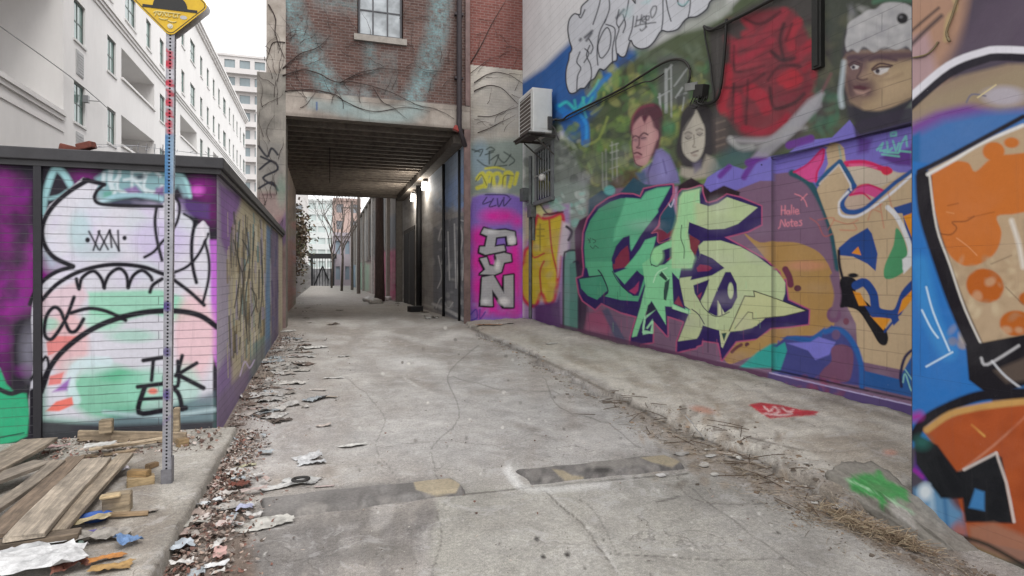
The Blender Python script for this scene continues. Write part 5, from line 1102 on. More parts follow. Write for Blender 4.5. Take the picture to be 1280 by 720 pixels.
    p.f([(540, 180), (590, 150), (590, 260), (540, 262)], '#6b7a8c', 10, .8).f([(560, 230), (590, 200), (590, 262), (548, 262)], '#5a6fa0', 10, .6)
    p.f([(541, 285), (556, 275), (588, 268), (588, 408), (541, 385)], '#55565a', 2); p.f([(500, 240), (541, 240), (541, 385), (500, 378)], '#6d6b69', 4)
    p.dabs((500, 240, 590, 400), ['#7d7c7c', '#5a5959', '#8d8c8c', '#4c4b4d'], 120, (1.5, 7), 2, .5, 94)
    for q in ([(548, 300), (552, 285), (556, 300)], [(560, 290), (562, 350)], [(568, 280), (570, 360)], [(575, 280), (578, 300), (572, 340), (576, 380)], [(584, 280), (578, 350)], [(548, 320), (552, 345), (547, 360)], [(557, 310), (552, 330)], [(545, 385), (552, 372), (560, 385), (566, 378)], [(575, 275), (586, 278)]): p.s(q, 1.5, '#b9b9bc', 1, .85)
    p.s([(541, 380), (560, 388), (588, 404)], 4, '#a8a5a0', 2, .8); p.s([(500, 374), (541, 384)], 3, '#9a9690', 2, .6); p.e((584, 262), (6, 3), '#9c5a58', 3, .6)
    m2 = paintmat('passage_paint_right', 'x', (.4, .2, .006), ([.4]*3, [.38]*3, [.3]*3), .5, 0, .75, .3, .6)
    o, me = gridmesh('passage_right_face', V, V.shape[0], V.shape[1], m2, root); p.store(me)
    # doorway opening (dark interior), jamb, downpipes
    l = MB(); l.ab((4.03, FY+.55, -.2), (4.3, 31.2, 6.05)); l.build('passage_right_wall', pm('pier_concrete', '#8b847b'), root)
    ya, yb = 26.9, 30.4
    d = MB(); d.ab((3.93, ya-.18, .1), (3.955, ya, 3.9)); d.ab((3.93, yb, .1), (3.955, yb+.18, 3.9)); d.ab((3.93, ya-.18, 3.72), (3.956, yb+.18, 3.9)); fr = d.build('door', pm('grey_jamb', '#56524e', .8, .2), root)
    d = MB(); d.ab((3.932, ya, .12), (3.945, ya+1.7, 3.7)); d.ab((3.932, ya+1.9, .12), (3.945, yb, 3.7)); d.build('doorway_shade', pm('doorway_shade_black', '#17161a', .6, .2), fr)  # black sheets stand in for the shade inside the open doorway
    for yy, r, c, nm in ((24.9, .12, '#232224', 'downpipe'), (19.9, .05, '#38383b', 'downpipe'), (17.5, .04, '#2c2b2e', 'downpipe')):
        t = MB(); t.tube([(3.95-r, yy, .15), (3.95-r, yy, 5.4)], r, 10); t.build(nm, pm('dark_pipe', c, .6, .2), root, smooth=True)
    for yy, z in ((23.5, 5.17), (26.6, 5.1)):
        h = MB(); h.box((3.85, yy, z+.2), (.2, .34, .08), bev=.01); ho = h.build('wall_light', pm('lamp_housing', '#777777', .5, .1), root)
        g = MB(); g.box((3.83, yy, z), (.18, .3, .3), bev=.05)
        mm, nt, bb = newmat('lit_lens'); bb.inputs['Emission Color'].default_value = (1, .95, .86, 1); bb.inputs['Emission Strength'].default_value = 8; nn = noise_n(nt, N(nt, 'ShaderNodeTexCoord').outputs['Object'], 4)
        nt.links.new(ramp(nt, nn, 0, 1, (.85, .83, .8, 1), (.9, .9, .88, 1)), bb.inputs['Base Color']); g.build('lens', mm, ho)
        L = bpy.data.lights.new('lamp', 'POINT'); L.energy = 55; L.color = (1, .93, .82); L.shadow_soft_size = .15; lo = bpy.data.objects.new('wall_lamp_glow', L); COL.objects.link(lo); lo.location = (3.55, yy, z-.1)
    # front downpipe
    t = MB(); X = 3.66; t.tube([(X, FY-.12, 21), (X, FY-.12, 6.0)], .075, 12); t.tube(smooth_path([(X, FY-.12, 6.05), (X, FY-.14, 5.8), (X+.1, FY-.1, 5.5), (X+.2, FY-.02, 5.3)]), .07, 10)
    for z in (7.2, 9, 11, 13): t.box((X, FY-.07, z), (.24, .14, .06))
    t.build('front_downpipe', pm('dark_pipe2', '#3a3236', .6, .2), root, smooth=False)
    t = MB(); t.box((X-.05, FY-.1, 5.75), (.22, .16, .14), Matrix.Rotation(.4, 3, 'Y'), bev=.02); t.build('pipe_clamp', pm('red_paint', '#9c3a34', .6, .2), root)
    t = MB(); t.ab((3.82, FY-.06, .1), (4.0, FY+.02, 5.77)); t.ab((3.86, FY-.05, 6.45), (3.99, FY-.002, 20.9)); t.build('corner_strip', pm('rusty_strip', '#8d7470', .75, .3, 3), root)
overpass()

# ===== set-back brick and concrete building right of the passage =====
def recess():
    Y = 16.7
    root = empty('corner_building', (4.8, Y, 0), 0, 'red brick building with pale concrete base and silver letters on a pink graffiti panel', 'building')
    V = wall('y', Y, 4.0, 5.66, -.05, 21, .95)
    p = Paint(V.reshape(-1, 3), '#b3ada3', cov=1, k=1.35)
    br = (V[..., 2].ravel() > 7.72); p.A[br] = 0.0
    p.dabs((586, 84, 658, 190), ['#a69f95', '#c1bab0', '#938c84', '#b5ad9e'], 70, (4, 16), 5, .5, 100)
    p.f([(586, 178), (660, 172), (660, 245), (586, 245)], '#7e8a83', 10, .9); p.e((600, 200), (12, 24), '#8aa0b0', 8, .6)
    p.A[br] = 0.0
    p.t(580, 180, 3)
    for q in ([(40, 30), (70, 20), (60, 45)], [(80, 40), (110, 30)], [(95, 30), (95, 75)], [(100, 60), (130, 40), (115, 80)], [(125, 45), (150, 70), (175, 40)], [(50, 60), (90, 85), (160, 80)], [(150, 30), (190, 60), (170, 80)], [(85, 20), (100, 12), (115, 22), (95, 28)], [(30, 20), (60, 30)]): p.s(q, 4, '#3b4340', 1.5)
    for q, w in (([(50, 130), (70, 110), (80, 150), (50, 165)], 16), ([(80, 160), (90, 110), (105, 120), (95, 140)], 15), ([(115, 160), (110, 120), (130, 110), (140, 130), (130, 160)], 15), ([(150, 160), (155, 110), (180, 115), (170, 160)], 15), ([(190, 150), (200, 110)], 14), ([(80, 92), (120, 88), (150, 96)], 8)): p.s(q, w, '#c3bd4e', 2)
    for q in ([(45, 140), (65, 115), (85, 155)], [(100, 165), (105, 125)], [(145, 160), (150, 120), (185, 120)]): p.s(q, 3, '#5b5c3a', 1.2)
    p.f([(18, 250), (30, 200), (60, 190), (110, 185), (180, 190), (225, 205), (235, 240), (235, 700), (15, 700)], '#8268b8', 4); p.e((130, 170), (32, 14), '#c5c3bc', 5, .8)
    pk = '#f02a9c'
    for c, r in (((110, 270), (42, 24)), ((160, 270), (30, 20)), ((200, 290), (16, 16)), ((60, 350), (34, 40)), ((80, 430), (40, 60)), ((190, 400), (22, 50)), ((60, 540), (30, 40)), ((100, 600), (60, 40)), ((200, 540), (14, 60)), ((170, 620), (46, 26)), ((45, 450), (16, 40)), ((170, 470), (40, 60)), ((110, 520), (60, 40))): p.e(c, r, pk, 12, .9)
    p.dabs((20, 600, 230, 690), ['#7a62b4', '#9a86c8', '#c34a9a'], 40, (5, 16), 4, .6, 101)
    for q in ([(85, 200), (70, 225), (100, 215)], [(110, 205), (95, 235), (120, 230)], [(125, 205), (130, 235), (145, 210)], [(150, 200), (150, 232), (175, 205)], [(80, 190), (150, 190), (170, 200)]): p.s(q, 4, '#2a2448', 1.4)
    for q in ([(25, 640), (45, 620), (50, 650), (30, 660)], [(60, 620), (60, 655), (80, 630)]): p.s(q, 4, '#4a3a98', 1.5)
    # silver F U N
    F1 = [(75, 315), (110, 325), (155, 322), (190, 330), (195, 375), (165, 378), (160, 345), (120, 350), (115, 385), (150, 380), (155, 400), (115, 408), (80, 415), (58, 405), (60, 385), (80, 385), (88, 345), (65, 335)]
    U1 = [(60, 430), (85, 425), (95, 455), (118, 460), (125, 440), (118, 415), (150, 408), (175, 415), (178, 440), (150, 445), (140, 480), (115, 490), (60, 488), (80, 470)]
    N1 = [(68, 500), (110, 492), (150, 560), (150, 495), (185, 490), (185, 612), (150, 612), (105, 545), (108, 608), (62, 605)]
    for L in (F1, U1, N1):
        p.f([(x-8, y+6) for x, y in L], '#1b1a22', 1.5); p.s(L+[L[0]], 12, '#1b1a22', 1.5, sm=False)
    for L in (F1, U1, N1): p.f(L, '#a7a7ab', 1.2)
    p.e((180, 360), (14, 16), '#d8d8da', 4).e((125, 455), (10, 18), '#d5d5d8', 4).e((150, 590), (20, 14), '#d6d6d8', 4).e((80, 590), (14, 10), '#d0d0d2', 4).e((100, 330), (22, 8), '#c9c9cc', 4)
    p.t()
    m = paintmat('corner_wall', 'y', (.23, .078, .011), ([.17, .06, .05], [.3, .12, .1], [.38, .3, .28]), .1, 0, .8, .22, .6)
    wallobj('front_face', V, p, m, root)
    b = MB(); b.ab((4.03, Y+.03, -.2), (5.66, Y+.3, 21)); b.ab((4.31, Y+.31, -.2), (9.5, 31.2, 21)); b.ab((4.0, FY+.02, -.1), (4.02, Y, 21)); b.ab((5.68, Y+.03, -.1), (9.5, Y+.3, 21)); b.build('wall', pm('brick_body2', '#7a4a40', .85, .2), root)
recess()

# ===== bare vines =====
def vines():
    def vine(paths, label, r0, plane):
        m = MB()
        for pts, r in paths:
            P = smooth_path(pts, 4); q = [atY(x, y, plane) for x, y in P]; n = len(q)
            m.tube([(a, b-.02-.012*math.sin(i*1.7), c) for i, (a, b, c) in enumerate(q)], [max(.003, r*(1-.75*i/n)) for i in range(n)], 5)
        o = m.build('vine', pm('vine_bark', '#4a3c38', .85, .3, 20), smooth=True); tag(o, label, 'vine', 'bare vines on the brick building')
    def sc(l): return [(300+x/3.368, y/3.368) for x, y in l]
    g = random.Random(12)
    main = [(sc([(180, 320), (260, 295), (330, 310), (400, 345), (470, 345), (560, 365), (650, 395), (740, 440), (830, 462), (900, 500)]), .019), (sc([(190, 385), (300, 378), (400, 400), (450, 432), (560, 470), (700, 452), (800, 470)]), .018),
            (sc([(420, 350), (500, 310), (600, 290), (700, 300)]), .016), (sc([(180, 290), (250, 230), (330, 200), (380, 150)]), .018), (sc([(560, 370), (600, 430), (640, 450), (700, 500)]), .012), (sc([(190, 180), (140, 180), (120, 230), (110, 260)]), .016), (sc([(120, 20), (150, 80), (150, 150), (190, 250)]), .018)]
    for _ in range(46):
        x, y = g.uniform(190, 880), g.uniform(60, 460); a = g.uniform(-2.8, -.3) if g.random() < .7 else g.uniform(-.5, .8); pts = [(x, y)]
        for _ in range(5): a += g.uniform(-.5, .5); x += 22*math.cos(a); y += 22*math.sin(a); pts.append((x, y))
        main.append((sc(pts), .008))
    vine(main, 'bare dark vine spreading over the brick front above the underpass lintel', .03, FY-.03)
    oth = [(sc([(985, 350), (1030, 320), (1080, 305), (1140, 320), (1200, 360)]), .018), (sc([(985, 385), (1040, 362), (1100, 372), (1170, 440)]), .02), (sc([(1000, 490), (1060, 490), (1110, 470), (1170, 450)]), .014), (sc([(1000, 560), (1050, 540), (1090, 520), (1160, 485)]), .014), (sc([(960, 280), (1010, 200), (1060, 100), (1120, 0)]), .018), (sc([(970, 310), (1050, 250), (1120, 230)]), .009)]
    for _ in range(22):
        x, y = g.uniform(980, 1190), g.uniform(60, 560); a = g.uniform(-1.6, .6); pts = [(x, y)]
        for _ in range(4): a += g.uniform(-.5, .5); x += 18*math.cos(a); y += 18*math.sin(a); pts.append((min(x, 1196), y))
        oth.append((sc(pts), .007))
    vine(oth, 'thin bare vine fanning over the pale concrete beside the air conditioner', .02, 16.68)
    lf = []
    for _ in range(26):
        x, y = g.uniform(324, 350), g.uniform(60, 330); a = g.uniform(-2.2, -.9); pts = [(x, y)]
        for _ in range(4): a += g.uniform(-.5, .5); x += 9*math.cos(a); y += 9*math.sin(a); pts.append((min(max(x, 324), 354), y))
        lf.append((pts, .008))
    vine(lf, 'wispy bare vine climbing the pale concrete pier left of the underpass', .02, FY-.05)
vines()
# ===== left pavement slab =====
def slab():
    g = []
    m = MB()
    xs = np.arange(-4.2, -.83, .06); ys = np.arange(1.2, 6.5, .06)
    Z = lambda x, y: .1+.006*math.sin(x*3+y)+.004*math.sin(y*7+x*5)
    for i in range(len(xs)-1):
        for j in range(len(ys)-1):
            pass
    X, Y = np.meshgrid(np.append(xs, -.835), np.append(ys, 6.46), indexing='ij')
    ed = -.835-.004*np.sin(Y*5)-.003*np.sin(Y*13)+.002*rng.normal(size=Y.shape)
    X = np.minimum(X, ed)
    Zz = .1+.006*np.sin(X*3+Y)+.004*np.sin(Y*7+X*5)+.0015*rng.normal(size=X.shape)
    V = np.stack([X, Y, Zz], -1)
    # kerb face: one more column dropping down
    top = V[-1:, :, :].copy(); a = top.copy(); a[..., 0] += .014; a[..., 2] -= .016; b = top.copy(); b[..., 0] += .02; b[..., 2] = -.2
    V = np.concatenate([V, a, b], 0)
    p = Paint(V.reshape(-1, 3), '#aaa59e'); p.dabs((150, 540, 290, 720), ['#96918a', '#b9b4ad', '#8a847c', '#bdb8b2'], 120, (4, 20), 5, .5, 110)
    p.dabs((0, 560, 200, 720), ['#8a8178', '#9d948b', '#756c64'], 80, (8, 30), 8, .6, 111)
    p.s([(282, 562), (245, 615), (205, 680), (180, 730)], 14, '#8b857e', 6, .7)
    m_, me = gridmesh('pavement', V, V.shape[0], V.shape[1], None); me.materials.append(bpy.data.materials['weathered_concrete_ground']); p.store(me)
    tag(m_, kind='structure')
slab()

# ===== street sign =====
def sign():
    bx, by, _ = atz(209, 604, .1)
    root = empty('street_sign', (bx, by, .1), 0, 'yellow diamond speed hump sign on a perforated steel post covered in red and blue paint', 'sign')
    LOCAL[0] = True
    W = .055; H = 3.3; lean = (.035/H*1.0, .02/H)
    sh = lambda x, y, z: (x+z*.008, y+z*.0, z)
    V = []; F = []
    def face(fn, z0, z1):
        n = int((z1-z0)/.0254); st = (z1-z0)/n
        for i in range(n):
            zc = z0+(i+.5)*st; b = len(V); R = .0058*1.25
            cor = [(-W/2, zc-st/2), (0, zc-st/2), (W/2, zc-st/2), (W/2, zc), (W/2, zc+st/2), (0, zc+st/2), (-W/2, zc+st/2), (-W/2, zc)]
            for k, (u, z) in enumerate(cor): V.append(sh(*fn(u, z)))
            for k in range(8):
                a = math.atan2(cor[k][1]-zc, cor[k][0]); a = [-.75, -.5, -.25, 0, .25, .5, .75, 1][k]*math.pi
                V.append(sh(*fn(R*math.cos(a), zc+R*math.sin(a))))
            for k in range(8): F.append((b+k, b+(k+1) % 8, b+8+(k+1) % 8, b+8+k))
    face(lambda u, z: (u, -W/2, z), 0, H); face(lambda u, z: (W/2, u, z), 0, H)
    face(lambda u, z: (-W/2, u, z), 0, H); face(lambda u, z: (u, W/2, z), 0, H)
    VV = np.array(V)+np.array([bx, by, .1])
    p = Paint(VV, '#9c9ca2'); g = random.Random(3)
    p.s([(211, 60), (212, 165)], 6, '#a0a0a6', 1)
    for y in range(62, 165, 5): p.s([(206+g.uniform(0, 5), y), (211+g.uniform(0, 6), y+g.uniform(3, 8))], g.uniform(2, 5), g.choice(['#b02c40', '#b33148', '#98303e', '#b8b4ba']), .8, .9)
    for y in (80, 104, 128, 142, 155): p.e((211, y), (5, 5), '#b02c40', 1)
    p.f([(200, 168), (213, 168), (214, 242), (200, 242)], '#2f6596', 2, .95); p.f([(211, 168), (222, 168), (222, 242), (212, 242)], '#7f9ab2', 2, .8); p.s([(206, 175), (206, 238)], 3, '#3f7fae', 1, .7)
    p.dabs((200, 242, 222, 600), ['#8a8a92', '#b2b2b6', '#9c98a8', '#7d7c86'], 70, (1, 4), 1.5, .6, 120)
    for y in (382, 384, 440, 492, 495): p.e((208, y), (5, 6), '#4a3a7a', 2, .8)
    p.s([(203, 530), (215, 520), (220, 528)], 3, '#6a5a8a', 1, .6)
    p.s([(200, 600), (220, 600)], 14, '#8a857c', 5, .7)
    me = bpy.data.meshes.new('post'); me.from_pydata(V, [], F); me.update(); p.store(me)
    mm = attrmat('galvanised_post', .42, .3, 25, .25); nt = mm.node_tree
    for n in nt.nodes:
        if n.type == 'BSDF_PRINCIPLED': n.inputs['Metallic'].default_value = .25
    po = link('post', me, mm, root)
    c = MB(); c.box(sh(0, 0, H-.3), (W*.86, W*.86, .5)); 
    i = MB(); vs = []
    i.tube([sh(0, 0, 0.01), sh(0, 0, H-.01)], W*.36, 4); i.build('shade_core', pm('post_inner_shade', '#26262a', .9, .1), po)  # dark bar stands in for the shade inside the hollow post
    s = MB(); s.box(sh(0, -W/2-.006, .05), (W+.012, .008, .12)); s.box(sh(W/2+.006, 0, .09), (.008, W+.004, .2)); s.box(sh(0, W/2+.006, .09), (W+.012, .008, .2))
    s.build('anchor_sleeve', pm('old_galvanised', '#8c8b90', .5, .25, 20, .3, metal=.4), root)
    # diamond plate
    cx, cy, cz = sh(0, -W/2-.006, 3.475)
    hd = .255; r = .045
    def diamond(hd, r):
        pts = []
        for k in range(4):
            a = -math.pi/2+k*math.pi/2; q = (math.cos(a)*(hd-r*1.414), math.sin(a)*(hd-r*1.414))
            for t in np.linspace(-math.pi/4, math.pi/4, 6): pts.append((q[0]+r*math.cos(a+t), q[1]+r*math.sin(a+t)))
        return pts
    fn = lambda u, z, d: (cx+u, cy-d, cz+z)
    q = MB(); q.prism(diamond(hd, r), 0, .003, fn); pl = q.build('sign_plate', pm('sign_yellow', '#d8b21c', .45, .12, 7, .05, fine=90, col2='#c49d18'), root)
    q = MB(); q.prism(diamond(hd-.016, r-.01), .0031, .0038, fn); 
    o = diamond(hd-.012, r-.008); n_ = diamond(hd-.019, r-.012); b_ = MB(); N_ = len(o)
    b_.add([fn(*x, .0042) for x in o]+[fn(*x, .0042) for x in n_], [(k, (k+1) % N_, N_+(k+1) % N_, N_+k) for k in range(N_)]); b_.build('border', pm('sign_black', '#201f1d', .5, .2), pl)
    h = MB(); hump = [(-.118, -.045), (.118, -.045)]+[(.11*math.cos(a), -.04+.095*math.sin(a)) for a in np.linspace(0, math.pi, 18)]
    h.prism(hump, .0042, .0056, fn); h.prism([(-.175, -.062), (.175, -.062), (.175, -.042), (-.175, -.042)], .0042, .0058, fn)
    h.build('hump_symbol', pm('sign_black', '#201f1d'), pl)
    sc = MB()
    for pts in ([(-.11, -.10), (-.12, -.135)], [(-.10, -.105), (-.085, -.13), (-.07, -.10)], [(-.06, -.13), (-.05, -.10), (-.03, -.13)], [(-.015, -.10), (-.015, -.13), (.01, -.12)], [(.03, -.10), (.025, -.13), (.05, -.125)], [(.06, -.10), (.06, -.13)], [(-.09, -.15), (-.05, -.16), (-.02, -.15)], [(-.02, -.165), (.02, -.175), (.05, -.165)], [(-.13, -.11), (-.10, -.095), (.08, -.095)]):
        sc.tube([fn(a*.8, b*.82-.005, .005) for a, b in smooth_path(pts, 3)], .0045, 5)
    sc.build('scribble', pm('faded_marker', '#d8c884', .6, .1), pl)
    st = MB(); st.prism([(.085+.02*math.cos(a)*1.2, -.105+.014*math.sin(a)) for a in np.linspace(0, 6.28, 13)[:-1]], .0042, .005, fn); st.build('sticker', pm('sticker_grey', '#b9b9b9', .6, .1), pl)
    for z in (-.178, .16):
        bo = MB(); bo.tube([fn(0, z, .0045), fn(0, z, .007)], .018, 14); bo.tube([fn(0, z, .0065), fn(0, z, .012)], .009, 6); bo.build('bolt', pm('bolt_steel', '#c9c5b4', .4, .1, metal=.5), root)
    q = MB(); fb = lambda u, z, d: (cx+u+.012, cy+W+.012+d, cz+z-.005); q.prism(diamond(hd, r), 0, .003, fb); q.build('rear_plate', pm('alloy_back', '#a8a8ac', .5, .1, metal=.4), root)
    LOCAL[0] = False
sign()

# ===== air conditioner and wall fittings =====
def ac():
    root = empty('air_conditioner', (5.3, 14.4, 5.1), 0, 'white air conditioner unit on a steel bracket high on the mural wall', 'air conditioner')
    x0, x1, y0, y1, z0, z1 = 4.98, 5.5, 13.9, 15.0, 5.2, 6.3
    mw = pm('ac_white', '#d9d9d6', .5, .08, 3, .05)
    b = MB(); b.ab((x0, y0, z0), (x1, y1, z1), bev=.025); b.ab((x0-.01, y0+.01, z1-.06), (x1+.01, y1, z1+.012), bev=.01); b.build('case', mw, root)
    g = MB(); g.ab((x0-.012, y0+.08, z0+.1), (x0-.002, y1-.08, z1-.1)); go = g.build('fan_grille', pm('ac_grille_dark', '#6a5f58', .7, .3, 20), root)
    l = MB()
    for k in range(9): l.ab((x0-.022, y0+.08, z0+.14+k*.1), (x0-.013, y1-.08, z0+.155+k*.1))
    l.ab((x0-.024, y0+.05, z0+.07), (x0-.012, y0+.1, z1-.07)); l.ab((x0-.024, y1-.1, z0+.07), (x0-.012, y1-.05, z1-.07)); l.build('louvre', mw, go)
    f = MB(); f.tube([(x0-.003, (y0+y1)/2, z0+.55), (x0-.011, (y0+y1)/2, z0+.55)], .3, 20); 
    e = MB(); e.ab((x0+.06, y0-.008, z0+.1), (x1-.05, y0-.001, z1-.12)); 
    for k in range(4): e.ab((x0+.1+k*.1, y0-.012, z0+.18), (x0+.112+k*.1, y0-.008, z1-.2))
    e.build('side_panel', mw, root)
    v = MB(); v.ab((x1-.14, y0-.07, z0+.08), (x1-.02, y0-.009, z0+.4), bev=.01); v.tube([(x1-.05, y0-.05, z0+.3), (x1+.06, y0-.09, z0+.34), (5.64, y0-.1, z0+.3)], .02, 6); v.tube([(x1-.09, y0-.05, z0+.2), (x1+.02, y0-.1, z0+.1), (5.62, y0-.12, z0-.2)], .018, 6); v.build('valve_cover', pm('ac_valve', '#4e4c4c', .6, .2), root)
    k = MB()
    for yy in (y0+.12, y1-.15):
        k.ab((x0-.08, yy, z0-.07), (5.63, yy+.06, z0-.01)); k.tube([(x0+.1, yy+.03, z0-.08), (5.6, yy+.03, z0-.5)], .02, 5)
    k.ab((x0-.12, y0+.02, z0-.1), (x0-.06, y1, z0-.045)); k.ab((x0-.16, y0-.06, z0-.045), (x0+.3, y1, z0-.012)); k.build('bracket', pm('bracket_steel', '#55504c', .6, .3, 12), root)
    # barred window below
    r = empty('barred_window', (5.64, 14.6, 3.8), 0, 'dark barred window in a grey frame under the air conditioner', 'window')
    a, b2, c, d = 14.15, 15.45, 3.65, 5.0
    f = MB(); X = 5.648
    f.ab((X-.07, a, c), (X, a+.09, d)); f.ab((X-.07, b2-.09, c), (X, b2, d)); f.ab((X-.072, a, d), (X, b2, d+.09)); f.ab((X-.1, a-.05, c-.1), (X, b2+.05, c)); f.build('frame', pm('grey_frame', '#76787a', .6, .2), r)
    p = MB(); p.ab((X-.02, a+.09, c), (X-.005, b2-.09, d)); p.build('pane', glassmat('dark_pane', '#3a3b40', .2), r)
    br = MB()
    for i in range(1, 7): y = a+(b2-a)*i/7; br.tube([(X-.09, y, c+.02), (X-.09, y, d-.03)], .012, 6)
    br.ab((X-.1, a+.03, (c+d)/2-.02), (X-.08, b2-.03, (c+d)/2+.02)); br.build('bars', pm('bar_grey', '#8e9092', .5, .2), r)
    t = MB(); t.tube([(X-.05, 15.85, .4), (X-.05, 15.85, 5.0)], .05, 8); t.tube([(X-.04, 15.6, 2.6), (X-.04, 15.6, 3.4)], .05, 8); t.ab((X-.16, 15.5, 3.25), (X, 15.8, 3.6)); t.box((X-.1, 16.2, 3.95), (.2, .3, .36)); tag(t.build('utility_meter', pm('meter_grey', '#6e7272', .6, .3)), 'grey utility meter box and pipes on the wall below the air conditioner', 'meter')
    e = MB(); cc = Vector(atX(678, 222, 5.5)); e.tube([cc+Vector((0, 0, .09)), cc+Vector((0, 0, .03)), cc-Vector((0, 0, .08))], [.05, .1, .07], 12); tag(e.build('globe_lamp', pm('globe_white', '#d5d2cc', .5, .1), smooth=True), 'small pale round lamp fixed beside the barred window', 'lamp')
    # cables
    def cable(pts, r, label, X=5.6, mat='dark_cable', col='#2a2926', close=False, cat='cable', n=7):
        P = smooth_path(pts, 5); m = MB(); m.tube([atX(x, y, X) for x, y in P], r, n); return m
    m = cable([(694, 150), (704, 149), (712, 143), (745, 127), (775, 112), (805, 93), (828, 79), (845, 74), (856, 77), (862, 86), (862, 98), (859, 108)], .022, '')
    m2 = cable([(700, 152), (715, 146), (760, 123), (800, 104), (815, 101), (830, 92)], .012, '')
    m.v and m.add(m2.v, m2.f)
    tag(m.build('wall_cable', pm('dark_cable', '#35332e', .6, .2), smooth=True), 'dark cable sagging from the air conditioner to the junction box on the mural', 'cable')
    m = cable([(880, 33), (882, 50), (888, 80), (890, 100), (893, 121), (890, 127), (880, 128), (872, 122)], .014, ''); m2 = cable([(908, 24), (906, 60), (902, 100), (897, 122), (884, 130), (868, 126)], .022, ''); m.add(m2.v, m2.f)
    m3 = cable([(880, 33), (888, 38), (905, 30), (930, 18), (960, 2), (990, -14)], .024, ''); m.add(m3.v, m3.f); m4 = cable([(880, 33), (897, 36), (915, 26)], .018, ''); m.add(m4.v, m4.f); m4 = cable([(905, 30), (880, 128), (884, 180), (885, 210)], .008, '')
    tag(m.build('looped_cable', pm('black_cable', '#262522', .6, .2), smooth=True), 'thick black cables looping down the mural beside the painted red coat', 'cable')
    j = empty('junction_box', atX(876, 115, 5.6), 0, 'small dark junction box with spilling wires above the painted woman', 'junction box')
    q = Vector(atX(876, 114, 5.58)); b = MB(); b.box(q, (.12, .24, .2), Matrix.Rotation(.25, 3, 'X'), bev=.01); b.build('box', pm('dark_box', '#2d2c2b', .6, .2), j)
    b = MB(); b.box(q+Vector((-.09, .12, .1)), (.02, .2, .12), Matrix.Rotation(.7, 3, 'Z'), bev=.004); b.build('lid', pm('grey_lid', '#82837f', .5, .2), j)
    b = MB()
    for k in range(3):
        o = Vector((-.03, 0, 0)); P = [q+Vector((-.07, .1-.08*k, -.08)), q+Vector((-.1, .14-.1*k, -.2)), q+Vector((-.08, .0-.1*k, -.26)), q+Vector((-.05, -.12-.06*k, -.14))]
        b.tube([tuple(v) for v in smooth_path([tuple(v) for v in P], 5)], .01, 5)
    b.build('wires', pm('black_cable', '#262522'), j)
    # cables crossing the near wall
    m = MB(); P = smooth_path([(1141, 72), (1158, 68), (1168, 60), (1172, 52)], 4); m.tube([atX(x, y, 3.985) for x, y in P], .006, 6); P = smooth_path([(1187, 52), (1183, 40), (1190, 20), (1198, -6)], 4); m.tube([atX(x, y, 3.985) for x, y in P], .008, 6)
    tag(m.build('thin_cable', pm('tan_cable', '#8d7c5c', .6, .2), smooth=True), 'thin cable pinned to the top of the nearest orange painted wall', 'cable')
ac()

# ===== concrete footing with green paint =====
def footing():
    bm = bmesh.new(); bmesh.ops.create_cube(bm, size=1); bmesh.ops.subdivide_edges(bm, edges=bm.edges[:], cuts=22, use_grid_fill=True)
    for v in bm.verts:
        x, y, z = v.co; t = y+.5
        k = 1-t; w = Vector((3.6+.2*k+(x+.5)*(.42-.2*k+.02), 2.66+t*.86, -.3+(z+.5)*(.46-.36*k**1.3)))
        n = mnoise.noise(w*5)*.03+abs(mnoise.noise(w*13))*.03+mnoise.noise(w*33)*.012+rng.normal()*.0015
        out = Vector((x, y, z)).normalized(); w += out*n
        if z > .3 and x < -.3: w += Vector((.05, 0, -.05))*(.5+.5*mnoise.noise(w*6))
        v.co = w
    me = bpy.data.meshes.new('footing'); bm.to_mesh(me); bm.free()
    V = np.zeros(len(me.vertices)*3); me.vertices.foreach_get('co', V); V = V.reshape(-1, 3)
    p = Paint(V, '#8e8980'); p.dabs((1050, 580, 1180, 700), ['#9f9a90', '#7b756c', '#a8a399', '#6f6a62'], 120, (2, 9), 3, .55, 130)
    p.f([(1060, 600), (1078, 590), (1092, 594), (1100, 586), (1106, 598), (1118, 604), (1134, 612), (1136, 626), (1110, 622), (1104, 640), (1096, 622), (1076, 618), (1062, 612)], '#3d9a4c', 3, .9)
    p.f([(1080, 604), (1100, 606), (1120, 616), (1098, 616)], '#5f8a5a', 4, .6).s([(1058, 599), (1100, 618), (1140, 640)], 2.2, '#a9d3a9', 1.2, .85)
    p.f([(1112, 628), (1140, 640), (1146, 664), (1118, 648)], '#b5b1aa', 4, .7); p.e((1140, 600), (6, 12), '#b77a80', 4, .6)
    p.store(me); me.shade_smooth()
    o = link('concrete_footing', me, attrmat('footing_concrete', .9, .35, 40, .6)); tag(o, 'broken concrete footing splashed with bright green paint at the foot of the nearest wall', 'footing')
footing()

# ===== speed hump strips =====
def hump(x0, x1, y0, y1, label, skew, seed, paint, base='#7a7673'):
    nx, ny = 160, 44; U, T = np.meshgrid(np.linspace(0, 1, nx), np.linspace(0, 1, ny), indexing='ij')
    X = x0+(x1-x0)*U+.02*np.sin(T*5); Y = y0+(y1-y0)*T+skew*(U-.5)+.008*np.sin(U*23+seed)
    prof = np.clip(np.minimum(T/.14, (1-T)/.3), 0, 1); prof = np.sin(prof*math.pi/2); en = np.clip(np.minimum(U/.02, (1-U)/.03), 0, 1)
    Z = gz(X, Y)-.02+.058*prof*en
    V = np.stack([X, Y, Z], -1); p = Paint(V.reshape(-1, 3), base); paint(p)
    o, me = gridmesh('speed_hump', V, nx, ny, attrmat('worn_asphalt', .85, .42, 45, .8)); p.store(me); me.shade_smooth()
    tag(o, label, 'speed hump', 'worn speed hump strips across the alley')
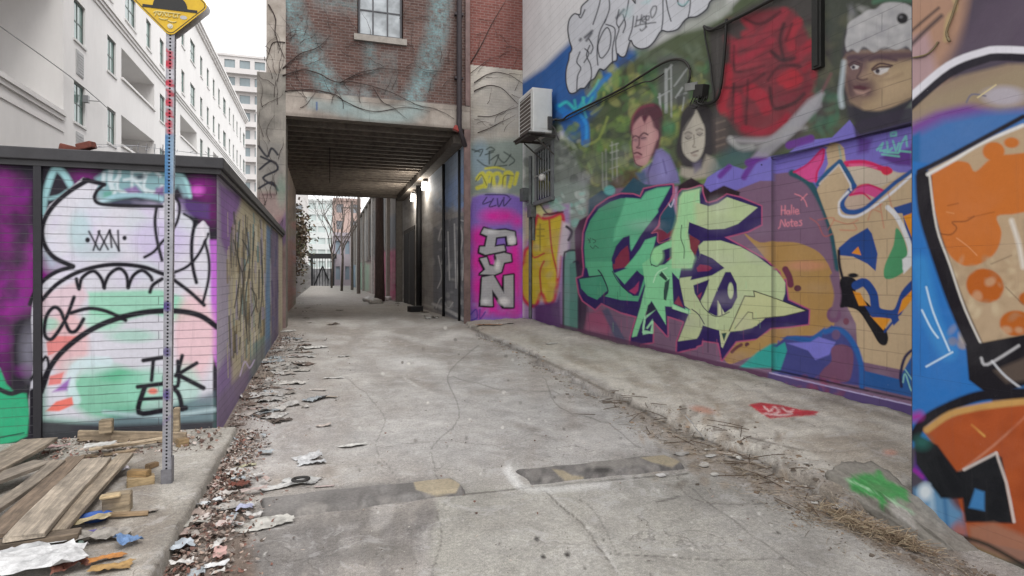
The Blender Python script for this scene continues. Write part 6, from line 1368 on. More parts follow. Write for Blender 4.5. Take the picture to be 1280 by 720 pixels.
def pl(p):
    p.dabs((300, 590, 590, 660), ['#918e8b', '#6f6c69', '#9d9892', '#65615e'], 90, (4, 18), 4, .6, 140)
    p.f([(515, 597), (548, 592), (576, 604), (570, 616), (545, 620), (520, 612)], '#b8aa8e', 2, .8); p.f([(330, 600), (450, 598), (330, 650)], '#94908c', 10, .5)
def pr(p):
    p.dabs((640, 565, 860, 606), ['#8b8784', '#5f5c5a', '#a19c96', '#4e4b49'], 70, (3, 12), 3, .6, 141)
    p.f([(690, 586), (704, 588), (715, 594), (730, 596), (728, 601), (708, 602), (698, 594)], '#b5a88c', 2, .8).f([(800, 572), (830, 568), (852, 576), (840, 584), (815, 578)], '#b5a88c', 2, .8); p.e((754, 588), (12, 4), '#35322f', 4, .8)
    p.f([(730, 575), (800, 572), (810, 582), (740, 584)], '#a29d96', 5, .6)
hump(-.42, 1.0, 4.2, 4.62, 'long worn asphalt speed hump strip with a tan paint patch at its end', .03, 1, pl, '#7d7976')
hump(1.5, 2.88, 4.25, 4.62, 'cracked asphalt speed hump strip with white paint sprayed round its end', -.02, 2, pr)

# ===== beyond the underpass =====
def far():
    # left garden wall with bush
    V = wall('x', -1.6, 31.1, 86, -.1, 2.9, .5); p = Paint(V.reshape(-1, 3), '#a9a6a4'); p.dabs((368, 300, 395, 385), ['#bdbab8', '#8f8c8a', '#9c8f94'], 50, (1, 6), 2, .6, 150)
    o = MB(); o.ab((-1.95, 31.1, -.2), (-1.62, 86, 2.9)); b = o.build('garden_wall', pm('pale_wall_body', '#a8a5a2', .8, .15)); tag(b, 'pale low wall running along the left of the far alley beyond the underpass', 'wall')
    wallobj('painted_face', V, p, paintmat('far_wall_paint', 'x', (.4, .2, .006), ([.4]*3, [.38]*3, [.3]*3), .3, 0, .8, .25, .5), b)
    g = random.Random(21)
    m = MB(); st = MB()
    for k in range(60):
        y = g.uniform(33, 52); x = -2.3+g.uniform(-.4, .4); pts = [(x, y, .2)]
        for i in range(5): pts.append((x+g.uniform(-.3, .8)*(i+1)/4, y+g.uniform(-.6, .6), .2+(i+1)*g.uniform(.8, 1.12)))
        st.tube(pts, [.03, .025, .02, .015, .01, .006], 4)
        for i in range(70):
            q = pts[g.randint(2, 5)]; c = Vector(q)+Vector((g.gauss(0, .35), g.gauss(0, .5), g.gauss(0, .5))); s = g.uniform(.05, .12)
            R = Matrix.Rotation(g.uniform(0, 6), 3, 'X') @ Matrix.Rotation(g.uniform(0, 6), 3, 'Z')
            cc = alb(g.choice(['#6a5a4c', '#7d6a58', '#57503f', '#8a7660', '#4f4a3a', '#6e6f4e']), .8)
            m.add([c+R @ Vector(v)*s for v in ((-1, -.5, 0), (1, -.5, 0), (1, .5, .2), (-1, .5, .2))], [(0, 1, 2, 3)], cc)
    r = empty('overgrown_bush', (-2.3, 42, 0), 0, 'brown overgrown bush hanging over the pale wall beyond the underpass', 'bush'); m.build('foliage', attrmat('dry_leaf', .8, .3, 20, 0), r); st.build('stems', pm('vine_bark', '#4a3c38'), r)
    # right-hand row of workshops
    root = empty('workshop_row', (3.6, 50, 0), 0, 'row of old workshops with pale pilasters along the right of the far alley', 'building')
    V = wall('x', 3.6, 31.3, 84, -.1, 7.4, .45); p = Paint(V.reshape(-1, 3), '#8d8985', k=1.5)
    p.t(340, 180, 3)
    p.f([(480, 180), (520, 180), (500, 380), (470, 380), (470, 260)], '#7d7c7c', 6, .8)
    p.f([(415, 400), (495, 390), (495, 590), (415, 570)], '#b8748a', 6, .9); p.f([(355, 400), (412, 400), (412, 570), (350, 560)], '#a98f90', 6, .8); p.f([(350, 450), (368, 450), (366, 550), (348, 550)], '#8fb09c', 5, .8).f([(318, 440), (346, 430), (344, 550), (318, 545)], '#8fae9c', 5, .8).f([(285, 410), (312, 420), (312, 545), (285, 540)], '#6f93ad', 5, .8)
    p.f([(425, 280), (490, 250), (492, 390), (420, 400)], '#7f848b', 6, .8).dabs((350, 330, 400, 440), ['#4c4a50', '#7d7d84', '#a5a5a9'], 50, (4, 14), 3, .7, 152); p.dabs((420, 400, 495, 580), ['#c05a84', '#a87f8c', '#caa2ae', '#9c4a70'], 60, (4, 14), 4, .6, 153)
    p.t()
    wallobj('painted_face', V, p, paintmat('workshop_paint', 'x', (.22, .078, .008), ([.3, .2, .17], [.35, .26, .22], [.35]*3), .3, 0, .8, .25, .5), root)
    b = MB(); b.ab((3.63, 31.3, -.2), (10, 84, 7.4)); b.ab((3.4, 31.3, 7.4), (10, 84, 7.6)); b.build('wall', pm('workshop_body', '#85807b', .85, .2), root)
    y = 34.0; k = 0
    while y < 82:
        q = MB(); q.ab((3.42, y, 2.9 if k % 3 else .1), (3.6, y+.6, 7.38)); q.build('pilaster', pm('pale_pilaster'+str(k % 2), '#dedbd8' if k % 2 else '#b0a9a2', .8, .15), root); y += 3.6; k += 1
    y = 36.2
    while y < 80:
        q = MB(); q.ab((3.56, y, 3.2), (3.59, y+1.4, 6.4)); q.build('window', glassmat('dark_workshop_glass', '#454a50', .3), root); y += 3.6
    # utility pole
    r = empty('utility_pole', (2.87, 32.4, .2), 0, 'thick dark timber utility pole standing just beyond the underpass on the right', 'pole')
    q = MB(); q.tube([(2.9, 32.4, .1), (2.87, 32.4, 4), (2.84, 32.4, 11)], [.27, .22, .15], 12); q.build('post', pm('dark_timber', '#6a5a56', .85, .3, 6, .3, stretch=(4, 4, .6)), r, smooth=True)
    q = MB(); q.ab((1.6, 32.35, 9.8), (4.0, 32.47, 9.95)); q.build('crossarm', pm('dark_timber', '#4a3f3c'), r)
    for yy, x, lab in ((47, 2.6, 'thin pale utility pole in the distance in front of the workshops'), (60, 2.7, 'farther thin utility pole near the end of the alley')):
        q = MB(); q.tube([(x, yy, .1), (x, yy, 9)], [.14, .1], 8); q.ab((x-.9, yy-.05, 8.2), (x+.9, yy+.05, 8.32)); tag(q.build('utility_pole', pm('grey_timber', '#7a716b', .85, .2, 6), smooth=False), lab, 'pole', 'utility poles of the far alley')
    # trees
    def tree(x, y, h, seed, label):
        g = random.Random(seed); r = empty('bare_tree', (x, y, .2), 0, label, 'tree', 'bare trees of the far alley'); t = MB(); c = MB()
        t.tube([(x, y, .1), (x+.1, y, h*.3), (x-.05, y, h*.5)], [.12, .1, .07], 8)
        def br(p, d, l, rad, n):
            q = [p]
            for i in range(4): d = (d+Vector((g.uniform(-.25, .25), g.uniform(-.25, .25), g.uniform(-.05, .2)))).normalized(); q.append(q[-1]+d*l/4)
            c.tube(q, [rad*(1-.6*i/4) for i in range(5)], 5)
            if n:
                for i in (2, 3, 4, 4):
                    br(q[i], (d+Vector((g.uniform(-1, 1), g.uniform(-1, 1), g.uniform(-.2, .6)))).normalized(), l*.62, rad*.45, n-1)
        for i in range(5): br(Vector((x, y, h*(.32+.045*i))), Vector((g.uniform(-1, 1), g.uniform(-1, 1), 1.2)).normalized(), h*.38, .075, 3)
        t.build('trunk', pm('pale_bark', '#6f655e', .85, .3), r, smooth=True); c.build('crown', pm('pale_bark', '#6f655e'), r, smooth=True)
    tree(1.6, 56, 11, 5, 'bare leafless tree reaching over the right side of the far alley'); tree(.9, 70, 10, 6, 'smaller bare tree standing near the end gate')
    # end gate
    r = empty('end_gate', (0, 86, .2), 0, 'black framed gate closing the end of the alley', 'gate')
    q = MB(); x0, x1 = atY(388, 350, 86)[0], atY(418, 350, 86)[0]; q.ab((x0, 85.9, .1), (x0+.35, 86.1, 4.0)); q.ab((x1-.35, 85.9, .1), (x1, 86.1, 4.0)); q.ab((x0-.3, 85.85, 4.0), (x1+.3, 86.15, 4.7)); q.build('frame', pm('gate_black', '#2b2c2e', .6, .2), r)
    q = MB(); q.ab((x0+.35, 85.97, .2), (x1-.35, 86.03, 2.6)); q.build('panel', pm('gate_panel', '#b4b4b6', .6, .5, .9, 0, col2='#5f5f62'), r)
    q = MB()
    for i in range(7): x = x0+.5+(x1-x0-1)*i/6; q.tube([(x, 85.9, .2), (x, 85.9, 4.3)], .04, 5)
    q.tube([(x0+.5, 85.85, .3), (x0+1.6, 85.85, 3)], .09, 5); q.tube([(x0+1.6, 85.85, 3), (x0+2.4, 85.85, 1)], .09, 5); q.build('bars', pm('gate_black', '#2b2c2e'), r)
    q = MB(); q.ab((x0-.9, 85.5, .1), (x0-.1, 86, 2)); tag(q.build('red_hoarding', pm('red_panel', '#a04a54', .7, .2)), 'small red hoarding beside the black end gate', 'hoarding')
    s = tower('glass_tower', -1.5, 165, 9, 8, 21, '#dbe0df', 7, 4, 'pale green glass tower closing the view beyond the end gate', False, '#cfdcda', .8)  # far tower colours paled, distance haze put into the colour
    s = tower('brick_tower', 4.2, 118, 5, 8, 15.5, '#c0a8a0', 5, 2, 'small red brick and pale tower above the end of the alley', False, '#8a8f96', .5)
    s = tower('concrete_tower', -6.2, 104, 7.5, 9, 27, '#cfccca', 8, 3, 'pale concrete block rising over the left of the far alley', False, '#9aa0a6', .45)
    q = tower('painted_house', 2.6, 88.5, 2.6, 4, 7.2, '#b3aab2', 2, 2, 'pale painted house with faded graffiti right of the end gate', False, '#9fb0bd', .45)
    # rubbish beyond the underpass
    g = random.Random(5); r = None
    spots = [(462, 377), (470, 380), (482, 376), (490, 374), (476, 373)]; labs = ['white bin bag slumped at the foot of the thick utility pole', 'flattened pale sack left of the rubbish by the utility pole', 'torn white sack in the middle of the heap beyond the underpass', 'dark bin bag at the right end of the heap beyond the underpass', 'grey bundle lying behind the rubbish heap by the pole']
    for (px, py), lab, c in zip(spots, labs, ('#d5d2cf', '#bdb8b2', '#dedbd8', '#3a393b', '#8f8a86')):
        x, y, z = atz(px, py, .22); blob('rubbish_bag', (x, y, gzs(x, y)), (.42, .3, .2), c, lab, 'bag', 'rubbish bags beyond the underpass', g.randint(0, 99))
    x, y, z = atz(519, 391, .2); m = MB(); m.box((x, y, gzs(x, y)+.11), (.5, .35, .22), Matrix.Rotation(.3, 3, 'Z'), bev=.01); tag(m.build('dark_crate', pm('dark_plastic', '#2a2829', .6, .2)), 'dark crate on the ground against the underpass wall', 'crate')
def blob(name, loc, s, col, label, cat, group=None, seed=0, mat=None, lump=.35):
    bm = bmesh.new(); bmesh.ops.create_icosphere(bm, subdivisions=3, radius=1)
    o = Vector((seed*3.1, seed*1.7, 0))
    for v in bm.verts:
        n = v.co.normalized(); f = 1+lump*mnoise.noise(n*1.6+o)+lump*.6*mnoise.noise(n*4+o)+.08*mnoise.noise(n*11+o)
        c = n*f; c = Vector((c.x*s[0], c.y*s[1], max(c.z, -.25)*s[2]+.25*s[2])); v.co = c
    me = bpy.data.meshes.new(name); bm.to_mesh(me); bm.free(); me.shade_smooth()
    ob = link(name, me, mat or pm('bag_'+col[1:], col, .45, .2, 5, .3)); ob.location = loc; ob.rotation_euler[2] = seed
    return tag(ob, label, cat, group)
far()
# ===== timber pile =====
WOOD = {}
def wood(tone):
    if tone in WOOD: return WOOD[tone]
    m, nt, b = newmat('weathered_wood_'+str(len(WOOD)))
    tc = N(nt, 'ShaderNodeTexCoord'); mp = N(nt, 'ShaderNodeMapping'); mp.inputs['Scale'].default_value = (1.2, 14, 14); nt.links.new(tc.outputs['Object'], mp.inputs[0])
    n1 = noise_n(nt, mp.outputs[0], 3, 7, .7, .6); n2 = noise_n(nt, tc.outputs['Object'], 5, 5, .7); c = alb(tone)
    cc = mixc(nt, ramp(nt, n1, .34, .66), [v*.5 for v in c], [min(.8, v*1.25) for v in c]); cc = mixc(nt, 1.0, cc, ramp(nt, n2, .3, .7, (.5, .49, .48, 1), (1.1, 1.08, 1.04, 1)), 'MULTIPLY')
    nt.links.new(cc, b.inputs['Base Color']); b.inputs['Roughness'].default_value = .85; bump(nt, b, n1, .6, .006); WOOD[tone] = m; return m
def plank(pa, pb, za, zb, w, th, tone, label, group='loose timber on the pavement', name='plank', ext=0, roll=0):
    A, B = Vector(atz(*pa, za)), Vector(atz(*pb, zb)); d = B-A; L = d.length+ext; A2 = A-d.normalized()*0; C_ = A+d.normalized()*L/2
    bm = bmesh.new(); bmesh.ops.create_cube(bm, size=1)
    for v in bm.verts: v.co = Vector((v.co.x*L, v.co.y*w, v.co.z*th))
    bmesh.ops.bevel(bm, geom=bm.edges[:], offset=min(th, w)*.09, segments=1, affect='EDGES'); bmesh.ops.subdivide_edges(bm, edges=[e for e in bm.edges if abs((e.verts[0].co-e.verts[1].co).x) > L*.5], cuts=14)
    sd = random.random()*50
    for v in bm.verts: v.co += Vector((mnoise.noise(Vector((v.co.y*30, v.co.z*30, sd)))*.02 if abs(v.co.x) > L*.48 else 0, mnoise.noise(Vector((v.co.x*2, sd, 0)))*.008, mnoise.noise(Vector((v.co.x*1.3, sd, 5)))*.02))
    me = bpy.data.meshes.new(name); bm.to_mesh(me); bm.free(); o = link(name, me, wood(tone)); o.location = C_
    q = d.to_track_quat('X', 'Z'); o.rotation_mode = 'QUATERNION'; o.rotation_quaternion = q @ Matrix.Rotation(roll, 3, 'X').to_quaternion()
    return tag(o, label, 'timber' if name != 'plank' else 'plank', group)
def timber():
    B = '#b09c84'; 
    plank((50, 549), (-60, 612), .22, .20, .26, .028, '#968a7c', 'widest weathered plank at the far left of the timber pile beside the green paint')
    plank((55, 578), (-50, 618), .2, .17, .17, .028, '#8f857a', 'second weathered plank in the pile, under the widest one')
    plank((74, 578), (-22, 648), .21, .17, .10, .03, '#8a8074', 'narrow grey-brown plank lying left of the dark gap in the pile')
    plank((95, 574), (-8, 672), .19, .15, .12, .028, '#7d6d5e', 'darker plank half hidden left of the broad front plank')
    plank((122, 573), (30, 672), .235, .2, .185, .03, '#a59a8c', 'broad pale front plank in the middle of the timber pile')
    plank((157, 570), (70, 664), .2, .17, .105, .03, '#a09382', 'right-hand plank of the pile with its squared end toward the alley')
    plank((-10, 684), (100, 670), .16, .15, .09, .05, '#6f6254', 'dark bearer lying crosswise under the lower plank ends')
    plank((60, 590), (150, 584), .13, .13, .09, .09, '#80715f', 'bearer under the upper ends of the planks')
    plank((98, 545), (233, 547), .155, .155, .04, .095, '#a3927c', 'long squared timber lying on edge along the foot of the graffiti wall', name='timber_beam')
    plank((112, 563), (196, 552), .13, .15, .05, .018, '#cfbda4', 'pale split slat behind the planks nearest the post')
    plank((128, 558), (203, 549), .16, .17, .035, .015, '#c9b79f', 'thin pale slat resting on top of the split slats')
    plank((100, 570), (170, 561), .12, .14, .06, .016, '#a8937a', 'short brown slat below the pale split slats')
    plank((135, 645), (186, 641), .12, .12, .035, .02, '#a58d6f', 'thin stick on the pavement in front of the wooden block', name='wooden_stick')
    def block(px, py, z, d, tone, lab, rz, name='wooden_block'):
        x, y, _ = atz(px, py, z); bm = bmesh.new(); bmesh.ops.create_cube(bm, size=1)
        for v in bm.verts: v.co = Vector((v.co.x*d[0], v.co.y*d[1], v.co.z*d[2]))
        bmesh.ops.bevel(bm, geom=bm.edges[:], offset=.006, segments=2, affect='EDGES'); me = bpy.data.meshes.new(name); bm.to_mesh(me); bm.free()
        o = link(name, me, wood(tone)); o.location = (x, y, z+d[2]/2); o.rotation_euler[2] = rz; tag(o, lab, 'block', 'wooden blocks around the timber pile')
    block(147, 640, .1, (.15, .10, .12), '#a89880', 'squared wooden block nearest the front, left of the thin stick', .1)
    block(176, 606, .1, (.17, .11, .06), '#b09b78', 'low yellowish block beside the sign post', .25); block(174, 596, .155, (.15, .06, .05), '#9c8058', 'orange-brown offcut resting on the low yellowish block', -.35)
    block(138, 622, .22, (.11, .06, .02), '#cdb894', 'small pale offcut on top of the squared block', .2); block(133, 541, .2, (.10, .09, .12), '#a09079', 'block standing behind the long squared timber under the mint paint', .1)
    block(221, 551, .1, (.05, .09, .30), '#a89880', 'upright block against the graffiti wall just right of the post', .1); block(228, 558, .1, (.09, .08, .07), '#9c8564', 'end-grain offcut at the foot of the upright block', .5); block(190, 585, .1, (.09, .05, .04), '#8c7458', 'dark offcut between the slats and the sign post', .9)
timber()

# ===== litter =====
def sheetobj(px, py, w, h, col, rz, crumple, label, cat='paper', group=None, z=.0, name='paper_sheet', seed=None, tilt=0, zabs=None, mat=None, shape=0):
    seed = seed if seed is not None else int(px*7+py)
    nx, ny = 13, 11; V = []; o = Vector((seed*1.37, seed*.71, 3))
    for i in range(nx):
        for j in range(ny):
            u, v = i/(nx-1)*2-1, j/(ny-1)*2-1
            if shape:  # rounded outline
                s = max(abs(u), abs(v)); r = math.hypot(u, v) or 1; u, v = u*s/r, v*s/r
            e = 1+.22*mnoise.noise(Vector((u*1.3, v*1.3, 0))+o)+.14*mnoise.noise(Vector((u*3.3, v*3.3, 0))+o)
            x, y = u*w/2*e, v*h/2*e
            k = crumple*(mnoise.noise(Vector((x*7, y*7, 1))+o)+.6*abs(mnoise.noise(Vector((x*17, y*17, 2))+o))+.35*mnoise.noise(Vector((x*38, y*38, 2))+o))
            V.append((x, y, abs(k)+.004+crumple*.4*max(0, abs(u)-.5)*mnoise.noise(o+Vector((u, 0, 0)))))
    F = [(i*ny+j, (i+1)*ny+j, (i+1)*ny+j+1, i*ny+j+1) for i in range(nx-1) for j in range(ny-1)]
    me = bpy.data.meshes.new(name); me.from_pydata(V, [], F); me.update()
    if crumple > .02: me.shade_smooth() if seed % 2 else me.shade_flat()
    ob = link(name, me, mat or pm('litter_'+col[1:], col, .8, .34, 14, .25, fine=60))
    x, y, _ = atz(px, py, .1 if zabs is None else zabs)
    for _k in range(4):
        g = gzs(x, y) if zabs is None else zabs; x, y, _ = atz(px, py, g)
    g = gzs(x, y) if zabs is None else zabs
    ob.location = (x, y, g+.004+z); ob.rotation_euler = (tilt, 0, rz); return tag(ob, label, cat, group)
def litter():
    S = sheetobj
    S(330, 656, .34, .17, '#d3d0c8', .3, .03, 'large off-white flattened card on the near left of the road', 'card', name='flattened_card')
    S(385, 574, .22, .17, '#e2e2e2', .5, .05, 'crumpled bright white paper lying left of the road centre', z=.004); S(390, 580, .22, .1, '#d6d7d8', .1, .04, 'folded white sheet under the crumpled bright paper')
    S(352, 609, .30, .1, '#dddcd8', .2, .03, 'white torn paper under the black ring'); S(378, 603, .26, .14, '#cfcecb', -.3, .04, 'pale grey paper beside the black ring'); S(405, 609, .14, .03, '#cbb9b4', -.1, .01, 'thin pinkish strip trailing from the torn paper', 'strip', name='paper_strip')
    x, y, _ = atz(376, 605, .02); m = MB(); m.tube([(x+.06*math.cos(a), y+.045*math.sin(a), gzs(x, y)+.055) for a in np.linspace(0, 2*math.pi, 20)], .011, 6, cap=False); tag(m.build('rubber_ring', pm('black_rubber', '#33312f', .6, .2)), 'small black ring lying on the torn white paper', 'ring')
    S(441, 558, .26, .1, '#e6e4de', .1, .02, 'flat white cup lid shaped scrap alone in the road centre', 'scrap', name='paper_scrap', shape=1)
    for (px, py, w, h, c, r, k, lab) in ((393, 435, .46, .3, '#e6e3dd', .4, .05, 'white folded paper near the middle of the low wall'), (365, 464, .5, .2, '#cfcac3', .1, .04, 'long pale sheet lying level with the end of the purple streak'), (362, 480, .42, .2, '#dcd8d2', -.2, .05, 'white sheet just below the long pale sheet'),
            (325, 495, .5, .28, '#dedcda', .3, .05, 'broad white sheet pressed against the leaves by the low wall'), (342, 500, .3, .18, '#cbc8c5', .9, .06, 'greyish sheet overlapping the broad white sheet'), (375, 455, .3, .14, '#bdb5ad', .3, .05, 'tan card beside the long pale sheet'), (417, 473, .28, .1, '#e4e1dc', .05, .02, 'small bright scrap standing out alone toward the road centre'),
            (430, 446, .2, .1, '#d9d6d1', .3, .03, 'tiny white scrap right of the folded paper'), (383, 441, .22, .1, '#8e7c6e', .3, .04, 'brown card under the folded white paper'), (345, 458, .34, .2, '#c8c3bd', .7, .06, 'pale crumpled sheet close to the wall foot'), (398, 488, .22, .08, '#d8d0c8', -.4, .03, 'thin pale strip of card in the road'), (412, 497, .2, .08, '#c9bcae', -.5, .03, 'tan strip of card left of the road centre'),
            (405, 533, .16, .08, '#cfc3ba', .1, .03, 'small pinkish scrap above the flat white lid'), (352, 527, .2, .1, '#6a5f58', .5, .05, 'dark leaf-like scrap on the pale ground patch'), (303, 585, .2, .05, '#d7d2b0', .2, .02, 'thin yellowish strip by the kerb end')):
        S(px, py, w, h, c, r, k, lab)
    # right side
    S(868, 548, .10, .3, '#dcdbd8', 1.1, .02, 'upright white shard leaning on the edge of the apron', 'shard', name='plastic_shard', tilt=.9, z=.10); S(852, 568, .16, .09, '#c0bcb6', .4, .02, 'flat grey shard at the foot of the upright white one', 'shard', name='plastic_shard')
    for (px, py, w, c, lab) in ((826, 595, .09, '#e8e6e2', 'small white disc in front of the sprayed speed hump'), (888, 571, .10, '#e3e1dc', 'larger white disc among the twigs right of the speed hump'), (893, 594, .08, '#d9d5cd', 'pale disc lying on the seam of the near slab'), (880, 583, .09, '#c9c4bb', 'dull disc between the two brighter ones')):
        S(px, py, w, w*.8, c, .2, .006, lab, 'disc', 'white discs near the speed hump', name='plastic_disc', shape=1)
    S(1048, 636, .15, .07, '#d3cfc8', -.3, .02, 'pale broken tile lying below the green footing', 'tile', name='broken_tile'); S(1074, 494, .12, .35, '#bfc2c4', .1, .08, 'wisp of clear plastic standing against the panel base', 'plastic', name='plastic_wisp', tilt=1.2, z=.12); S(690, 430, .3, .1, '#dedad4', .2, .03, 'white scrap lying on the apron below the green letters', 'scrap', name='paper_scrap')
    S(612, 406, .7, .16, '#b98f6c', -.05, .05, 'brown card strip at the foot of the pink graffiti panel', 'card', name='card_strip'); S(632, 404, .5, .14, '#e0dcd6', .1, .05, 'white paper beside the brown card under the pink panel'); 
    # bottom-left rubbish on the pavement
    PZ = .105
    for (px, py, w, h, c, r, k, lab, z, cat, nm) in ((28, 716, .55, .28, '#e3e3e3', .15, .05, 'big white crumpled sheet in the bottom left corner', .05, 'paper', 'paper_sheet'), (18, 697, .4, .16, '#d9dadb', -.2, .05, 'white sheet poking out from under the plank ends', .03, 'paper', 'paper_sheet'),
            (122, 676, .30, .15, '#a9a39b', .2, .07, 'grey crumpled cloth on the pavement below the planks', .01, 'cloth', 'crumpled_cloth'), (75, 690, .2, .1, '#8fa39a', .4, .06, 'grey-green cloth beside the white sheets', .01, 'cloth', 'crumpled_cloth'), (160, 682, .12, .10, '#7c9cc8', .6, .06, 'pale blue rag lying toward the kerb', .012, 'rag', 'blue_rag'),
            (100, 671, .24, .04, '#6d64a0', .25, .01, 'purple strip beneath the plank ends', .012, 'strip', 'plastic_strip'), (128, 702, .18, .06, '#c98a4c', .3, .03, 'orange-brown packet at the bottom of the pavement', .01, 'packet', 'food_packet'), (140, 712, .2, .08, '#b8945f', -.1, .03, 'tan torn card next to the orange-brown packet', .006, 'card', 'torn_card'),
            (125, 572, .22, .12, '#dcdad5', .2, .03, 'white card behind the broad front plank', .10, 'card', 'torn_card'), (66, 563, .2, .1, '#c9a9a6', .1, .05, 'pink scrap of paper at the foot of the graffiti wall', .02, 'paper', 'paper_scrap'), (60, 560, .14, .08, '#dcd9d6', .5, .05, 'white tissue beside the pink scrap', .03, 'tissue', 'paper_tissue'),
            (150, 596, .12, .08, '#cfcad0', .4, .05, 'pale lilac scrap among the offcuts', .03, 'scrap', 'paper_scrap'), (88, 712, .16, .1, '#8c5a4c', .4, .05, 'rusty brown wrapper between the white sheet and the packet', .01, 'wrapper', 'food_wrapper'), (182, 641, .13, .05, '#a39a90', .1, .02, 'dull grey scrap right of the thin stick', .002, 'scrap', 'paper_scrap'),
            (100, 660, .3, .09, '#c4b48e', .3, .03, 'yellowish sheet sticking out under the plank ends', .03, 'sheet', 'paper_sheet')):
        S(px, py, w, h, c, r, k, lab, cat, z=z, name=nm, zabs=PZ)
    # blue dish
    x, y, _ = atz(119, 647, .12); m = MB(); n = 24; prof = [(.0, .0), (.06, .0), (.085, .03), (.09, .032), (.082, .026), (.055, .006), (.0, .005)]
    vs = [(x+r*math.cos(6.2832*k/n), y+r*math.sin(6.2832*k/n)*.8, .105+z) for r, z in prof[1:-1] for k in range(n)]; m.add(vs, [(i*n+k, i*n+(k+1) % n, (i+1)*n+(k+1) % n, (i+1)*n+k) for i in range(len(prof)-3) for k in range(n)]); m.f.append(tuple(range(n))); m.f.append(tuple((len(prof)-3)*n+k for k in range(n)))
    tag(m.build('plastic_dish', pm('blue_plastic', '#2f5fb0', .35, .1, 5, .02), smooth=True), 'shallow blue plastic dish beside the plank end', 'dish')
    # gutter pieces
    for (px, py, w, h, c, r, k, lab, cat, nm) in ((262, 636, .17, .07, '#dfe2e4', .5, .03, 'white and blue torn packet standing out in the gutter leaves', 'packet', 'food_packet'), (207, 676, .06, .06, '#3f9fbc', .4, .03, 'bright teal cap of plastic at the kerb foot', 'plastic', 'plastic_piece'), (222, 695, .16, .14, '#cdd6de', .3, .07, 'clear bluish plastic bag in the gutter below the teal piece', 'bag', 'plastic_bag'),
            (306, 643, .1, .07, '#b9bcd6', .1, .04, 'lilac plastic bottle remnant right of the torn packet', 'bottle', 'crushed_bottle'), (300, 614, .14, .11, '#7d4a3c', .4, .07, 'rusty red crumpled bag among the leaves', 'bag', 'crumpled_bag'), (282, 664, .1, .07, '#e0cfc8', .8, .05, 'pinkish white wad of tissue in the gutter', 'tissue', 'paper_tissue'), (243, 662, .2, .1, '#c4c1b8', .3, .04, 'pale grey torn card left of the pink tissue', 'card', 'torn_card'),
            (275, 700, .07, .14, '#dcb4ac', .1, .04, 'salmon pink strip of foam at the lower gutter', 'foam', 'foam_strip'), (228, 714, .11, .06, '#e3e0dc', .3, .04, 'white scrap at the very bottom of the gutter', 'scrap', 'paper_scrap'), (256, 655, .09, .06, '#d8cdc6', .9, .04, 'small cream scrap above the grey torn card', 'scrap', 'paper_scrap'), (318, 619, .18, .06, '#c9b7b0', .2, .03, 'pinkish flat sheet right of the rusty bag', 'paper', 'paper_sheet'),
            (287, 641, .16, .11, '#b7b2ac', .3, .04, 'dull grey sheet behind the lilac bottle', 'sheet', 'paper_sheet'), (281, 625, .08, .08, '#d3ccc6', 1.2, .04, 'small pale scrap above the dull grey sheet', 'scrap', 'paper_scrap'), (270, 716, .12, .05, '#e8e8e8', .1, .03, 'bright white strip under the salmon foam', 'paper', 'paper_strip')):
        S(px, py, w, h, c, r, k, lab, cat, name=nm, z=.035)
    g = random.Random(77)
    def pal(): return g.choice(['#d8d4ce', '#b8b0a8', '#d2cfcb', '#a8978e', '#978b80', '#c6beb7', '#c0aca4', '#d9d6d2', '#7f6f66', '#a5a19c', '#b9c0c4'])
    for i in range(95):
        y = g.uniform(2.3, 6.3); x = -.8+abs(g.gauss(0, .16)); q = project((x, y, .03)); s = g.uniform(.03, .13)
        S(q[0], q[1], s, s*g.uniform(.4, .9), pal(), g.uniform(0, 3), g.uniform(.02, .05), 'small torn scrap mixed into the leaf litter along the kerb', 'scrap', 'small scraps in the kerb gutter', name='paper_scrap', z=.02, seed=i)
    for i in range(85):
        y = g.uniform(6.6, 14.5); x = -.85+abs(g.gauss(0, .34)); q = project((x, y, gzs(x, y))); s = g.uniform(.08, .42)
        S(q[0], q[1], s, s*g.uniform(.4, .8), pal(), g.uniform(0, 3), g.uniform(.02, .06), 'flat scrap of paper or card strewn along the foot of the low wall', 'scrap', 'scraps along the foot of the low wall', name='paper_scrap', seed=i+90)
    for i in range(26):
        y = g.uniform(15, 34); x = g.uniform(-1.1, 3.6); x = -1.1+abs(x)*.5 if g.random() < .5 else 3.6-abs(g.gauss(0, .4)); q = project((x, y, gzs(x, y))); s = g.uniform(.1, .4)
        S(q[0], q[1], s, s*g.uniform(.4, .8), g.choice(['#cfcac3', '#8b8178', '#dad7d2', '#6b5f55']), g.uniform(0, 3), g.uniform(.02, .08), 'scrap lying on the ground inside the dark underpass', 'scrap', 'scraps inside the underpass', name='paper_scrap', seed=i+190)
    for i in range(22):
        t = g.random(); px = 780+t*400; py = 520+t*150+g.gauss(0, 10); s = g.uniform(.03, .08)
        if px > 1130: continue
        S(px, py, s, s*g.uniform(.5, .9), g.choice(['#d8d4cc', '#b8aa98', '#cfc6ba', '#8f8170']), g.uniform(0, 3), g.uniform(.01, .03), 'small pale chip in the dirt along the broken apron edge', 'chip', 'chips along the apron edge', name='broken_chip', seed=i+300)
litter()

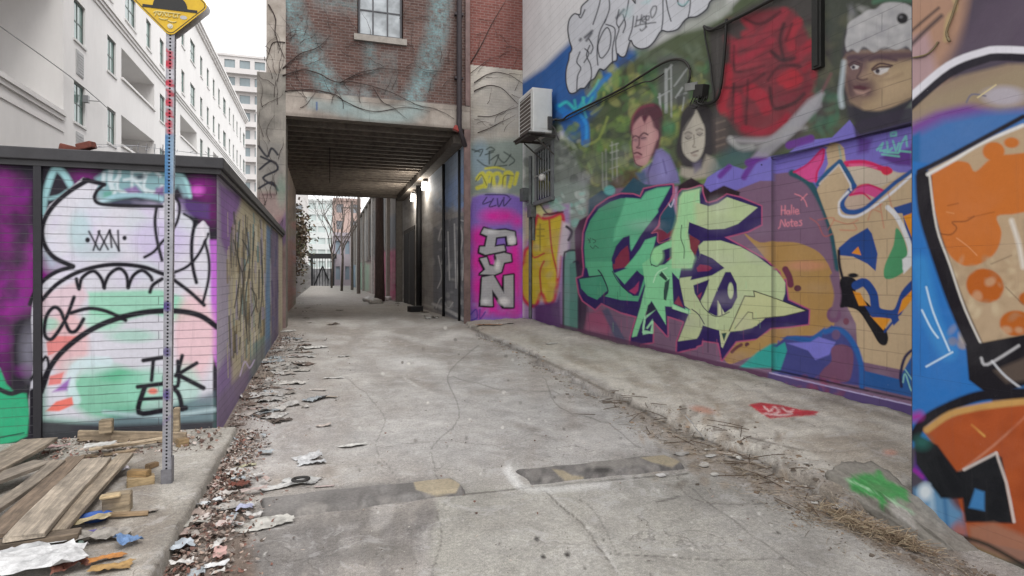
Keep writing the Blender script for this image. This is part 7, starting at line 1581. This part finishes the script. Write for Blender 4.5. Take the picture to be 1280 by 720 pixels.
# ===== leaf litter, straw and rubble (uncountable) =====
def scatter():
    g = random.Random(99)
    def leaf(mb, x, y, z, s, c):
        R = Matrix.Rotation(g.uniform(0, 6.3), 3, 'Z') @ Matrix.Rotation(g.gauss(0, .5), 3, 'X') @ Matrix.Rotation(g.gauss(0, .5), 3, 'Y'); o = Vector((x, y, z)); w = g.uniform(.4, .9)
        P = [(-1, 0, .25), (-.3, -w, 0), (.6, -.6*w, .05), (1, 0, .3), (.5, .6*w, .1), (-.4, w, 0)]
        mb.add([o+R @ (Vector(p)*s) for p in P], [(0, 1, 2, 3), (0, 3, 4, 5)], c)
    m = MB(); cs = ['#7a5a50', '#8d6f63', '#5e4a42', '#a08a7c', '#6e5f54', '#a8968a', '#80584c', '#b8a89c', '#54483f', '#c4b8b0', '#9a8f86']
    for i in range(6500):
        y = g.uniform(1.9, 6.5) if g.random() < .72 else g.uniform(6.5, 15); 
        sp = .15 if y < 6.5 else .2
        if y < 6.5: x = -.8+abs(g.gauss(0, sp))*(1.2 if y < 4.6 else .8)
        else: x = -.97+abs(g.gauss(0, sp))
        c = alb(g.choice(cs)); k = g.uniform(.7, 1.15); leaf(m, x, y, gzs(x, y)+g.uniform(.004, .055 if y < 6.5 else .03), g.uniform(.006, .02), [v*k for v in c])
    for i in range(500):
        x, y = g.uniform(-2.6, -.9), g.uniform(5.6, 6.4); leaf(m, x, y, .11+g.uniform(0, .02), g.uniform(.01, .025), alb(g.choice(cs)))
    for i in range(260):
        x, y = g.uniform(-.6, 3.4), g.uniform(2.4, 14); leaf(m, x, y, gzs(x, y)+.006, g.uniform(.006, .014), alb(g.choice(cs)))
    tag(m.build('leaf_litter', attrmat('dead_leaf', .8, .3, 40, 0)), kind='stuff')
    # rubble and grit
    m = MB()
    def stone(x, y, z, s, c):
        a = g.uniform(0, 6.3); R = Matrix.Rotation(a, 3, 'Z'); P = [(-1, -.7, 0), (1, -.8, 0), (.9, .8, 0), (-.8, .9, 0), (-.6, -.4, .7), (.6, -.5, .8), (.5, .5, .6), (-.5, .4, .75)]
        m.add([Vector((x, y, z-s*.15))+R @ Vector((p[0]*s*g.uniform(.7, 1.2), p[1]*s*g.uniform(.7, 1.2), p[2]*s*.8)) for p in P], [(0, 1, 5, 4), (1, 2, 6, 5), (2, 3, 7, 6), (3, 0, 4, 7), (4, 5, 6, 7)], c)
    for i in range(3600):
        y = 2.3+11*g.random()**2.2; e = float(apron_edge(y)); x = e-.12+g.gauss(0, .12 if y > 6 else .24); 
        if y < 3.5 and x > 3.75: continue
        s = g.uniform(.003, .011) if g.random() < .93 else g.uniform(.012, .03); k = g.uniform(.6, 1.1); stone(x, y, gzs(x, y), s, [v*k for v in alb(g.choice(['#9d958b', '#87796b', '#b3aba1', '#6f6459', '#a08a74']))])
    for i in range(1500):
        y = 1.9+12*g.random()**2; x = g.uniform(-.8, 5.4); s = g.uniform(.002, .006); k = g.uniform(.6, 1.15); stone(x, y, gzs(x, y), s, [v*k for v in alb(g.choice(['#9d958b', '#b3aba1', '#6f6459', '#c9c3ba']))])
    for i in range(700):
        y = g.uniform(2.2, 14); x = -.85+abs(g.gauss(0, .2)); stone(x, y, gzs(x, y), g.uniform(.004, .014), alb(g.choice(['#9d958b', '#87796b', '#b3aba1', '#9a6a5a'])))
    tag(m.build('rubble', attrmat('grit', .95, .3, 60, 0)), kind='stuff')
    # straw and twigs
    m = MB()
    def straw(x, y, z, L, c, r=.0016, up=.15):
        a = g.uniform(0, 6.3); d = Vector((math.cos(a), math.sin(a), g.uniform(-.02, up))).normalized(); p = Vector((x, y, z)); q = p+d*L*.5+Vector((g.gauss(0, .01), g.gauss(0, .01), .004)); m.tube([p, q, q+d*L*.5-Vector((0, 0, .3*L*d.z))], r, 3, c, False)
    sc = ['#a39684', '#857868', '#b8ab98', '#665a4c', '#94856f', '#766a5a']
    for i in range(1500):
        t = g.random(); cx, cy = [(3.35, 4.6), (3.3, 3.9), (3.2, 3.3), (3.35, 2.95), (3.3, 5.3)][g.choice([0, 1, 1, 2, 3, 3, 4])]
        x = cx+g.gauss(0, .17); y = cy+g.gauss(0, .3)
        if mnoise.noise(Vector((x*5, y*5, 0))) < -.05: continue
        if y < 3.5 and x > 3.58: x = 3.55-abs(g.gauss(0, .1))
        straw(x, y, gzs(x, y)+.005, g.uniform(.03, .14), alb(g.choice(sc)))
    for i in range(700):   # dense tuft at the footing
        t = g.random(); x = 3.42+.18*(t-.5)+g.gauss(0, .07); y = 3.25-.55*t+g.gauss(0, .06)
        if x > 3.58: x = 3.56
        straw(x, y, gzs(x, y)+g.uniform(0, .05), g.uniform(.04, .13), alb(g.choice(['#a8957a', '#94806a', '#b8a88c', '#7c6a54'])), .002, .6)
    for i in range(60): 
        y = g.uniform(2.8, 7); x = float(apron_edge(y))-.1+g.gauss(0, .2); 
        if y < 3.5 and x > 3.5: continue
        straw(x, y, gzs(x, y)+.01, g.uniform(.1, .35), alb('#5a4a3c'), .004, .1)
    tag(m.build('dry_straw', attrmat('straw', .85, .2, 60, 0)), kind='stuff')
scatter()
# ===== light, sky, camera =====
def finish():
    w = bpy.data.worlds.new('World'); SC.world = w; w.use_nodes = True; nt = w.node_tree
    bg = nt.nodes['Background']; sky = nt.nodes.new('ShaderNodeTexSky'); sky.sky_type = 'NISHITA'; sky.sun_disc = False
    el, rot = math.radians(56), math.radians(150)
    sky.sun_elevation = el; sky.sun_rotation = rot; sky.air_density = 1; sky.dust_density = 3; sky.ozone_density = 1
    # overcast: the sky's colour washed out to an even pale grey
    hs = nt.nodes.new('ShaderNodeHueSaturation'); hs.inputs['Saturation'].default_value = .12; nt.links.new(sky.outputs[0], hs.inputs['Color'])
    mx = nt.nodes.new('ShaderNodeMix'); mx.data_type = 'RGBA'; mx.inputs[0].default_value = .8; nt.links.new(hs.outputs[0], mx.inputs[6]); mx.inputs[7].default_value = (SKYV, SKYV, SKYV*1.015, 1)
    nt.links.new(mx.outputs[2], bg.inputs[0]); bg.inputs[1].default_value = .12
    L = bpy.data.lights.new('sun', 'SUN'); L.energy = 1.0; L.angle = math.radians(20); L.color = (1, .97, .93)
    o = bpy.data.objects.new('sun', L); COL.objects.link(o)
    d = Vector((math.sin(rot)*math.cos(el), math.cos(rot)*math.cos(el), math.sin(el)))   # towards the sun
    o.rotation_euler = (-d).to_track_quat('-Z', 'Y').to_euler()
    c = bpy.data.cameras.new('camera'); c.sensor_width = 36; c.lens = 740/1280*36; c.shift_y = -15/1280; c.clip_end = 2000; c.clip_start = .05
    co = bpy.data.objects.new('camera', c); COL.objects.link(co); co.location = (0, 0, CH); co.rotation_euler = (math.radians(90), 0, -TH); SC.camera = co
    v = SC.view_settings; v.view_transform = 'Standard'; v.look = 'None'; v.gamma = 1; v.exposure = EXPO; v.use_curve_mapping = False
    SC.cycles.max_bounces = 6; SC.cycles.diffuse_bounces = 4
SKYV = 10.5; EXPO = .8
finish()
